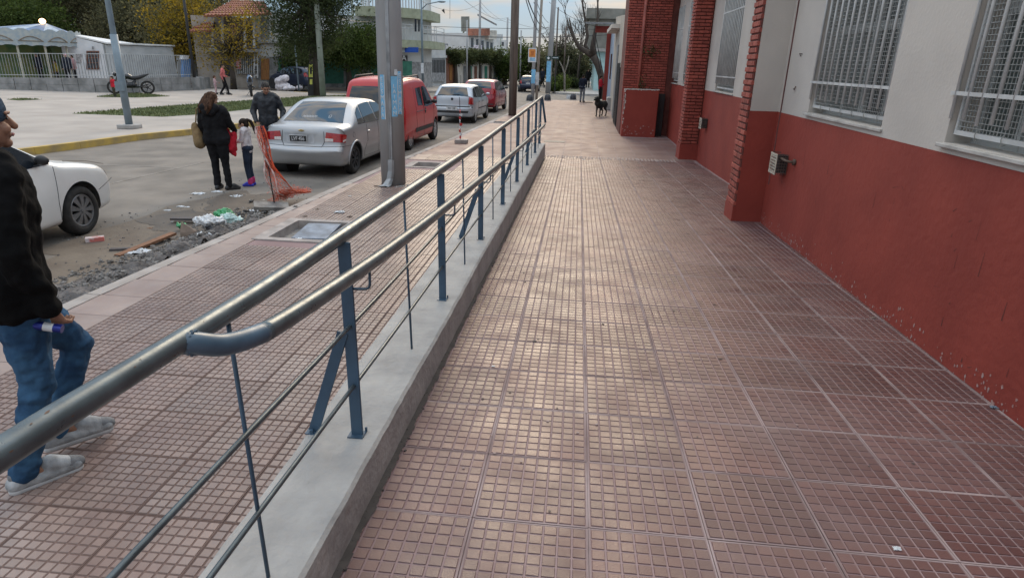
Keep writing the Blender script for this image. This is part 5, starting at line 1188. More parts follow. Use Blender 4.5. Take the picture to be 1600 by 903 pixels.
# motorcycles
def motorcycle(label, loc, rz, colour, s=1.0):
    o = thing('motorcycle', label, 'motorcycle', loc, rz)
    S_ = lambda b: [setattr(b, 'v', [(x*s, y*s, z*s) for x, y, z in b.v]), b][1]
    for y in (-.68, .70):
        w = bpy.data.objects.new('wheel', None); w.parent = o; w.location = (0, y*s, .31*s); COL.objects.link(w); ALLKIDS.setdefault(o.name, []).append(w)
        b = MB(); h = .06; b.lathe([(.22, -h*.7), (.29, -h), (.31, -h*.4), (.31, h*.4), (.29, h), (.22, h*.7), (.22, -h*.7)], (0, 0, 0), 26, 'X'); S_(b).build('tyre', m_tyre, w, local=True, smooth=True)
        b = MB(); 
        for i in range(5): a = i*1.2566; b.bar((0, 0, 0), (0, .225*math.cos(a), .225*math.sin(a)), .04, .03)
        b.lathe([(.001, -.05), (.06, -.05), (.06, .05), (.001, .05)], (0, 0, 0), 12, 'X'); S_(b).build('rim', m_trim, w, local=True)
    b = MB(); 
    for sg in (-1, 1): b.tube([(sg*.09, .70, .31), (sg*.09, .50, .86)], .024, 8); b.tube([(sg*.07, -.68, .31), (sg*.09, -.1, .38)], .025, 8)
    b.tube([(-.36, .40, 1.02), (-.2, .46, 1.0), (.2, .46, 1.0), (.36, .40, 1.02)], .016, 8); S_(b).build('fork', m_trim, o, local=True, smooth=True)
    b = MB()
    for sg in (-1, 1): b.tube([(sg*.22, .45, 1.0), (sg*.30, .44, 1.20)], .008, 5); b.ell((sg*.33, .43, 1.23), (.065, .02, .045), 10)
    S_(b).build('wing_mirror', m_trim, o, local=True, smooth=True)
    T = Blob(); T.chain([(0, .30, .78), (0, .10, .82), (0, -.08, .74)], [.12, .14, .10]); T.cap((-.10, .34, .68), (-.08, .48, .60), .06, .05); T.cap((.10, .34, .68), (.08, .48, .60), .06, .05); T.v = [(x*s, y*s, z*s) for x, y, z in T.v]; T.blob('tank', colour, o, .02, 3)
    T = Blob(); T.chain([(0, -.06, .74), (0, -.35, .76), (0, -.62, .86), (0, -.80, .92)], [.10, .10, .07, .03]); T.v = [(x*s, y*s, z*s) for x, y, z in T.v]; T.blob('seat', m_trim, o, .02, 3)
    T = Blob(); T.cap((0, .18, .42), (0, -.12, .42), .14, .14); T.cap((0, .18, .42), (0, .22, .60), .12, .09); T.cap((0, -.1, .5), (0, -.2, .62), .08, .06); T.v = [(x*s, y*s, z*s) for x, y, z in T.v]; T.blob('engine', M('engine_metal', (0.06, 0.06, 0.065), .45, metal=.5, scale=25, var=.5), o, .02, 2)
    b = MB(); b.tube([(.13, .1, .30), (.15, -.3, .32), (.16, -.72, .46)], [.03, .04, .05], 10); S_(b).build('exhaust', M('exhaust_metal', (0.2, 0.2, 0.2), .35, metal=.8), o, local=True, smooth=True)
    T = Blob(); T.ell((0, .60, .90), (.10, .08, .11)); T.cap((0, .66, .62), (0, .84, .60), .06, .03); T.cap((0, .56, .56), (0, .66, .64), .05, .06); T.v = [(x*s, y*s, z*s) for x, y, z in T.v]; T.blob('fairing', colour, o, .02, 2)
    b = MB(); b.ell((0, .675, .91), (.07, .03, .07), 12); S_(b).build('headlight', m_alu, o, local=True, smooth=True)
    b = MB(); b.bar((0, -.66, .68), (0, -.98, .56), .16, .015); b.tube([(.0, -.02, .3), (-.22, -.06, .01)], .012, 6); b.box((0, -.95, .60), (.17, .01, .12), rx=-.5); S_(b).build('mudguard', m_trim, o, local=True)
    return o
mb0 = (at(202, 146)+at(240, 144))/2
motorcycle('black motorcycle parked in front of the plaza wall beside the leaning lamp post', (mb0[0]+.6, mb0[1]-1.6, 0), R_(125), M('gloss_black', (0.012, 0.013, 0.015), .25, coat=.6), 1.1)
mb1 = at(393, 150); motorcycle('blue and white motorcycle partly hidden behind the man in the padded jacket', (mb1[0], mb1[1], 0), R_(28), M('gloss_blue', (0.10, 0.17, 0.28), .3, coat=.6), 1.1)
# ------------------------------------------------------------------ trees (trunk, limbs, crown of many small leaves)
m_bark = M('bark', (0.085, 0.068, 0.055), 0.95, scale=6, col2=(0.045, 0.036, 0.030), bump=.9, bscale=18, stretch=(1, 1, .25))
m_barkp = M('bark_pale', (0.26, 0.235, 0.20), 0.95, scale=6, col2=(0.15, 0.13, 0.11), bump=.6, bscale=18)
def leafm(nm, c, c2):
    """leaf: matte front, a share of the light passes through"""
    ma = M(nm, c, 0.75, col2=c2, scale=.9, island=.45, spec=.25); t = ma.node_tree; b = t.nodes['Principled BSDF']
    tr = t.nodes.new('ShaderNodeBsdfTranslucent'); mx = t.nodes.new('ShaderNodeMixShader'); mx.inputs[0].default_value = .48
    src = b.inputs['Base Color'].links[0].from_socket; t.links.new(src, tr.inputs[0]); t.links.new(b.outputs[0], mx.inputs[1]); t.links.new(tr.outputs[0], mx.inputs[2])
    t.links.new(mx.outputs[0], t.nodes['Material Output'].inputs[0]); return ma
LF_DK = leafm('leaf_dark', (0.075, 0.095, 0.038), (0.036, 0.050, 0.021)); LF_MID = leafm('leaf_mid', (0.088, 0.12, 0.026), (0.042, 0.068, 0.016)); LF_OL = leafm('leaf_olive', (0.14, 0.145, 0.08), (0.075, 0.08, 0.046))
LF_Y = leafm('leaf_yellow', (0.36, 0.235, 0.022), (0.16, 0.125, 0.018)); LF_TOP = leafm('leaf_topiary', (0.085, 0.098, 0.036), (0.04, 0.052, 0.02)); LF_BR = leafm('leaf_brownish', (0.14, 0.13, 0.065), (0.075, 0.075, 0.04))
def zrow(p, v):
    """height above the ground point p that is seen at photo row v"""
    k = (451.5-v)/F_PX; a = np.array([p[0], p[1], -HC]); n = CU - k*CF
    return float(-(a@n)/n[2])
def leaves(C, n, spread, size, ar=.5):
    """leaf quads scattered round clump centres C"""
    i = rng.integers(0, len(C), n); P = C[i] + rng.normal(0, 1, (n, 3))*spread
    a = rng.normal(0, 1, (n, 3)); a /= np.linalg.norm(a, axis=1)[:, None]; b = np.cross(a, rng.normal(0, 1, (n, 3))); b /= np.linalg.norm(b, axis=1)[:, None]
    s = size*rng.uniform(.6, 1.4, (n, 1)); a *= s*.5; b *= s*.5*ar
    return np.stack([P-a, P+b*1.0, P+a, P-b], 1).reshape(-1, 3)
def clumps(ells, n):
    V = np.array([e[1][0]*e[1][1]*e[1][2] for e in ells]); k = rng.choice(len(ells), n, p=V/V.sum()); d = rng.normal(0, 1, (n, 3)); d /= np.linalg.norm(d, axis=1)[:, None]
    r = rng.uniform(.35, 1.0, (n, 1))**.5
    return np.array([ells[j][0] for j in k]) + d*r*np.array([ells[j][1] for j in k])
def tree(name, label, base, ells, th, tr, leafmat, nleaf, size, ncl=40, spread=.35, bark=None, cat='tree', group=None, limbs=10, ar=.55, top=None, box=False, lean=(0, 0)):
    """base (x, y, z); ells: crown lobes [((dx, dy, z), (rx, ry, rz))] relative to the base"""
    o = thing(name, label, cat, base, group=group); bark = bark or m_bark
    b = MB(); tp = Vector((lean[0], lean[1], th)); pts = [Vector((0, 0, -.1)), Vector((lean[0]*.2+.05, lean[1]*.2, th*.35)), Vector((lean[0]*.6-.04, lean[1]*.6+.04, th*.7)), tp]
    b.tube(pts, [tr*1.35, tr, tr*.85, tr*.7], 9)
    C = clumps(ells, ncl)
    if box: C = np.array([np.array(e[0])+rng.uniform(-1, 1, 3)*np.array(e[1]) for e in ells for _ in range(ncl//len(ells))])
    for c in C[rng.permutation(len(C))[:limbs]]:
        c = Vector(c); m_ = tp.lerp(c, .5) + Vector((random.uniform(-.2, .2), random.uniform(-.2, .2), random.uniform(.0, .25)))
        b.tube([tp*.92, m_, c], [tr*.5, tr*.3, tr*.08], 5)
    b.build('trunk', bark, o, local=True, smooth=True)
    V = leaves(C, nleaf, spread, size, ar)
    V[:, 2] = np.maximum(V[:, 2], .15)
    fastmesh('crown', V, np.arange(len(V)).reshape(-1, 4), leafmat, o)
    return o
def px_ell(p, u, v, ru, rv, dy=None, depth=None):
    """crown lobe seen at pixel (u, v), ru x rv pixels, standing over ground point p"""
    q = aty(u, v, p[1]); dist = np.linalg.norm(q-CC); k = dist/F_PX*1.03
    return ((q[0]-p[0], dy or 0.0, q[2]-p[2]), (ru*k, depth or ru*k, rv*k))
# background wood behind the plaza
GT = 'trees behind the carousel'
for i, (u, y, es, lm) in enumerate([(-70, 66, [(-80, 20, 70, 55), (-60, -30, 60, 60)], LF_DK), (0, 62, [(5, 30, 48, 42), (-10, -10, 50, 55), (30, 0, 40, 40)], LF_DK), (70, 70, [(70, 20, 48, 45), (60, -30, 50, 45), (95, -5, 40, 45)], LF_OL), (135, 66, [(135, 25, 45, 40), (140, -20, 48, 42)], LF_BR), (190, 72, [(195, 20, 45, 48), (190, -25, 45, 45)], LF_OL), (245, 64, [(245, 30, 38, 45), (250, -20, 45, 40)], LF_OL), (330, 75, [(325, -15, 45, 40), (300, 20, 35, 40)], LF_BR), (40, 58, [(40, 42, 38, 22)], LF_MID), (215, 60, [(215, 50, 42, 28)], LF_BR)]):
    x = aty(u, 60, y)[0]; p = (x, y, 0)
    lab = ['dark tree at the far left edge behind the carousel roof', 'dark dense tree behind the carousel roof peak', 'pale olive tree rising behind the carousel and the hut gable', 'brownish thin-leaved tree behind the white hut gable', 'olive tree behind the top of the leaning lamp post', 'tall olive tree just left of the yellow tree', 'brownish tree behind the tiled house roof', 'low mid green tree close behind the carousel roof', 'low brownish tree close behind the white hut roof'][i]
    tree('park_tree', lab, p, [px_ell(p, *e) for e in es], 3.5, .28, lm, 21000, .23, 110, .70, limbs=24, group=GT)
# yellow autumn trees
p = at(300, 134.5); p = (p[0]-1, p[1]+3, 0)
tree('autumn_tree', 'bright yellow leaved tree right behind the white hut and the black post', p, [px_ell(p, 300, 45, 42, 45), px_ell(p, 285, 85, 30, 28), px_ell(p, 325, 95, 28, 22), px_ell(p, 270, 15, 30, 30)], 3.0, .16, LF_Y, 10500, .16, 60, .6, limbs=34)
bmx = aty(285, 60, p[1]+1.5); p2_ = (bmx[0], p[1]+1.5, 0)
tree('olive_tree', 'green olive tree mixed into the yellow crown behind the hut', p2_, [px_ell(p2_, 275, 55, 45, 50), px_ell(p2_, 320, 60, 35, 40)], 3.0, .2, LF_BR, 8000, .24, 50, .6, limbs=20)
p = at(365, 138); p = (p[0], p[1], 0)
tree('autumn_tree', 'half bare tree with thin yellow leaves in front of the tiled house', p, [px_ell(p, 345, 65, 30, 30), px_ell(p, 385, 55, 30, 35), px_ell(p, 365, 85, 36, 16), px_ell(p, 400, 45, 20, 22)], 2.3, .17, LF_Y, 3000, .135, 50, .42, limbs=44)
p = at(376, 134); tree('street_tree', 'slim dark trunked tree beside the half bare yellow tree', (p[0], p[1], 0), [px_ell(p, 380, 70, 14, 18)], 2.0, .11, LF_OL, 500, .18, 18, .4, limbs=14)
# the big dark tree and the round trees before the green shutters
p = at(494, 150); p = (p[0], p[1], 0)
tree('dark_tree', 'big dark tree with drooping foliage and a thick trunk beside the pale green pole', p, [px_ell(p, 480, 30, 45, 45), px_ell(p, 440, 25, 30, 26), px_ell(p, 515, 25, 24, 32), px_ell(p, 470, 70, 36, 24), px_ell(p, 495, -30, 60, 40), px_ell(p, 520, -5, 30, 25)], 5.0, .30, LF_DK, 26000, .20, 130, .40, limbs=40, ar=.25)
p = at(455, 135); p = (p[0], p[1]-1, 0)
tree('round_tree', 'low round green tree left of the big dark trunk', p, [px_ell(p, 458, 84, 26, 20), px_ell(p, 480, 80, 24, 18)], 2.0, .13, LF_MID, 7000, .17, 44, .35, limbs=14)
p = at(553, 138); p = (p[0], p[1]-1, 0)
tree('round_tree', 'rounded bright green tree between the big dark tree and the concrete pole', p, [px_ell(p, 545, 72, 32, 26), px_ell(p, 572, 76, 30, 24), px_ell(p, 520, 82, 20, 18)], 2.2, .2, LF_MID, 14000, .17, 70, .38, limbs=16)
# clipped row on the far pavement
cp = at(735, 132.5); 
for i, (u, v) in enumerate([(712, 133.2), (733, 132.3), (749, 131.6), (765, 131)]):
    p = at(u, v); p = (p[0], p[1], 0)
    tree('clipped_tree', ['first clipped box tree of the row, beside the grey gate', 'second clipped box tree, behind the thin grey post', 'third clipped box tree, just left of the tall pole', 'last clipped box tree of the row, nearest the wooden post'][i], p, [px_ell(p, u+[-3, 0, 2, 4][i], 89, 11.5, 7.0, depth=1.1)], 2.7, .17, LF_TOP, 4200, .17, 60, .17, group='clipped street trees', limbs=16, box=True)
# trees along the far street
for i, (u, v, es, lm, n) in enumerate([(789, 131, [(789, 98, 13, 14), (792, 114, 9, 8)], LF_MID, 3600), (815, 130, [(815, 95, 13, 18), (812, 118, 14, 10)], LF_MID, 5000), (845, 131, [(843, 105, 10, 16)], LF_BR, 2500), (877, 133, [(876, 100, 16, 26), (868, 122, 12, 14)], LF_OL, 6500), (897, 134, [(897, 108, 14, 22), (893, 126, 12, 10)], LF_OL, 5500), (911, 131, [(912, 105, 10, 14)], LF_DK, 2500)]):
    p = at(u, v); p = (p[0], p[1], 0); d = np.linalg.norm(p)
    tree('street_tree', ['dark green tree beyond the clipped row, left of the wooden post', 'green tree right of the wooden post above the dark blue car', 'thin brownish tree right behind the bus stop pole', 'olive green tree right of the concrete pole with the street sign', 'olive bushy tree with pale trunk behind the standing man', 'small dark tree down the far pavement beyond the crossing'][i], p, [px_ell(p, *e) for e in es], 2.6, .14, lm, int(n*1.1), .22, 40, .45, limbs=22, bark=m_barkp if i == 4 else None)
def branchy(name, label, base, segs, mat, twigs=None):
    o = thing(name, label, 'tree', base); b = MB()
    for P, R in segs: b.tube([tuple(q) for q in P], R, 8)
    b.build('trunk', mat, o, smooth=True)
    if twigs:
        b = MB()
        for P, R in twigs: b.tube([tuple(q) for q in P], R, 4)
        b.build('twigs', mat, o, kind='stuff')
    return o
YB = 43.0; q = lambda u, v, dy=0.0: aty(u, v, YB+dy)
base = q(941, 148)
segs = [([q(941, 155), q(939, 118), q(934, 101), q(927, 88)], [.22, .21, .22, .25]), ([q(927, 88), q(917, 82), q(905, 74), q(898, 62), q(890, 45), q(886, 32)], [.21, .17, .14, .11, .07, .04]), ([q(905, 74), q(897, 60), q(893, 45), q(889, 28)], [.10, .09, .06, .035]),
        ([q(923, 86, .3), q(914, 72, .5), q(918, 58, .5), q(915, 35, .5), q(911, 12, .5), q(908, -12, .5)], [.17, .13, .11, .09, .06, .03]), ([q(927, 88), q(926, 75, -.2), q(929, 55, -.2), q(934, 30, -.3), q(934, 5, -.3), q(938, -20, -.3)], [.22, .19, .13, .08, .05, .03])]
tw = []
def grow(a, d, ln, r, dep):
    b_ = a + d*ln; m_ = (a+b_)/2 + Vector((random.uniform(-.1, .1), random.uniform(-.1, .1), 0))*ln; tw.append(([a, m_, b_], [r, r*.8, r*.5]))
    if dep:
        for _ in range(3): grow(a.lerp(b_, random.uniform(.45, 1)), (d+Vector((random.uniform(-.7, .7), random.uniform(-.5, .5), random.uniform(-.1, .5)))).normalized(), ln*.66, r*.6, dep-1)
for (u, v) in [(888, 40), (886, 32), (914, 30), (909, 5), (934, 10), (930, 50), (935, -5)]: grow(Vector(q(u, v)), Vector((random.uniform(-.4, .3), 0, 1)).normalized(), .9, .025, 2)
branchy('pruned_tree', 'bare pruned tree with thick dark limbs leaning over the end of the pavement', (base[0], base[1], 0), segs, m_bark, tw)
for i, (u, v, y, hh) in enumerate([(902, 131, 64, 7.5), (868, 131, 70, 7.0), (893, 128, 95, 9.5)]):
    x = aty(u, v, y)[0]; tw = []; a = Vector((x, y, 0)); b_ = Vector((x+.1, y, hh*.4)); 
    for _ in range(5): grow(Vector((x+.1, y, hh*random.uniform(.3, .45))), Vector((random.uniform(-.5, .5), random.uniform(-.4, .4), 1)).normalized(), hh*.27, .05, 3)
    branchy('bare_tree', ['leafless twiggy tree behind the pruned tree against the pale sky', 'leafless tree behind the concrete pole with the street sign', 'tall leafless tree far down the street right of the poles'][i], (x, y, 0), [([a, b_], [.13, .09])], m_bark, tw)
p = at(882, 143.5); branchy('young_tree', 'young tree with a pale forked trunk on the grass verge beyond the crossing', (p[0], p[1], 0), [([p, aty(882, 115, p[1]), aty(878, 104, p[1]), aty(874, 96, p[1])], [.09, .075, .05, .03]), ([aty(882, 115, p[1]), aty(887, 100, p[1]), aty(889, 88, p[1])], [.06, .045, .03])], m_barkp)
# shrubs and weeds on the verge
for i, (u, v, s_, lm) in enumerate([(876, 140, 1.0, LF_MID), (893, 139, .8, LF_DK), (866, 143, .5, LF_MID)]):
    p = at(u, v); o = thing('shrub', ['leafy shrub at the foot of the olive tree on the verge', 'dark shrub beside the pale forked trunk', 'tuft of weeds beside the concrete pole with the street sign'][i], 'shrub', (p[0], p[1], 0))
    C = clumps([((0, 0, .5*s_), (.9*s_, .9*s_, .5*s_))], 24); V = leaves(C, 1800, .2*s_, .16); V[:, 2] = np.maximum(V[:, 2], .0); fastmesh('foliage', V, np.arange(len(V)).reshape(-1, 4), lm, o)
# distant wood closing the views
Vs = []
for k in range(260):
    a = random.uniform(-1.15, .35); d = random.uniform(150, 210); x, y = d*math.sin(a), d*math.cos(a)+20
    if -9.5 < x < 1 and y < 205: continue
    Vs.append((x, y, random.uniform(1.5, 5.5)))
V = leaves(np.array(Vs), 26000, np.array([2.6, 2.6, 1.6]), 1.1, .7); V[:, 2] = np.maximum(V[:, 2], 0)
fastmesh('far_wood', V, np.arange(len(V)).reshape(-1, 4), LF_OL, None, kind='stuff')
# ------------------------------------------------------------------ plaza wall, carousel, hut
m_stone = M('grey_stonework', (0.30, 0.295, 0.29), .9, scale=2.2, col2=(0.17, 0.17, 0.165), bump=.7, bscale=12)
m_hutw = M('hut_white', (0.66, 0.66, 0.67), .8, scale=2, var=.06, bump=.2); m_zinc = M('white_sheet_roof', (0.72, 0.71, 0.70), .5, scale=1.2, var=.08)
m_lgrey = M('light_grey_panel', (0.46, 0.47, 0.47), .7, scale=1.5, var=.08)
m_green = M('shutter_green', (0.055, 0.22, 0.155), .6, scale=4, var=.12); m_bandg = M('green_band', (0.33, 0.35, 0.245), .8, scale=3, var=.1, bump=.2); m_hw = M('house_white', (0.58, 0.585, 0.58), .85, scale=.9, col2=(0.47, 0.475, 0.475), bump=.15)
m_gstone = M('grey_dado', (0.30, 0.30, 0.30), .85, scale=4, var=.2); m_wood = M('varnished_wood', (0.36, 0.16, 0.045), .5, scale=6, col2=(0.22, 0.09, 0.03), stretch=(3, 3, .5)); m_tileR = M('roof_tile', (0.27, 0.095, 0.055), .85, scale=5, col2=(0.17, 0.065, 0.045), objv=.1, island=.2)
m_brown = M('brown_wall', (0.19, 0.085, 0.055), .85, scale=2, var=.15); m_beige = M('beige_plaster', (0.42, 0.385, 0.335), .85, scale=1.3, var=.1, bump=.25); m_bluew = M('pale_blue_wall', (0.30, 0.37, 0.46), .8, scale=1.5, var=.1); m_teal = M('teal_wall', (0.36, 0.52, 0.52), .8, scale=1.2, var=.1)
m_ggrey = M('weathered_concrete', (0.25, 0.245, 0.22), .9, scale=1.1, col2=(0.15, 0.15, 0.13), bump=.4); m_blue = M('sign_blue', (0.015, 0.085, 0.42), .5); m_terra = M('terracotta_paint', (0.36, 0.15, 0.10), .8, scale=2); m_gate = M('gate_grey', (0.20, 0.205, 0.21), .6); m_win = glass('far_window', (0.03, 0.035, 0.045), .15); m_cream = M('cream_wall', (0.60, 0.56, 0.50), .85, scale=1.5, var=.12)
PW = thing('plaza_wall', 'low grey stone wall round the carousel corner of the square', 'low wall', tuple(at(200, 146)))
wl = [at(-60, 137.5), at(0, 140), at(200, 146), at(300, 141), at(318, 138)]
tops = [zrow(wl[0], 119.5), zrow(wl[1], 121), zrow(wl[2], 122.5), zrow(wl[3], 120.5), zrow(wl[4], 120)]
for a, c, za, zc in zip(wl[:-1], wl[1:], tops[:-1], tops[1:]):
    d = np.array([c[0]-a[0], c[1]-a[1]]); ln = np.linalg.norm(d); d /= ln; nn = np.array([-d[1], d[0]])
    if nn[1] < 0: nn = -nn
    n = max(2, int(ln/.8)); rows = 2
    b = MB(); b.prism([(a[0]+nn[0]*.06, a[1]+nn[1]*.06), (c[0]+nn[0]*.06, c[1]+nn[1]*.06), (c[0]+nn[0]*.45, c[1]+nn[1]*.45), (a[0]+nn[0]*.45, a[1]+nn[1]*.45)], -.1, [za-.03, zc-.03, zc-.03, za-.03]); b.build('wall_core', m_stone, PW)
    for i in range(n):
        for r in range(rows):
            t0, t1 = i/n+.002, (i+1)/n-.002; z0, z1 = (za+(zc-za)*t0)*r/rows+.004, (za+(zc-za)*t0)*(r+1)/rows-.004
            p0, p1 = np.array(a[:2])+d*ln*t0, np.array(a[:2])+d*ln*t1; e = random.uniform(-.02, .02)
            b = MB(); b.prism([tuple(p0+nn*e), tuple(p1+nn*e), tuple(p1+nn*.1), tuple(p0+nn*.1)], z0, z1); b.build('stone', m_stone, PW)
# fence of white bars standing on the wall
m_fbar = M('fence_grey', (.24, .245, .25), .6, scale=5)
FN = thing('bar_fence', 'fence of thin pale bars on top of the plaza wall', 'fence', (wl[2][0], wl[2][1], 0)); cnt = 0
for a, c, za, zc in zip(wl[:3], wl[1:4], tops[:3], tops[1:4]):
    ln = math.hypot(c[0]-a[0], c[1]-a[1]); n = int(ln/.16)
    top = 1.25; fr = []
    for i in range(n):
        t = i/n; x, y, z = a[0]+(c[0]-a[0])*t, a[1]+.22+(c[1]-a[1])*t, za+(zc-za)*t-.04
        b = MB(); b.bb((x-.010, y-.010, z), (x+.010, y+.010, z+top)); b.build('fence_bar', m_fbar, FN) if cnt < 300 else None; cnt += 1
    b = MB()
    for h in (.12, top-.04): b.bar((a[0], a[1]+.22, za+h), (c[0], c[1]+.22, zc+h), .03, .03)
    b.build('fence_rail', m_lgrey, FN)
# hut: px corners: gable face 108..170, long side 170..276
g0, g1, g2 = at(108, 135), at(172, 135.5), at(276, 133)
HU = thing('white_hut', 'white hut with pale sheet roof and a barred brown window beside the carousel', 'hut', (g1[0], g1[1], 0))
zl, zr_, zf = zrow(g0, 52), zrow(g1, 69), zrow(g2, 73)
back = np.array(g2)-np.array(g1); ln = np.array(g0)-np.array(g1)
g3 = np.array(g0)+back
b = MB(); b.add([(g0[0], g0[1], -.1), (g1[0], g1[1], -.1), (g1[0], g1[1], zr_), (g0[0], g0[1], zl)], [(0, 1, 2, 3)]); b.build('gable_wall', m_hutw, HU)
b = MB(); N_ = 44
for i in range(N_):
    t0, t1 = i/N_, (i+1)/N_; o_ = .02 if i % 2 else 0; nn = np.array([back[1], -back[0]]); nn = nn/np.linalg.norm(nn)*o_
    p0, p1 = np.array(g1[:2])+back[:2]*t0+nn, np.array(g1[:2])+back[:2]*t1+nn; zt0, zt1 = zr_+(zf-zr_)*t0, zr_+(zf-zr_)*t1
    b.add([(p0[0], p0[1], -.1), (p1[0], p1[1], -.1), (p1[0], p1[1], zt1-.02), (p0[0], p0[1], zt0-.02)], [(0, 1, 2, 3)])
b.quad((g1[0]+.08, g1[1]+.06, -.1), (g2[0]+.08, g2[1]+.06, -.1), (g2[0]+.08, g2[1]+.06, zf-.05), (g1[0]+.08, g1[1]+.06, zr_-.05)); b.build('ribbed_side', m_lgrey, HU)
e_ = .25*ln/np.linalg.norm(ln)
b = MB(); A = np.array([g1[0], g1[1], zr_])-e_; Bq = np.array([g2[0], g2[1], zf])-e_; Cq = np.array([g3[0], g3[1], zl-.5]); D = np.array([g0[0], g0[1], zl]); up = np.array([0, 0, .09])
b.add([A, Bq, Cq, D, A+up, Bq+up, Cq+up, D+up], [(0, 3, 2, 1), (4, 5, 6, 7), (0, 1, 5, 4), (1, 2, 6, 5), (2, 3, 7, 6), (3, 0, 4, 7)]); b.build('roof', m_zinc, HU)
def onface(a, c, u, v):     # point of vertical plane a-c seen at pixel
    d = ray(u, v); n = np.array([-(c[1]-a[1]), c[0]-a[0]]); t = (n@np.array(a[:2]))/(n@d[:2]); return CC+d*t
def facebox(b, a, c, u0, v0, u1, v1, th=.06, mi=0, off=.0):
    """slab on the vertical plane a-c between two pixels, th proud towards the viewer"""
    P = [onface(a, c, u, v) for u, v in ((u0, v1), (u1, v1), (u1, v0), (u0, v0))]; n = np.array([c[1]-a[1], -(c[0]-a[0]), 0]); n = n/np.linalg.norm(n)
    if n@(CC-P[0]) < 0: n = -n
    lo, hi = [p+n*off for p in P], [p+n*(off+th) for p in P]
    b.add(lo+hi, [(0, 3, 2, 1), (4, 5, 6, 7), (0, 1, 5, 4), (1, 2, 6, 5), (2, 3, 7, 6), (3, 0, 4, 7)], mi); return b
def fb(name, mat, par, a, c, u0, v0, u1, v1, th=.06, off=.0):
    return facebox(MB(), a, c, u0, v0, u1, v1, th, 0, off).build(name, mat, par)
w_ = fb('window', m_brown, HU, g0, g1, 135, 80, 155, 109, .05)
fb('pane', m_win, w_, g0, g1, 137.5, 82, 153, 107, .02, .05)
for u in (141, 145, 149): fb('window_bar', m_brown, w_, g0, g1, u, 82, u+.9, 107, .03, .07)
for v in (90, 98): fb('window_bar', m_brown, w_, g0, g1, 137, v, 153, v+1, .03, .075)
fb('notice', M('notice_paper', (.45, .42, .42), .8, scale=14, var=.3), HU, g0, g1, 119, 85, 127.5, 99, .03)
fb('wall_lamp', m_gate, HU, g0, g1, 144, 73, 146.5, 77, .12)
# side annexe with blue kiosk panel
a1, a2 = at(276, 132.5), at(312, 131.5); AN = thing('annexe_wall', 'grey panel wall right of the white hut behind the black post', 'wall', (a1[0], a1[1], 0)); fb('panel', m_lgrey, AN, a1, a2, 276, 88, 314, 134, .12)
k1, k2 = at(275, 134), at(292, 133.5); KI = thing('blue_cover', 'blue and white cover standing at the corner of the white hut', 'cover', (k1[0], k1[1]-.4, 0)); fb('cover', M('cover_blue', (.10, .22, .46), .7), KI, k1, k2, 277, 92, 288, 122, .25, .3); fb('white_top', m_hutw, KI, k1, k2, 275, 87, 284, 93, .3, .3); fb('stand', m_brown, KI, k1, k2, 277, 122, 296, 132, .3, .3)
# carousel
cy = 37.5; cx = aty(30, 60, cy)[0]; CA = thing('carousel', 'carousel with a blue pointed roof and a painted scalloped valance behind the plaza wall', 'carousel', (cx, cy, 0))
zv0, zv1, zap = aty(60, 73, cy)[2], aty(60, 50, cy)[2], aty(72, 37, cy)[2]; rad = abs(aty(106, 60, cy)[0]-cx); NS = 14
apx = aty(72, 38, cy)[0]
m_tent = [M('tent_blue', (.13, .19, .30), .7, scale=3), M('tent_pale', (.35, .42, .50), .7, scale=3)]
for i in range(NS):
    a0, a1_ = 2*math.pi*i/NS, 2*math.pi*(i+1)/NS
    P0, P1 = (cx+rad*math.cos(a0)*.97, cy+rad*math.sin(a0)*.97), (cx+rad*math.cos(a1_)*.97, cy+rad*math.sin(a1_)*.97)
    b = MB(); b.add([(*P0, zv1-.1), (*P1, zv1-.1), (apx, cy, zap)], [(0, 1, 2)]); b.build('roof_panel', m_tent[i % 2], CA)
    b = MB(); n = 6; row0, row1 = [], []
    for k in range(n+1):
        t = k/n; x, y = cx+rad*math.cos(a0+(a1_-a0)*t), cy+rad*math.sin(a0+(a1_-a0)*t)
        row0.append((x, y, zv0+.07*abs(math.sin(math.pi*t*2)))); row1.append((x, y, zv1+.12*abs(math.sin(math.pi*t*2))))
    b.grid([row0, row1]); b.build('valance', M('valance_cream', (.42, .44, .42), .7, scale=6, col2=(.30, .36, .40)), CA)
    b = MB(); P = []
    for k in range(9):
        t = .08+.84*k/8; P.append((cx+(rad+.03)*math.cos(a0+(a1_-a0)*t), cy+(rad+.03)*math.sin(a0+(a1_-a0)*t), zv0+.26+(zv1-zv0-.35)*.55*abs(math.sin(math.pi*k/8))))
    b.tube(P, .025, 5); b.tube([(p[0], p[1], zv0+.28) for p in P], .02, 5); b.build('scroll', M('scroll_brown', (.24, .19, .14), .7, scale=8), CA)
    b = MB(); b.tube([(cx+rad*.93*math.cos(a0), cy+rad*.93*math.sin(a0), .2), (cx+rad*.93*math.cos(a0), cy+rad*.93*math.sin(a0), zv0+.3)], .06, 8); b.build('pole', M('pole_cream', (.5, .47, .38), .5), CA)
b = MB(); b.lathe([(.01, .25), (rad*.97, .25), (rad, .12), (rad, -.05)], (cx, cy, 0), 40); b.build('platform', M('platform_red', (.20, .07, .05), .7), CA)
b = MB(); b.lathe([(1.5, .25), (1.5, zv0+.2)], (cx, cy, 0), 14); b.build('drum', M('drum_green', (.05, .13, .05), .7, scale=1.5, col2=(.16, .17, .05)), CA)
lb = MB(); lb.ell((apx+.05, cy-.3, zap+.10), (.22, .1, .16), 12); LMP = thing('lit_lamp', 'warm lit lamp glowing at the peak of the carousel roof', 'lamp', (apx, cy-.3, zap)); lb.build('bulb', emit('lamp_glow', (1.0, .62, .30), 3.5), LMP, smooth=True)
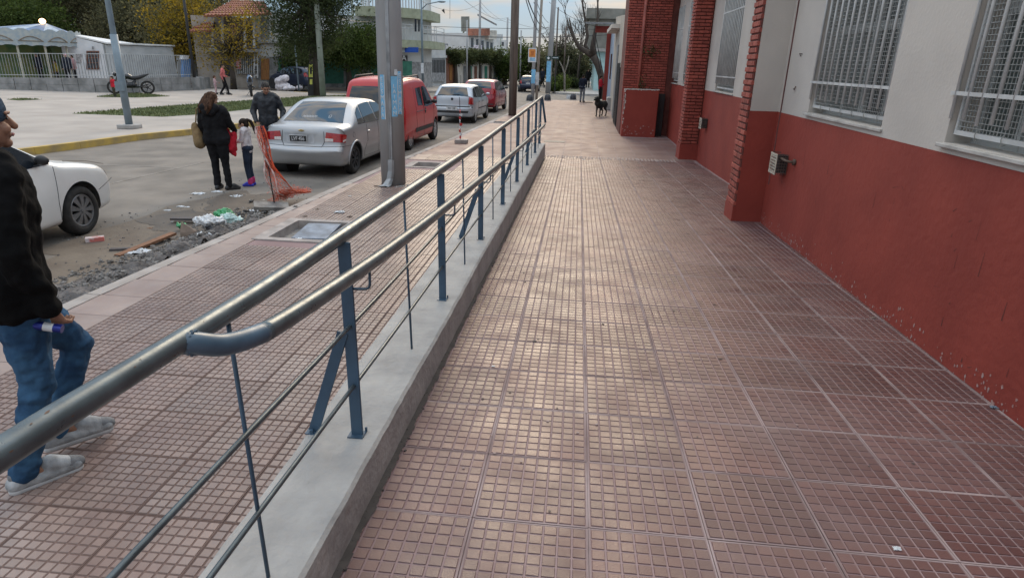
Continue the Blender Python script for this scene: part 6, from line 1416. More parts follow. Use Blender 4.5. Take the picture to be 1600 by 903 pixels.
b = MB(); b.tube([(apx, cy, zap-.05), (apx+.02, cy-.3, zap+.05)], .03, 6); b.build('lamp_arm', m_gate, LMP)
gc = at(95, 132); GB = thing('green_booth', 'dark green screen behind the people at the carousel', 'screen', (gc[0], gc[1]+2.5, 0)); b = MB(); b.bb((gc[0]-2.6, gc[1]+2.3, 0), (gc[0]+1.2, gc[1]+2.5, 2.6)); b.build('panel', M('booth_green', (.035, .095, .05), .8, scale=1.2, col2=(.10, .12, .03)), GB)
b = MB(); b.bb((gc[0]-2.8, gc[1]+1.4, 2.55), (gc[0]+1.4, gc[1]+2.6, 2.8)); b.build('canopy_edge', m_black, GB)
# people by the carousel (only their upper halves show over the wall)
for i, (u, yy, top, hr, lab) in enumerate([(106, 36.2, m_navyc, M('pink_hat', (.55, .33, .38), .9), 'person in a navy coat and pale pink hat standing behind the plaza wall'), (116, 36.9, cloth('rose_cloth', (.42, .24, .25)), m_hairb, 'person in rose clothes beside the navy coat behind the plaza wall'), (62, 36.5, m_navyc, m_hair, 'person in dark blue with long hair in front of the carousel'), (42, 37, m_blackc, m_hair, 'seated looking dark figure at the left of the carousel people'), (88, 37.0, cloth('ochre_cloth', (.30, .24, .05)), m_hair, 'small person in ochre yellow between the carousel people')]):
    x = aty(u, 110, yy)[0]; H_ = [1.62, 1.55, 1.6, 1.5, 1.2][i]; person(lab, (x, yy, .28), R_([200, 150, 170, 190, 160][i]), H_, None, m_skin, top, m_blackc, m_trim, hr, 'short' if i != 2 else 'long', 1.25, .03, group='people at the carousel', face=False)
# ------------------------------------------------------------------ houses beyond the crossing, left to right
def house(name, label, a, c, vtopA, mat, dep=8, cat='house', name_part='wall'):
    """block whose street face runs from ground point a to c, top at photo row vtopA above a"""
    z = zrow(a, vtopA); n = np.array([-(c[1]-a[1]), c[0]-a[0]]); n = n/np.linalg.norm(n); n = n if n[1] > 0 else -n
    o = thing(name, label, cat, ((a[0]+c[0])/2, (a[1]+c[1])/2, 0)); b = MB(); b.prism([(a[0], a[1]), (c[0], c[1]), (c[0]+n[0]*dep, c[1]+n[1]*dep), (a[0]+n[0]*dep, a[1]+n[1]*dep)], -.2, z); b.build(name_part, mat, o); return o, z, n
# tiled house
a, c = at(312, 133.5), at(404, 134.5); HS, z, n = house('tiled_house', 'old two-storey house with a red tiled roof, white pillars and a veranda', a, c, 24, M('house_cream', (.34, .30, .26), .85, scale=2), 9)
ridge = []
def roofplane(par, P00, P10, P11, P01, mat, nrow=9, ncol=16, name='roof_tile'):
    P00, P10, P11, P01 = map(np.array, (P00, P10, P11, P01)); nm = np.cross(P10-P00, P01-P00); nm = nm/np.linalg.norm(nm); nm = nm if nm[2] > 0 else -nm
    b = MB(); b.quad(P00-nm*.02, P10-nm*.02, P11-nm*.02, P01-nm*.02); rf = b.build('roof', m_brown, par)
    for r in range(nrow):
        for q_ in range(ncol):
            f = lambda s, t: (P00*(1-s)+P10*s)*(1-t)+(P01*(1-s)+P11*s)*t
            s0, s1, t0, t1 = q_/ncol+.004, (q_+1)/ncol-.004, r/nrow, min(1, (r+1.15)/nrow); sm = (s0+s1)/2
            b = MB(); b.add([f(s0, t0)+nm*.10, f(sm, t0)+nm*.18, f(s1, t0)+nm*.10, f(s1, t1)+nm*.02, f(sm, t1)+nm*.09, f(s0, t1)+nm*.02, f(s0, t0), f(s1, t0)], [(0, 1, 4, 5), (1, 2, 3, 4), (6, 7, 2, 1, 0)]); b.build(name, mat, rf)
ev = lambda u, v, dy: aty(u, v, a[1]+dy)
roofplane(HS, ev(318, 27, -1.2), ev(425, 24, .2), ev(412, 3, 5.0), ev(365, 3, 5.0), m_tileR, 7, 20)
roofplane(HS, ev(296, 52, -.6), ev(334, 50, -1.4), ev(336, 26, 2.0), ev(322, 27, 2.0), m_tileR, 5, 8)
for u in (330, 345, 380, 394): fb('pillar', m_hw, HS, a, c, u, 27, u+4, 80, .25, .55)
fb('balcony_slab', m_gstone, HS, a, c, 325, 76, 404, 82, .9, .0)
for u in (350, 384): fb('window', m_win, HS, a, c, u, 40, u+16, 68, .04)
fb('hanging_washing', M('washing', (.42, .22, .25), .9, scale=9, var=.4), HS, a, c, 357, 38, 371, 58, .06, .3)
fb('window', m_win, HS, a, c, 345, 95, 362, 120, .04); fb('veranda_gate', m_gate, HS, a, c, 370, 90, 396, 115, .06, .1)
for u in range(371, 396, 3): fb('gate_bar', m_lgrey, HS, a, c, u, 88, u+.9, 116, .05, .2)
fb('poster', M('poster_redwhite', (.5, .4, .4), .8, scale=10, col2=(.4, .06, .06)), HS, a, c, 369, 92, 376, 108, .04, .3)
b = MB(); 
LD = thing('white_ladder', 'white slatted frame standing at the corner of the tiled house', 'frame', tuple(at(399, 135))); b = facebox(MB(), a, c, 396, 82, 398, 122, .06, 0, .3); b2 = facebox(MB(), a, c, 401, 82, 403, 122, .06, 0, .3); b.build('upright', m_hw, LD); b2.build('upright', m_hw, LD)
for v in range(85, 120, 8): fb('rung', m_hw, LD, a, c, 398, v, 401, v+2, .04, .3)
# shuttered building (white above, green shutters, grey dado)
a, c = at(404, 134.5), at(566, 137.5); SB, z, n = house('shuttered_building', 'white building with wide green roller shutters and a varnished door behind the trees', a, c, 18, m_hw, 10, 'building')
fb('upper_recess', m_gate, SB, a, c, 408, 28, 421, 62, .05); 
w_ = fb('window', m_hw, SB, a, c, 425, 30, 431, 46, .05); fb('pane', m_win, w_, a, c, 426, 31.5, 430, 44.5, .02, .05)
fb('ledge', m_gstone, SB, a, c, 404, 65, 566, 68, .25); fb('dado', m_gstone, SB, a, c, 404, 89, 566, 138, .03)
d_ = fb('door', m_wood, SB, a, c, 408, 92, 421, 125, .06, .04); fb('doorway_gate', m_gate, SB, a, c, 401, 92, 406, 124, .06, .05)
def shutter(par, a, c, u0, v0, u1, v1, ns=14, label=None):
    s_ = fb('roller_shutter', m_green, par, a, c, u0, v0, u1, v1, .03, .035)
    for i in range(ns):
        va, vb = v0+(v1-v0)*i/ns, v0+(v1-v0)*(i+.82)/ns; fb('slat', m_green, s_, a, c, u0+.5, va, u1-.5, vb, .025, .065)
    return s_
for u0, u1 in ((435, 478), (508, 537), (541, 562)): shutter(SB, a, c, u0, 91, u1, 131)
# corner building with rounded corner and green bands
a, c = at(566, 137.5), at(648, 140.2); CB = thing('corner_building', 'white two-storey corner building with pale green bands and a rounded balcony corner', 'building', ((a[0]+c[0])/2, (a[1]+c[1])/2, 0))
d = np.array(c[:2])-np.array(a[:2]); ln = np.linalg.norm(d); d /= ln; nn = np.array([-d[1], d[0]]); nn = nn if nn[1] > 0 else -nn
def foot(off, r=3.0):    # plan outline of the corner building, pushed out by off
    A = np.array(a[:2])-nn*off; Cc = np.array(c[:2])-d*r+nn*r; P = [tuple(A)]
    for k in range(13):
        t = math.pi/2*k/12; P.append(tuple(Cc + (d*math.sin(t)-nn*math.cos(t))*(r+off)))
    P += [tuple(np.array(c[:2])+d*off+nn*6), tuple(np.array(a[:2])+nn*6)]; return P
zz = lambda v: zrow((c[0]-d[0]*2, c[1]-d[1]*2), v)
def storey(nm, off, v0, v1, mat): b = MB(); b.prism(foot(off), zz(v0), zz(v1)); return b.build(nm, mat, CB)
storey('ground_floor', 0, 145, 74.5, m_hw); storey('stone_dado', .02, 145, 96, m_gstone); storey('balcony_slab', 1.1, 74.4, 62, m_bandg); storey('upper_floor', .0, 62.1, 27.5, m_hw); storey('roof_band', .75, 27.4, 12, m_bandg); 
b = MB(); P = foot(.70)[:14]
for i in range(len(P)-1):
    for t in np.arange(0, 1, .12 if i == 0 else .5): 
        x, y = P[i][0]+(P[i+1][0]-P[i][0])*t, P[i][1]+(P[i+1][1]-P[i][1])*t; k_ = MB(); k_.bb((x-.035, y-.035, zz(12)), (x+.035, y+.035, zz(-9))); k_.build('baluster', m_hw, CB) if i > 0 or t > .4 else None
b = MB(); b.tube([(x, y, zz(-9)) for x, y in P], .07, 6); b.build('parapet_rail', m_hw, CB)
P = foot(1.05)[3:15]; b = MB()
b.tube([(x, y, zz(44)) for x, y in P], .03, 6); b.tube([(x, y, zz(38)) for x, y in P], .02, 6); b.build('balcony_rail', m_lgrey, CB)
for x, y in P: k_ = MB(); k_.bb((x-.02, y-.02, zz(62)), (x+.02, y+.02, zz(38))); k_.build('balcony_post', m_lgrey, CB)
for u0, u1, v0, v1 in ((648, 651, 30, 50), (653.5, 656, 32, 50), (540, 552, 40, 60), (572, 580, 40, 56)): fb('window', m_win, CB, a, c, u0, v0, u1, v1, .03, .01)
fb('blue_sign', m_blue, CB, a, c, 633.5, 74.5, 654, 82.5, .12, .03); fb('white_sign', m_hw, CB, a, c, 620, 74.5, 633, 82, .11, .03)
sg_ = fb('name_sign', m_black, CB, a, c, 612, 87, 637, 96, .08, .03)
def facetext(body, par, a, c, u, v, size, mat, off):
    p = onface(a, c, u, v); n = np.array([c[1]-a[1], -(c[0]-a[0]), 0]); n = n/np.linalg.norm(n); n = -n if n@(CC-p) < 0 else n
    p = p+n*off; ang = math.atan2(n[0], -n[1]); pw_ = wloc(par); return text(body, size, tuple(p-np.array(pw_)), (R_(90), 0, ang), mat, par)
facetext('IBA', sg_, a, c, 627.5, 91.5, .55, m_hw, .125)
shutter(CB, a, c, 624, 96, 644, 132, 12); fb('wall_box', m_gstone, CB, a, c, 657, 101, 661, 106, .15, .03); shutter(CB, a, c, 580, 96, 606, 134, 12)
# low house with a grey gate, brown house, fence run, two-storey block
a, c = at(672, 135), at(697, 133.5); LH, z, n = house('low_house', 'low whitewashed house with a dark parapet line and a barred grey gate', a, c, 70, m_hw, 9)
fb('parapet_cap', m_gstone, LH, a, c, 670, 68.5, 697, 71, .2); g_ = fb('gate', m_gate, LH, a, c, 671, 92, 694, 128, .05, .05)
for i in range(10): fb('gate_bar', m_black, g_, a, c, 672+i*2.3, 94, 672.8+i*2.3, 128, .03, .10)
fb('gate_sheet', m_gstone, g_, a, c, 671.5, 114, 693.5, 128, .02, .13); fb('gate_lintel', m_hw, LH, a, c, 670, 87, 697, 91, .08, .01)
a, c = at(697, 133.5), at(722, 132.6); BH, z, n = house('brown_house', 'small house with a brown brick front behind the clipped trees', a, c, 86, m_brown, 9); fb('door', m_wood, BH, a, c, 702, 102, 706, 126, .06); fb('wall_panel', m_cream, BH, a, c, 710, 96, 722, 132, .04)
a, c = at(722, 132.6), at(792, 130); FR, z, n = house('terrace_row', 'row of low pale house fronts with tall barred doors behind the clipped trees', a, c, 92, m_cream, 9)
for i, u in enumerate((724, 733, 741, 749, 757, 764, 771, 778, 785)): fb('barred_door', [m_gate, m_green, m_brown][i % 3], FR, a, c, u, 104, u+3.6, 130, .06)
y_ = 92; a, c = aty(732, 128, y_), aty(771, 128, y_+6); a, c = (a[0], a[1], 0), (c[0], c[1], 0); TB, z, n = house('balcony_block', 'taller far house with terracotta balcony band and a sloping lean-to roof on top', a, c, 52, m_hw, 10)
fb('terracotta_band', m_terra, TB, a, c, 731, 45, 758, 56, .8); fb('balcony_wall', m_cream, TB, a, c, 758, 48, 771, 62, .6); 
for u0, v0 in ((736, 60), (744, 62), (752, 64), (760, 66), (766, 67)): fb('window', m_win, TB, a, c, u0, v0, u0+3.5, v0+14, .05)
fb('banner', M('banner_pale', (.6, .55, .62), .8, scale=3, var=.3), TB, a, c, 732, 71, 744, 77, .1, .9)
fb('tower', m_ggrey, TB, a, c, 748, 26, 760, 50, .1, -3.0); q0, q1, q2 = aty(746, 22, y_+2), aty(772, 36, y_+2), aty(748, 27, y_+2); b = MB(); b.add([q0, q1, q1+np.array([0, 3, 0]), q0+np.array([0, 3, 0]), q0-np.array([0, 0, .25]), q1-np.array([0, 0, .25]), q1+np.array([0, 3, -.25]), q0+np.array([0, 3, -.25])], [(0, 1, 2, 3), (7, 6, 5, 4), (0, 4, 5, 1), (1, 5, 6, 2), (2, 6, 7, 3), (3, 7, 4, 0)]); b.build('lean_to_roof', m_gate, TB)
y_ = 120; a, c = aty(773, 128, y_), aty(792, 128, y_+3); a, c = (a[0], a[1], 0), (c[0], c[1], 0); WB, z, n = house('far_white_house', 'distant white block with a water tank beyond the balcony house', a, c, 62, m_hw, 10); fb('tank', m_lgrey, WB, a, c, 777, 54, 789, 62, 1.5, -2); fb('window', m_win, WB, a, c, 784, 66, 787, 72, .05)
for i, (u, y_, v, m__, w) in enumerate([(803, 150, 108, m_cream, 5), (820, 175, 112, m_hw, 7), (838, 230, 118, m_cream, 10)]):
    p = aty(u, 128, y_); a, c = (p[0]-w, p[1], 0), (p[0]+w*.6, p[1], 0); far_, z, n = house('far_house', ['distant cream house behind the wooden post', 'distant white house behind the green street tree', 'farthest house at the end of the street'][i], a, c, v, m__, 8); fb('window', m_win, far_, a, c, u-2, v+6, u, v+10, .05)
# right hand side past the school
X1 = 1.42
BB = thing('beige_building', 'beige house past the school with a dark gate and a small concrete canopy', 'house', (X1, 28, 0)); ztop = zrow((X1, 30), 24)
zn, zfar = zrow((1.42, 23.45), 23), zrow((1.64, 35.2), 27)
b = MB(); b.prism([(X1, 23.45), (6, 23.45), (6, 35.2), (X1+.22, 35.2)], -.1, [zn, zn, zfar, zfar]); b.build('wall', m_beige, BB)
b = MB(); zc0 = zrow((X1, 31.5), 50); b.bb((X1-.25, 28.5, zc0), (X1+.3, 33.5, zc0+.16)); b.build('canopy', m_cream, BB)
b = MB(); b.bb((X1-.03, 23.9, -.01), (X1+.06, 25.7, 2.05)); gt = b.build('gate', m_black, BB)
for i in range(9): b = MB(); b.bb((X1-.05, 23.95+i*.21, 0.05), (X1-.031, 24.05+i*.21, 2.2)); b.build('gate_bar', m_black, gt)
b = MB(); b.bb((X1+.04, 27.6, .0), (X1+.2, 28.6, 2.9)); b.build('doorway', m_gate, BB)
b = MB(); b.bb((X1-.02, 33.0, -.01), (X1+.3, 34.0, .60)); b.build('step_block', m_conc, BB, bevel=.03)
BLB = thing('pale_blue_house', 'narrow pale blue house front between the beige house and the red doorpost', 'house', (X1, 38, 0)); zt = zrow((X1, 38), 51)
b = MB(); b.bb((X1+.23, 35.22, -.1), (6, 40.3, zt)); b.build('wall', m_bluew, BLB)
b = MB(); b.bb((X1+.20, 36.5, 1.4), (X1+.229, 37.6, 2.7)); b.build('window', m_win, BLB)
X1 = 1.86
RP = thing('red_doorpost', 'dark red painted post holding a red beam and canopy at the corner', 'post', (X1-.35, 40.0, 0)); zt = zrow((X1-.3, 40.2), 52)
b = MB(); b.bb((X1-.45, 39.95, 0), (X1-.12, 40.28, zt)); b.build('post', m_red, RP)
b = MB(); b.bb((X1-1.15, 39.9, zt), (X1+.0, 40.3, zt+.35)); b.build('beam', m_red, RP); b = MB(); b.box((X1-.95, 39.9, zt+.50), (1.6, 1.6, .10), rx=.06); b.build('canopy', m_gate, RP)
b = MB(); b.tube([aty(926, 55, 39.9), aty(939, 115, 39.9)], .022, 5); b.tube([aty(929, 50, 39.9), aty(941, 108, 39.9)], .022, 5); b.build('stay_rod', m_black, RP)
YC = 58; CG = thing('concrete_building', 'weathered concrete building with a heavy parapet behind the bare pruned tree', 'building', (aty(945, 60, YC)[0], YC, 0)); x0 = aty(917, 40, YC)[0]; z0, z1, z2 = [zrow((x0+1, YC), v) for v in (76, 30, 14)]
b = MB(); b.bb((x0+.15, YC, z0), (x0+14, YC+12, z1)); b.build('upper_wall', m_ggrey, CG); b = MB(); b.bb((x0-.1, YC-.4, z1), (x0+14, YC+12, z2)); b.build('parapet', m_ggrey, CG)
b = MB(); b.bb((x0-.05, YC-.15, z0-.25), (x0+14, YC+12, z0-.002)); b.build('floor_slab', m_conc, CG)
b = MB(); b.bb((x0+.9, YC+.2, -.1), (x0+14, YC+12, z0-.25)); b.build('ground_floor', m_teal, CG)
TW = thing('teal_wall', 'pale teal house front along the far pavement beyond the crossing', 'house', (2.2, 66, 0)); b = MB(); b.prism([(aty(931, 130, 60)[0], 72), (aty(921, 130, 100)[0], 115), (14, 115), (14, 72)], -.1, 4.2); b.build('wall', m_teal, TW)
for yy in (78, 88, 98): 
    xx = float(np.interp(yy, [72, 115], [aty(931, 130, 60)[0], aty(921, 130, 100)[0]])); b = MB(); b.bb((xx-.06, yy, 0), (xx-.01, yy+1.2, 2.2)); b.build('door', m_bluew, TW)
# ------------------------------------------------------------------ poles, lamps, signs, wires
m_cpole = M('pole_concrete', (0.40, 0.405, 0.41), .85, scale=2.2, col2=(0.29, 0.29, 0.29), bump=.35, bscale=25, stretch=(1, 1, .3)); m_wpole = M('pole_timber', (0.19, 0.15, 0.125), .9, scale=4, col2=(0.10, 0.076, 0.063), bump=.6, bscale=20, stretch=(2, 2, .2))
m_bluep = M('poster_blue', (0.20, 0.47, 0.70), .8, scale=5, var=.12); m_paper = M('poster_paper', (0.62, 0.64, 0.66), .85, scale=6, var=.12)
m_lamp = M('lamp_post_paint', (0.17, 0.22, 0.255), .5, scale=3, var=.12); m_pgreen = M('pale_green_pole', (0.30, 0.34, 0.29), .85, scale=3, col2=(0.23, 0.25, 0.22))
def pole(label, u, v, h, r0, r1, mat, lean=(0, 0), n=14, name='utility_pole', cat='pole', group=None, z=0.0):
    p = at(u, v, z); o = thing(name, label, cat, (p[0], p[1], z), group=group)
    b = MB(); b.tube([(0, 0, -.2), (lean[0]*.5, lean[1]*.5, h*.5), (lean[0], lean[1], h)], [r0, (r0+r1)/2, r1], n); b.build('shaft', mat, o, local=True, smooth=True); return o, p
# the big concrete pole with its cable channel and posters
BP, p = pole('thick grey concrete pole with pale blue posters standing on the pavement beside the kerb', 615, 287, 8.5, .215, .20, m_cpole, (.05, 0), 28, 'concrete_pole')
pc_ = math.atan2(-p[1], -p[0])       # towards the photographer
def arc(b, r, a0, a1, z0, z1, n=8, k=2, top_curl=0.0):
    rows = []
    for j in range(k+1):
        z = z0+(z1-z0)*j/k; rr_ = r + (top_curl*(j/k)**6); rows.append([(rr_*math.cos(a0+(a1-a0)*i/n)+.05*z/8.5, rr_*math.sin(a0+(a1-a0)*i/n), z) for i in range(n+1)])
    b.grid(rows)
b = MB(); ang = pc_-.10
for da in (-.085, .085): b.tube([(.218*math.cos(ang+da)+.05*z/8.5, .218*math.sin(ang+da), z) for z in (0.12, 2, 4, 6, 8.4)], .010, 5)
arc(b, .224, ang-.15, ang+.10, .30, 8.4, 4, 8); b.build('cable_channel', M('galvanised', (0.33, 0.34, 0.35), .5, metal=.5, scale=3, var=.2), BP, local=True, smooth=True)
b = MB(); P = []
for z, rr_, da in ((.45, .23, 0), (.25, .235, -.02), (.12, .26, -.10), (.035, .33, -.22), (.012, .40, -.32)): P.append([((rr_+dd)*math.cos(ang+da+q_), (rr_+dd)*math.sin(ang+da+q_), z+dz) for q_, dd, dz in ((-.30, -.01, 0), (-.12, .012, .01), (.05, .02, .02), (.2, -.005, 0))])
b.grid(P); b.build('bent_channel_foot', MATS['galvanised'], BP, local=True, smooth=False)
def poster(a0, a1, z0, z1, mat, word=None, curl=0.0, sz=.105, back=None):
    b = MB(); arc(b, .2165, a0, a1, z0, z1, 6, 8, curl); o = b.build('poster', mat, BP, local=True)
    if word:
        am = (a0+a1)/2; hgt = (z1-z0-.04)/len(word)
        for i, ch in enumerate(word):
            z = z1-.03-hgt*(i+.5); text(ch, hgt*1.12, (.221*math.cos(am)+.05*z/8.5, .221*math.sin(am), z), (R_(90), 0, am+math.pi/2), m_paper, o, ext=.001, sx=.95)
zt, zb_ = zrow(p, 117), zrow(p, 181)
poster(pc_+.02, pc_+.52, zb_, zt-.02, m_bluep, 'SLAIMAN', .02); poster(pc_+.54, pc_+.98, zb_+.04, zt+.06, m_bluep, 'ESSMASA', 0)
b = MB(); arc(b, .2195, pc_+.54, pc_+.60, zb_+.04, zt+.06, 2, 4); arc(b, .2195, pc_+.92, pc_+.98, zb_+.02, zt+.06, 2, 4); arc(b, .219, pc_+.3, pc_+.55, zt+.0, zt+.09, 3, 3); b.build('poster_edge', m_paper, BP, local=True)
poster(pc_-.92, pc_-.50, zb_, zt, m_bluep, 'ALMAFUE', 0) if False else poster(pc_-.92, pc_-.52, zb_-.05, zt, m_bluep, 'ESSMASA', 0)
b = MB(); arc(b, .219, pc_-.52, pc_-.46, zb_-.05, zt, 2, 4); b.build('poster_edge', m_paper, BP, local=True)
b = MB(); 
for i in range(16): 
    a = pc_+random.uniform(-1.2, 1.2); s_ = random.uniform(.02, .07); b.box((.32*math.cos(a)*random.uniform(.75, 1.2), .32*math.sin(a)*random.uniform(.75, 1.2), .004), (s_, s_*.6, .012), rz=random.uniform(0, 3))
b.build('broken_mortar', m_conc, BP, local=True, kind='stuff')
WP, p = pole('dark brown square timber post standing on the pavement between kerb and railing', 800.5, 181, 7.5, .17, .16, m_wpole, (0, 0), 4, 'timber_post')
LP, p = pole('leaning-looking blue grey lamp post on a square base at the edge of the square', 203, 201, 7.5, .085, .06, m_lamp, (0, 0), 12, 'lamp_post', 'lamp post')
b = MB(); b.bb((-.24, -.24, 0), (.24, .24, .12)); b.build('base', m_conc, LP, local=True, bevel=.02); b = MB(); b.tube([(0, 0, .12), (0, 0, 2.55)], .10, 12); b.build('sleeve', m_lamp, LP, local=True, smooth=True); b = MB(); b.bb((-.14, -.13, 1.05), (.10, -.06, 1.30)); b.build('box', m_lamp, LP, local=True)
pole('thin black post in front of the right end of the plaza wall', 306.5, 141, 7.5, .085, .07, m_black, (0, 0), 10, 'black_post', 'post')
pole('tall pale green concrete pole with peg holes beside the big dark tree', 505, 152.5, 9.5, .17, .12, m_pgreen, (.0, 0), 10)
pole('short thin grey pole in front of the dark car across the square', 467, 141, 3.6, .055, .055, m_lamp, (0, 0), 8, 'sign_pole')
pole('slim leaning pole standing behind the round green tree', 561, 137, 7.2, .12, .09, m_pgreen, (-.25, 0), 8)
SL, p = pole('grey street lamp pole with a curved arm at the rounded corner building', 661, 142, 7.6, .09, .06, m_lamp, (0, 0), 8, 'street_lamp', 'street lamp'); b = MB(); zt = zrow(p, 8); b.tube([(0, 0, zt-.3), (.4, 0, zt+.05), (1.3, -.2, zt+.2)], .035, 6); b.ell((1.5, -.22, zt+.2), (.3, .12, .07), 10); b.build('arm', m_lamp, SL, local=True, smooth=True)
b = MB(); b.bb((-.10, -.12, 1.2), (.10, -.09, 1.9)); b.build('sticker', m_paper, SL, local=True)
for i, (u, v, vt, r, m__) in enumerate([(729.5, 133, 32, .085, m_cpole), (749, 131, -20, .13, m_cpole), (781, 130.5, 60, .09, m_pgreen), (791, 129, 28, .12, m_cpole), (812, 131, 48, .09, m_cpole), (806, 130, 70, .09, m_pgreen)]):
    p = at(u, v); pole(['thin grey pole in front of the second clipped tree', 'tall concrete pole rising behind the dark red car', 'slim pale pole right of the last clipped tree', 'tall thin pole just left of the timber post', 'distant pole right of the timber post, above the green tree', 'short distant pole close to the right of the timber post'][i], u, v, zrow(p, vt), r, r*.8, m__, n=8)
S1, p1_ = pole('grey round pole of the pair that carries the bus stop sign', 832, 156.5, 9.5, .105, .09, m_cpole, (0, 0), 10); S2, p2__ = pole('pale slimmer pole right beside the grey bus stop pole', 838, 156, 9.0, .085, .075, M('pale_pole', (.34, .30, .25), .85, scale=3), (.15, 0), 10)
SGN = thing('bus_stop_sign', 'white sign with an orange square and blue lettering on the paired poles', 'sign', aty(832, 86, p1_[1]-.16)); 
def plate_px(name, mat, par, u0, v0, u1, v1, y, th=.02):
    A, B_ = aty(u0, v1, y), aty(u1, v0, y); b = MB(); b.bb((A[0], y, A[2]), (B_[0], y+th, B_[2])); return b.build(name, mat, par)
plate_px('panel', m_paper, SGN, 825, 75.5, 838.7, 97.5, p1_[1]-.16, .025); plate_px('orange_square', M('sign_orange', (.70, .26, .05), .6, scale=3, var=.15), SGN, 826.5, 77.5, 837, 89.5, p1_[1]-.163, .006); plate_px('symbol', M('sign_dark_orange', (.50, .15, .03), .6), SGN, 829, 80, 834.5, 87, p1_[1]-.166, .003)
for v0 in (91, 93.6): plate_px('blue_text', m_bluep, SGN, 828, v0, 836, v0+1.6, p1_[1]-.165, .006)
b = MB(); b.bb((-.12, -.13, .95), (.13, -.115, 1.75)); b.build('poster', m_bluep, S1, local=True); b = MB(); b.bb((-.09, -.115, .85), (.12, -.10, 1.6)); b.build('poster', m_paper, S2, local=True)
S3, p3_ = pole('stout concrete pole with a blue poster at the far corner of the crossing', 856, 143.5, 11, .21, .18, m_cpole, (.25, 0), 14); b = MB(); b.bb((-.17, -.225, .75), (.17, -.205, 2.3)); b.build('poster', m_bluep, S3, local=True)
SN = thing('street_name_sign', 'dark green street name plates on a thin post beside the stout concrete pole', 'sign', (p3_[0]+.55, p3_[1]-.1, 0)); b = MB(); b.tube([(p3_[0]+.55, p3_[1]-.1, 0), (p3_[0]+.55, p3_[1]-.1, aty(862, 88, p3_[1])[2])], .035, 8); b.build('post', m_black, SN)
m_sgreen = M('sign_green', (.02, .055, .05), .5)
n_ = plate_px('name_plate', m_sgreen, SN, 862, 88.5, 873.5, 93, p3_[1]-.2); n2_ = plate_px('name_plate', m_sgreen, SN, 853, 88, 861, 94.5, p3_[1]-.3)
b = MB(); q_ = aty(857, 91.3, p3_[1]-.31); b.box(q_, (.16, .01, .16), ry=R_(45)); b.build('white_diamond', m_paper, n2_); plate_px('white_line', m_paper, n_, 863.5, 90.2, 872, 91.2, p3_[1]-.205, .004)
for i, (u, v, vt) in enumerate([(866.5, 135, 12), (880, 134, 42), (872, 133, 55)]):
    p = at(u, v); pole(['tall thin dark pole right of the stout concrete pole', 'distant thin pole between the olive trees', 'short distant pole behind the olive tree'][i], u, v, zrow(p, vt), .10, .07, m_wpole, n=6)
# black ball bollards at the end of the pavement
for i, (u, v) in enumerate([(827.5, 158.5), (855.5, 157.5), (895.5, 156.5)]):
    p = at(u, v); o = thing('bollard', ['black domed bollard beside the bus stop poles', 'black domed bollard behind the end of the railing', 'black domed bollard near the standing man'][i], 'bollard', (p[0], p[1], 0), group='domed bollards at the crossing')
    b = MB(); b.lathe([(.001, .40), (.07, .385), (.14, .33), (.185, .22), (.20, .10), (.20, 0)], (0, 0, 0), 16); b.build('dome', M('bollard_black', (.035, .037, .045), .5), o, local=True, smooth=True)
    b = MB(); b.lathe([(.21, .03), (.24, .03), (.24, 0)], (0, 0, 0), 16); b.build('foot_ring', m_conc, o, local=True)
p = at(888, 155); b = MB(); b.bb((p[0]-.12, p[1]-.1, 0), (p[0]+.14, p[1]+.1, .24)); tag(b.build('white_box', m_paper, origin=(p[0], p[1], 0)), 'small white box on the ground beside the bollard near the standing man', 'box')
p = at(918, 160.5); b = MB(); b.bb((p[0]-.3, p[1]-.5, -.01), (p[0]+.3, p[1]+.5, .02)); tag(b.build('manhole_cover', M('rust_plate', (.10, .06, .045), .8, scale=8), origin=(p[0], p[1], 0)), 'dark rusty manhole cover at the feet of the standing man', 'manhole cover')
def wire(label, A, B_, sag=.4, r=.012):
    A, B_ = Vector(A), Vector(B_); P = [A.lerp(B_, t)-Vector((0, 0, sag*4*t*(1-t))) for t in np.linspace(0, 1, 15)]
    b = MB(); b.tube(P, r, 4); o = b.build('overhead_wire', m_black, origin=tuple(A)); tag(o, label, 'wire', 'overhead wires over the street')
Y = lambda u, v, y: aty(u, v, y)
for lab, u0, v0, y0, u1, v1, y1, sg_, r in [('upper level wire crossing the street from the corner building', 560, 37, 50, 990, 46, 56, .15, .016), ('lower level wire crossing the street from the corner building', 560, 44, 50, 990, 52, 58, .5, .022), ('faint level wire below the two main ones', 600, 50, 58, 900, 56, 60, .3, .01),
        ('thick cable sloping from the top of the frame down to the concrete pole', 822, -8, 30, 856, 43, 53, .5, .03), ('second cable sloping to the concrete pole just below the thick one', 818, -14, 30, 856, 46, 53, .9, .022), ('thin wire sloping from above down to the concrete pole', 838, 2, 41, 857, 36, 53, .2, .018),
        ('wire rising from the concrete pole towards the upper right', 858, 4, 53, 980, 40, 62, .8, .014), ('wire from the bus stop pole running down the street', 834, 4, 41, 866, 60, 120, .6, .02), ('thin wire between tall pole and timber post', 750, 3, 62, 800, 36, 100, .5, .014),
        ('thin wire from the corner lamp to the tall pole', 660, 3, 47, 750, 6, 62, .6, .012), ('wire from the tall pole to the thin pole beside the timber post', 750, 10, 62, 791, 30, 90, .6, .014), ('upper thin wire along the street over the cars', 720, -4, 45, 792, 28, 92, .6, .014),
        ('long wire over the far end of the street', 792, 30, 92, 872, 40, 125, .8, .02), ('wire from behind the big pole to the corner facade', 520, 27, 40, 600, 32, 49, .2, .02)]:
    wire(lab, Y(u0, v0, y0), Y(u1, v1, y1), sg_, r)
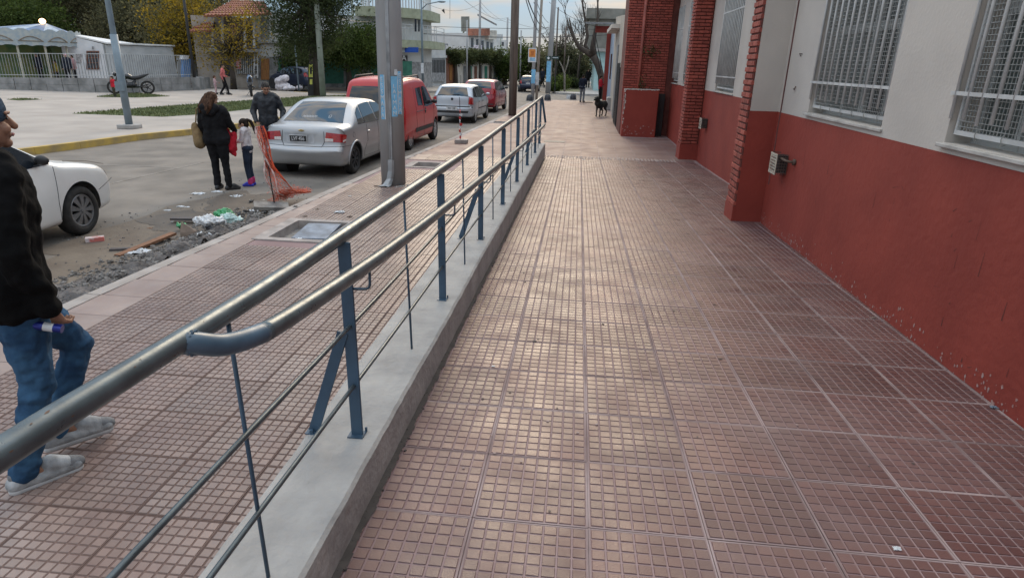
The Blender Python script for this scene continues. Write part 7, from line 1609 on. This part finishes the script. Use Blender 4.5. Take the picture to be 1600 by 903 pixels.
FLG = thing('small_flag', 'tiny dark flag hanging from a thin mast beyond the corner building', 'flag', tuple(aty(703, 28, 80))); b = MB(); b.tube([aty(703, 0, 80), aty(703, 30, 80)], .03, 5); b.build('mast', m_gate, FLG); b = MB(); b.add([aty(694, 14, 80), aty(690, 17, 80), aty(695, 22, 80), aty(694, 14, 80)+np.array([0, .06, 0]), aty(690, 17, 80)+np.array([0, .06, 0]), aty(695, 22, 80)+np.array([0, .06, 0])], [(0, 1, 2), (5, 4, 3), (0, 3, 4, 1), (1, 4, 5, 2), (2, 5, 3, 0)]); b.build('cloth', m_black, FLG)
# advertising board and white bundle by the big tree
a, c = at(480, 150.5), at(490, 150.5); AB = thing('ad_board', 'narrow black board with yellow lettering leaning on the big dark trunk', 'board', tuple(a)); fb('board', m_black, AB, a, c, 480.5, 100, 489, 150, .05, .1); m_ylw = M('board_yellow', (.55, .55, .12), .6)
t_ = onface(a, c, 485, 112); 
yp_ = fb('yellow_panel', m_ylw, AB, a, c, 481.5, 101, 487.5, 121, .012, .16); fb('dark_oval', m_black, yp_, a, c, 483, 106, 486, 116, .012, .175)
fb('yellow_block', m_ylw, AB, a, c, 483, 124, 487, 132, .01, .16)
p = at(443, 141); WB_ = thing('white_sack', 'large crumpled white sack on the ground left of the dark car', 'sack', (p[0], p[1], 0)); T = Blob(); T.cap((-.3, 0, .2), (.25, .1, .2), .25, .25); T.cap((-.3, 0, .55), (.25, 0, .75), .24, .2); T.cap((.1, 0, .25), (.35, -.1, .15), .2, .15); T.blob('sack_body', m_whitec, WB_, .05, 2, .15, .3)
for i, (u, v) in enumerate([(448, 142), (456, 141.5), (468, 140.5)]): p = at(u, v); o = thing('litter_bag', ['small white rubbish bag in front of the white sack', 'small white rubbish bag right of the white sack', 'small white rubbish bag beside the thin grey pole'][i], 'bag', (p[0], p[1], 0)); T = Blob(); T.cap((-.1, 0, .12), (.12, .05, .14), .14, .12); T.cap((0, 0, .2), (.03, 0, .3), .06, .03); T.blob('bag_body', m_whitec, o, .03, 2, .06, .12)
# ------------------------------------------------------------------ gutter rubble, litter, pits, safety net
m_rub = M('rubble_earth', (.155, .14, .135), .95, scale=6, col2=(.085, .075, .07), bump=1.2, bscale=22); m_rock = M('rubble_stone', (.23, .215, .20), .95, scale=8, col2=(.12, .11, .105), bump=.6, bscale=40, island=.35)
m_mud = M('mud', (.165, .135, .105), .9, scale=2.5, col2=(.115, .09, .07), bump=.6, bscale=25); m_mudd = M('wet_mud', (.085, .067, .052), .7, scale=3, bump=.5)
def flatpatch(name, c, rx, ry, rot, mat, z, sd=1, n=40, label=None, cat=None):
    r = random.Random(sd); ph = [r.uniform(0, 6.28) for _ in range(6)]; P = []
    for i in range(n):
        t = 6.2832*i/n; k = 1+.22*math.sin(2*t+ph[0])+.16*math.sin(3*t+ph[1])+.10*math.sin(5*t+ph[2])+.07*math.sin(9*t+ph[3])+.05*math.sin(14*t+ph[4])
        x, y = rx*k*math.cos(t), ry*k*math.sin(t); P.append((c[0]+x*math.cos(rot)-y*math.sin(rot), c[1]+x*math.sin(rot)+y*math.cos(rot), z))
    P = [(min(q_[0], kerb_x(q_[1])+.02), q_[1], q_[2]) for q_ in P]
    b = MB(); b.add(P, [tuple(range(n))]); return b.build(name, mat, kind='structure')
flatpatch('mud_patch', (-5.25, 8.0), .95, 2.6, -.06, m_mud, -.146, 4); flatpatch('mud_patch', (-5.6, 8.25), .50, .55, .3, m_mudd, -.142, 5); flatpatch('mud_patch', (-5.35, 9.6), .45, .9, .1, m_mudd, -.1415, 8); flatpatch('mud_patch', (-5.0, 7.3), .35, .7, .1, m_mudd, -.1405, 11)
# the heap: uneven strip along the kerb
hb_ = MB(); rows = []
rh = random.Random(5); ph = [rh.uniform(0, 6.28) for _ in range(12)]
for y in np.linspace(2.5, 9.2, 150):
    wdt = float(np.interp(y, [2.5, 4.5, 6, 7.5, 9.2], [.9, .95, .85, .8, .25])); hh = float(np.interp(y, [2.5, 4.2, 5.8, 7.0, 8.2, 9.2], [.05, .08, .15, .20, .12, .02])); row = []
    for t in np.linspace(0, 1, 26):
        x = kerb_x(y)+.0-wdt*t; z = -.15 + hh*(1-t)**.8*math.sin(math.pi*min(1, .25+t)) if t < .98 else -.151
        z += (1-t)*(.025*math.sin(9*y+ph[0]+5*t)+.02*math.sin(17*y+ph[1]-9*t)+.016*math.sin(31*y+14*t+ph[2]))*(hh/.12) + rh.uniform(-.007, .009)*(1-t)
        row.append((x, y, max(z, -.152)))
    rows.append(row)
hb_.grid(rows); hb_.build('rubble', m_rub, kind='stuff', smooth=False)
sb = MB()
def rock(b, c, s_, r=random):
    a, e, g = r.uniform(.6, 1.2), r.uniform(.6, 1.2), r.uniform(.4, .8); rot = Matrix.Rotation(r.uniform(0, 6), 3, 'Z') @ Matrix.Rotation(r.uniform(-.5, .5), 3, 'X'); k0 = len(b.v); b.ell(c, (s_*a, s_*e, s_*g), 6, rot=rot)
    for i in range(k0, len(b.v)): v = b.v[i]; b.v[i] = tuple(v[j]+r.uniform(-.22, .22)*s_ for j in range(3))
for i in range(2600):
    y = random.uniform(2.2, 9.2); t = random.random()**1.3; x = kerb_x(y)-.02-t*.95; hh = float(np.interp(y, [2.5, 4.2, 5.8, 7.0, 8.2, 9.2], [.05, .08, .15, .20, .12, .02]))
    rock(sb, (x, y, -.145+hh*(1-t)**.8*math.sin(math.pi*min(1, .25+t))+.004), random.choice([.006, .008, .010, .010, .014, .018, .026, .036]))
for i in range(320):
    y = random.gauss(8.0, 2.2); x = kerb_x(y)-random.uniform(.3, 2.4); rock(sb, (x, y, -.143), random.choice([.006, .008, .012, .016]))
sb.build('rubble_stones', m_rock, kind='stuff')
def item(name, label, cat, u, v, mat, fn, z=-.15, dz=0.0, rz=0.0):
    p = at(u, v, z+dz); o = MB(); fn(o); ob = o.build(name, mat, None); ob.location = (float(p[0]), float(p[1]), z+dz); ob.rotation_euler = (0, 0, rz); return tag(ob, label, cat)
def crumple(s_, k=1.0, seed=0):
    def f(b):
        r = random.Random(seed); n = 10; rows = []
        for i in range(n):
            rows.append([((i/n-.5)*s_*1.5+r.uniform(-.1, .1)*s_, (j/n-.5)*s_+r.uniform(-.1, .1)*s_, .003+abs(r.gauss(0, .18))*s_*k*(1-abs(i/n-.5)*1.3)) for j in range(n)])
        b.grid(rows)
    return f
m_bagg = M('bag_green', (.055, .30, .12), .35, scale=8, var=.2, spec=.6); m_bagt = M('bag_pale_teal', (.42, .56, .54), .35, scale=8, var=.15, spec=.6); m_bagw = M('bag_white', (.60, .61, .62), .4, scale=8, var=.12, spec=.6); m_plank = M('plank_brown', (.20, .095, .05), .8, scale=4, stretch=(1, 6, 6)); m_card = M('cardboard', (.26, .20, .16), .9, scale=8)
def baglump(pts, name, label, u, v, mat, dz=.05):
    p = at(u, v, -.15+dz); o = thing(name, label, 'bag', (p[0], p[1], -.15+dz)); T = Blob()
    for c, r_ in pts: T.ell(c, (r_, r_, r_*.8), 10)
    T.blob('bag_body', mat, o, .009, 1, .075, .035); return o
baglump([((0, 0, .07), .10), ((-.09, .0, .05), .07), ((.08, .02, .05), .06)], 'plastic_bag', 'bright green plastic bag on the rubble heap by the kerb', 352, 342, m_bagg, .09)
baglump([((0, 0, .06), .11), ((.13, .0, .05), .08)], 'plastic_bag', 'pale teal plastic bag under the bright green bag', 357, 350, m_bagt, .07)
baglump([((0, 0, .06), .10), ((.13, .02, .05), .09), ((-.13, 0, .05), .08), ((.05, -.1, .04), .07)], 'plastic_bag', 'large white plastic bag in the middle of the rubble heap', 327, 352, m_bagw, .10)
baglump([((0, 0, .04), .07), ((.1, .0, .03), .06)], 'plastic_bag', 'small white bag on the kerb side of the rubble heap', 316, 375, m_bagw, .06)
baglump([((0, 0, .02), .045), ((.06, .02, .015), .035)], 'plastic_bag', 'small green bag left of the white bag on the rubble', 281, 355, m_bagg, .05)
baglump([((0, 0, .05), .07), ((.09, .02, .04), .06)], 'plastic_bag', 'black plastic bag between the white bag and the kerb', 331, 361, m_trim, .12)
item('plank', 'reddish brown plank lying at the edge of the rubble heap', 'plank', 230, 384, m_plank, lambda b: b.box((0, 0, .02), (.09, .85, .03), rx=.08), rz=R_(-12), dz=.02)
item('plank', 'dark grey board lying across the far side of the rubble heap', 'plank', 297, 344, M('board_dark', (.08, .07, .07), .8), lambda b: b.box((0, 0, .02), (.50, .12, .03)), rz=R_(8), dz=.04)
item('plank', 'short dark plank end left of the white paper', 'plank', 197, 391, M('board_dark', (.08, .07, .07), .8), lambda b: b.box((0, 0, .015), (.34, .07, .03)), rz=R_(20))
item('broken_tile', 'broken brownish slab sticking up out of the rubble', 'tile', 293, 367, m_card, lambda b: b.prism([(-.10, 0), (.10, .02), (.12, .04), (-.08, .03)], -.05, [.02, .05, .05, .16]), dz=.06)
item('paper', 'crumpled white paper at the near end of the brown plank', 'paper', 221, 394, m_paper, crumple(.20, .6, 1), dz=.01); item('paper', 'pink and white food packet lying on the road', 'packet', 149, 377, M('packet', (.58, .50, .50), .5, scale=8, col2=(.50, .14, .12), lo=.45, hi=.55), lambda b: b.box((0, 0, .03), (.20, .10, .05)), rz=R_(35))
for i, (u, v, s_) in enumerate([(310, 303, .16), (369, 307, .15), (340, 300, .12), (283, 323, .08), (293, 324, .06), (262, 329, .07), (412, 313, .06), (270, 347, .06), (395, 330, .14), (160, 430, .07), (236, 357, .06)]):
    item('paper_scrap', ['white scrap of paper by the feet of the woman in black', 'white torn wrapper on the road in front of the girl', 'thin pale scrap between the woman and the girl', 'upright white scrap behind the mud', 'tiny white scrap right of the upright one', 'pale scrap at the far edge of the mud', 'tiny white scrap on the road left of the iron rod', 'pale scrap beside the grey board', 'flat pale sheet beside the gap in the kerb', 'white scrap in the gutter at the left', 'tiny orange scrap on the mud'][i], 'paper', u, v, m_paper if i != 10 else m_plank, crumple(s_, .4, i+3))
for i, (u, v) in enumerate([(393, 317), (339, 335), (376, 338), (385, 333)]): item('stone', ['dark lump of stone on the road below the girl', 'dark stone behind the white bag', 'dark brown lump beside the green bag', 'small dark lump right of the green bag'][i], 'stone', u, v, m_trim, lambda b: rock(b, (0, 0, .03), .05))
b = MB(); b.box((0, 0, 0), (.50, .28, .05), rx=.12, ry=.10); o_ = b.build('loose_slab', m_rock); o_.location = tuple(map(float, at(424, 322, -.06))); o_.rotation_euler = (0, 0, .5); tag(o_, 'loose concrete slab tilted in the gap of the kerb', 'slab')
# tree pits: rim, earth, broken cover
m_pitrim = M('pit_rim', (.34, .30, .28), .85, scale=5, var=.15, bump=.3)
for i, (x0, x1, y0, y1) in enumerate(pits):
    o = thing('tree_pit', ['open square pit in the pavement with a tilted grey slab inside', 'second open pit in the pavement beyond the big pole', 'small open pit in the pavement beside the timber post'][i], 'tree pit', ((x0+x1)/2, (y0+y1)/2, 0)); w = .10; b = MB()
    for A, B_ in (((x0-w-.05, y0-w, -.15), (x1+w, y0+.008, .006)), ((x0-w-.05, y1-.008, -.15), (x1+w, y1+w, .006)), ((x0-w-.05, y0+.008, -.15), (x0+.008, y1-.008, .006)), ((x1-.008, y0+.008, -.15), (x1+w, y1-.008, .006))): b.bb(A, B_)
    b.build('rim', m_pitrim, o); b = MB(); b.bb((x0-.02, y0-.02, -.33), (x1+.02, y1+.02, -.10)); b.build('pit_earth', m_rock, o)
    if i == 0:
        b = MB(); b.box(((x0+x1)/2+.05, (y0+y1)/2+.1, -.045), (.46, .56, .03), rx=.10, ry=-.03); b.build('tilted_slab', M('slab_bluegrey', (.17, .20, .25), .45, scale=6, var=.25), o)
        b = MB(); 
        for k in range(26): rock(b, (x0+.2+random.uniform(0, .4), y0+.06+random.uniform(0, .14), -.07), random.uniform(.02, .05))
        b.build('plaster_lumps', m_paper, o, kind='stuff')
# orange net on a leaning rod
m_orange = M('net_orange', (.62, .10, .04), .6, scale=4, var=.2); m_tape = M('tape_pale', (.62, .45, .42), .6, scale=10, var=.2)
rb0 = at(429, 320, -.06); rt = aty(404, 203, rb0[1]+.1); o = thing('iron_rod', 'thin black iron rod leaning in the gutter that holds the orange net', 'rod', tuple(rb0)); b = MB(); b.tube([tuple(rb0), tuple((rb0*.5+rt*.5)+np.array([.03, 0, 0])), tuple(rt)], .009, 6); b.build('shaft', m_black, o, smooth=True)
NET = thing('safety_net', 'torn orange safety net draped from the iron rod down onto the kerb', 'net', tuple(rb0))
def netpt(s_, t):   # s along the drop 0 top .. 1 bottom, t across
    top = aty(402, 198, rb0[1]+.05); mid0, mid1 = aty(414, 262, rb0[1]), aty(430, 262, rb0[1]+.12); e0, e1 = at(427, 318, -.10), at(486, 299, .0); c0, c1 = aty(424, 300, rb0[1]), aty(455, 297, rb0[1]+.35)
    L0 = [top, mid0, c0, e0]; L1 = [top+np.array([.05, 0, 0]), mid1, c1, e1]
    k = min(int(s_*3), 2); f = s_*3-k; a = L0[k]*(1-f)+L0[k+1]*f; c = L1[k]*(1-f)+L1[k+1]*f
    p = a*(1-t)+c*t; p = p + np.array([.02*math.sin(9*s_+7*t), .05*math.sin(11*s_-5*t)+.05*math.sin(t*9), .015*math.sin(13*t+6*s_)*min(1, s_*2)]); return p
b = MB(); NSt, NTt = 34, 15
for i in range(NSt):
    for j in range(NTt):
        for (i2, j2) in ((i+1, j), (i, j+1), (i+1, j+1)):
            if (i2 == i+1 and j2 == j+1 and (i+j) % 2) or random.random() < .06: continue
            if i2 > NSt or j2 > NTt: continue
            b.bar(netpt(i/NSt, j/NTt), netpt(i2/NSt, j2/NTt), .006, .003)
b.build('mesh', m_orange, NET, kind='stuff')
b = MB()
for k in range(520):
    s_, t = random.uniform(.78, 1.0), random.uniform(0, 1); p = netpt(s_, t)+np.array([random.gauss(0, .03), random.gauss(0, .05), abs(random.gauss(0, .04))]); p[2] = max(p[2], .005 if p[0] > kerb_x(p[1]) else -.145)
    a = random.uniform(0, 6.28); d = np.array([math.cos(a)*.06, math.sin(a)*.06, random.uniform(-.02, .03)]); b.bar(p, p+d, .007, .003)
b.build('loose_strands', m_orange, NET, kind='stuff')
for t, m__ in ((0.02, m_tape), (.5, m_tape), (.98, m_orange)): b = MB(); P = [netpt(s_, t)+np.array([0, -.012, 0]) for s_ in np.linspace(0, 1 if t != .5 else .8, 22)]; b.tube(P, [.011+.006*math.sin(k*1.9) for k in range(22)], 5); b.build('tape', m__, NET)
# second rod with warning tape in a concrete foot
p = at(721, 224); o = thing('marker_rod', 'thin rod wound with red and white tape standing in a small concrete block', 'marker', (p[0], p[1], 0)); b = MB(); b.bb((p[0]-.17, p[1]-.12, 0), (p[0]+.17, p[1]+.12, .10)); b.build('foot_block', m_pitrim, o, bevel=.01)
zt = aty(715, 152, p[1])[2]; b = MB(); b.tube([(p[0]-.02, p[1], .1), (p[0]-.05, p[1], zt)], .008, 6); b.build('rod', m_black, o)
for k in range(9): z = .12+k*.085; b = MB(); b.box((p[0]-.03+.02*math.sin(k*2), p[1]-.01, z+.04), (.045+.03*(k % 3), .02, .07), ry=.5*math.sin(k*3), rz=k); b.build('tape_wrap', m_paper if k % 2 else M('tape_red', (.5, .05, .05), .6), o)
# small litter on the pavements and ramp
def ramp_item(name, label, u, v, s_, mat, seed):
    d = ray(u, v); y = -(HC-RAMP_H)/(d[2]+RAMP_S); p = CC+d*y; b = MB(); crumple(s_, .5, seed)(b); o = b.build(name, mat); o.location = (float(p[0]), float(p[1]), float(p[2])+.002); return tag(o, label, 'litter')
ramp_item('paper_scrap', 'folded pale scrap of paper on the tiles at the lower right', 1402, 858, .022, m_paper, 31); ramp_item('leaf_scrap', 'dry pale leaf at the foot of the red wall', 1366, 497, .026, m_card, 32); ramp_item('sweet_wrapper', 'pink wrapper in the joint at the foot of the ramp wall', 686, 562, .035, m_redc, 33)
ramp_item('paper_scrap', 'tiny white scrap on the tiles near the ramp wall', 771, 573, .015, m_paper, 34); ramp_item('paper_scrap', 'white scrap of paper in the joint at the foot of the ramp wall', 565, 790, .016, m_paper, 35); ramp_item('paper_scrap', 'white dot of litter on the tactile strip', 912, 250, .05, m_paper, 36)
ramp_item('plaster_crumb', 'blue grey crumb of plaster at the foot of the red wall', 1553, 637, .03, M('crumb_blue', (.16, .21, .26), .8), 37)
for i, (u, v, s_, m__) in enumerate([(532, 332, .10, m_bagw), (547, 339, .06, m_card), (462, 323, .05, m_trim), (477, 338, .05, m_card), (547, 307, .04, m_paper), (588, 291, .06, m_card), (496, 327, .04, m_card)]):
    item('litter', ['white plastic cup lying on the pavement past the open pit', 'small tan scrap beside the white cup', 'dark crumb on the smooth slabs by the kerb', 'brown scrap behind the open pit', 'tiny white scrap on the pavement near the big pole', 'grey crumb at the left foot of the big pole', 'pale crumb behind the open pit'][i], 'litter', u, v, m__, crumple(s_, .8, 50+i), z=0.0, dz=.002)
for nm, A, B_, w in (('road_seam', at(150, 258, -.15), at(268, 262, -.15), .04), ('road_seam', at(175, 287, -.15), at(318, 254, -.15), .05)):
    b = MB(); b.bar((A[0], A[1], -.149), (B_[0], B_[1], -.149), w, .008); b.build(nm, M('seam_grey', (.24, .215, .19), .9, scale=3, col2=(.17, .15, .13), lo=.45, hi=.55), kind='structure')
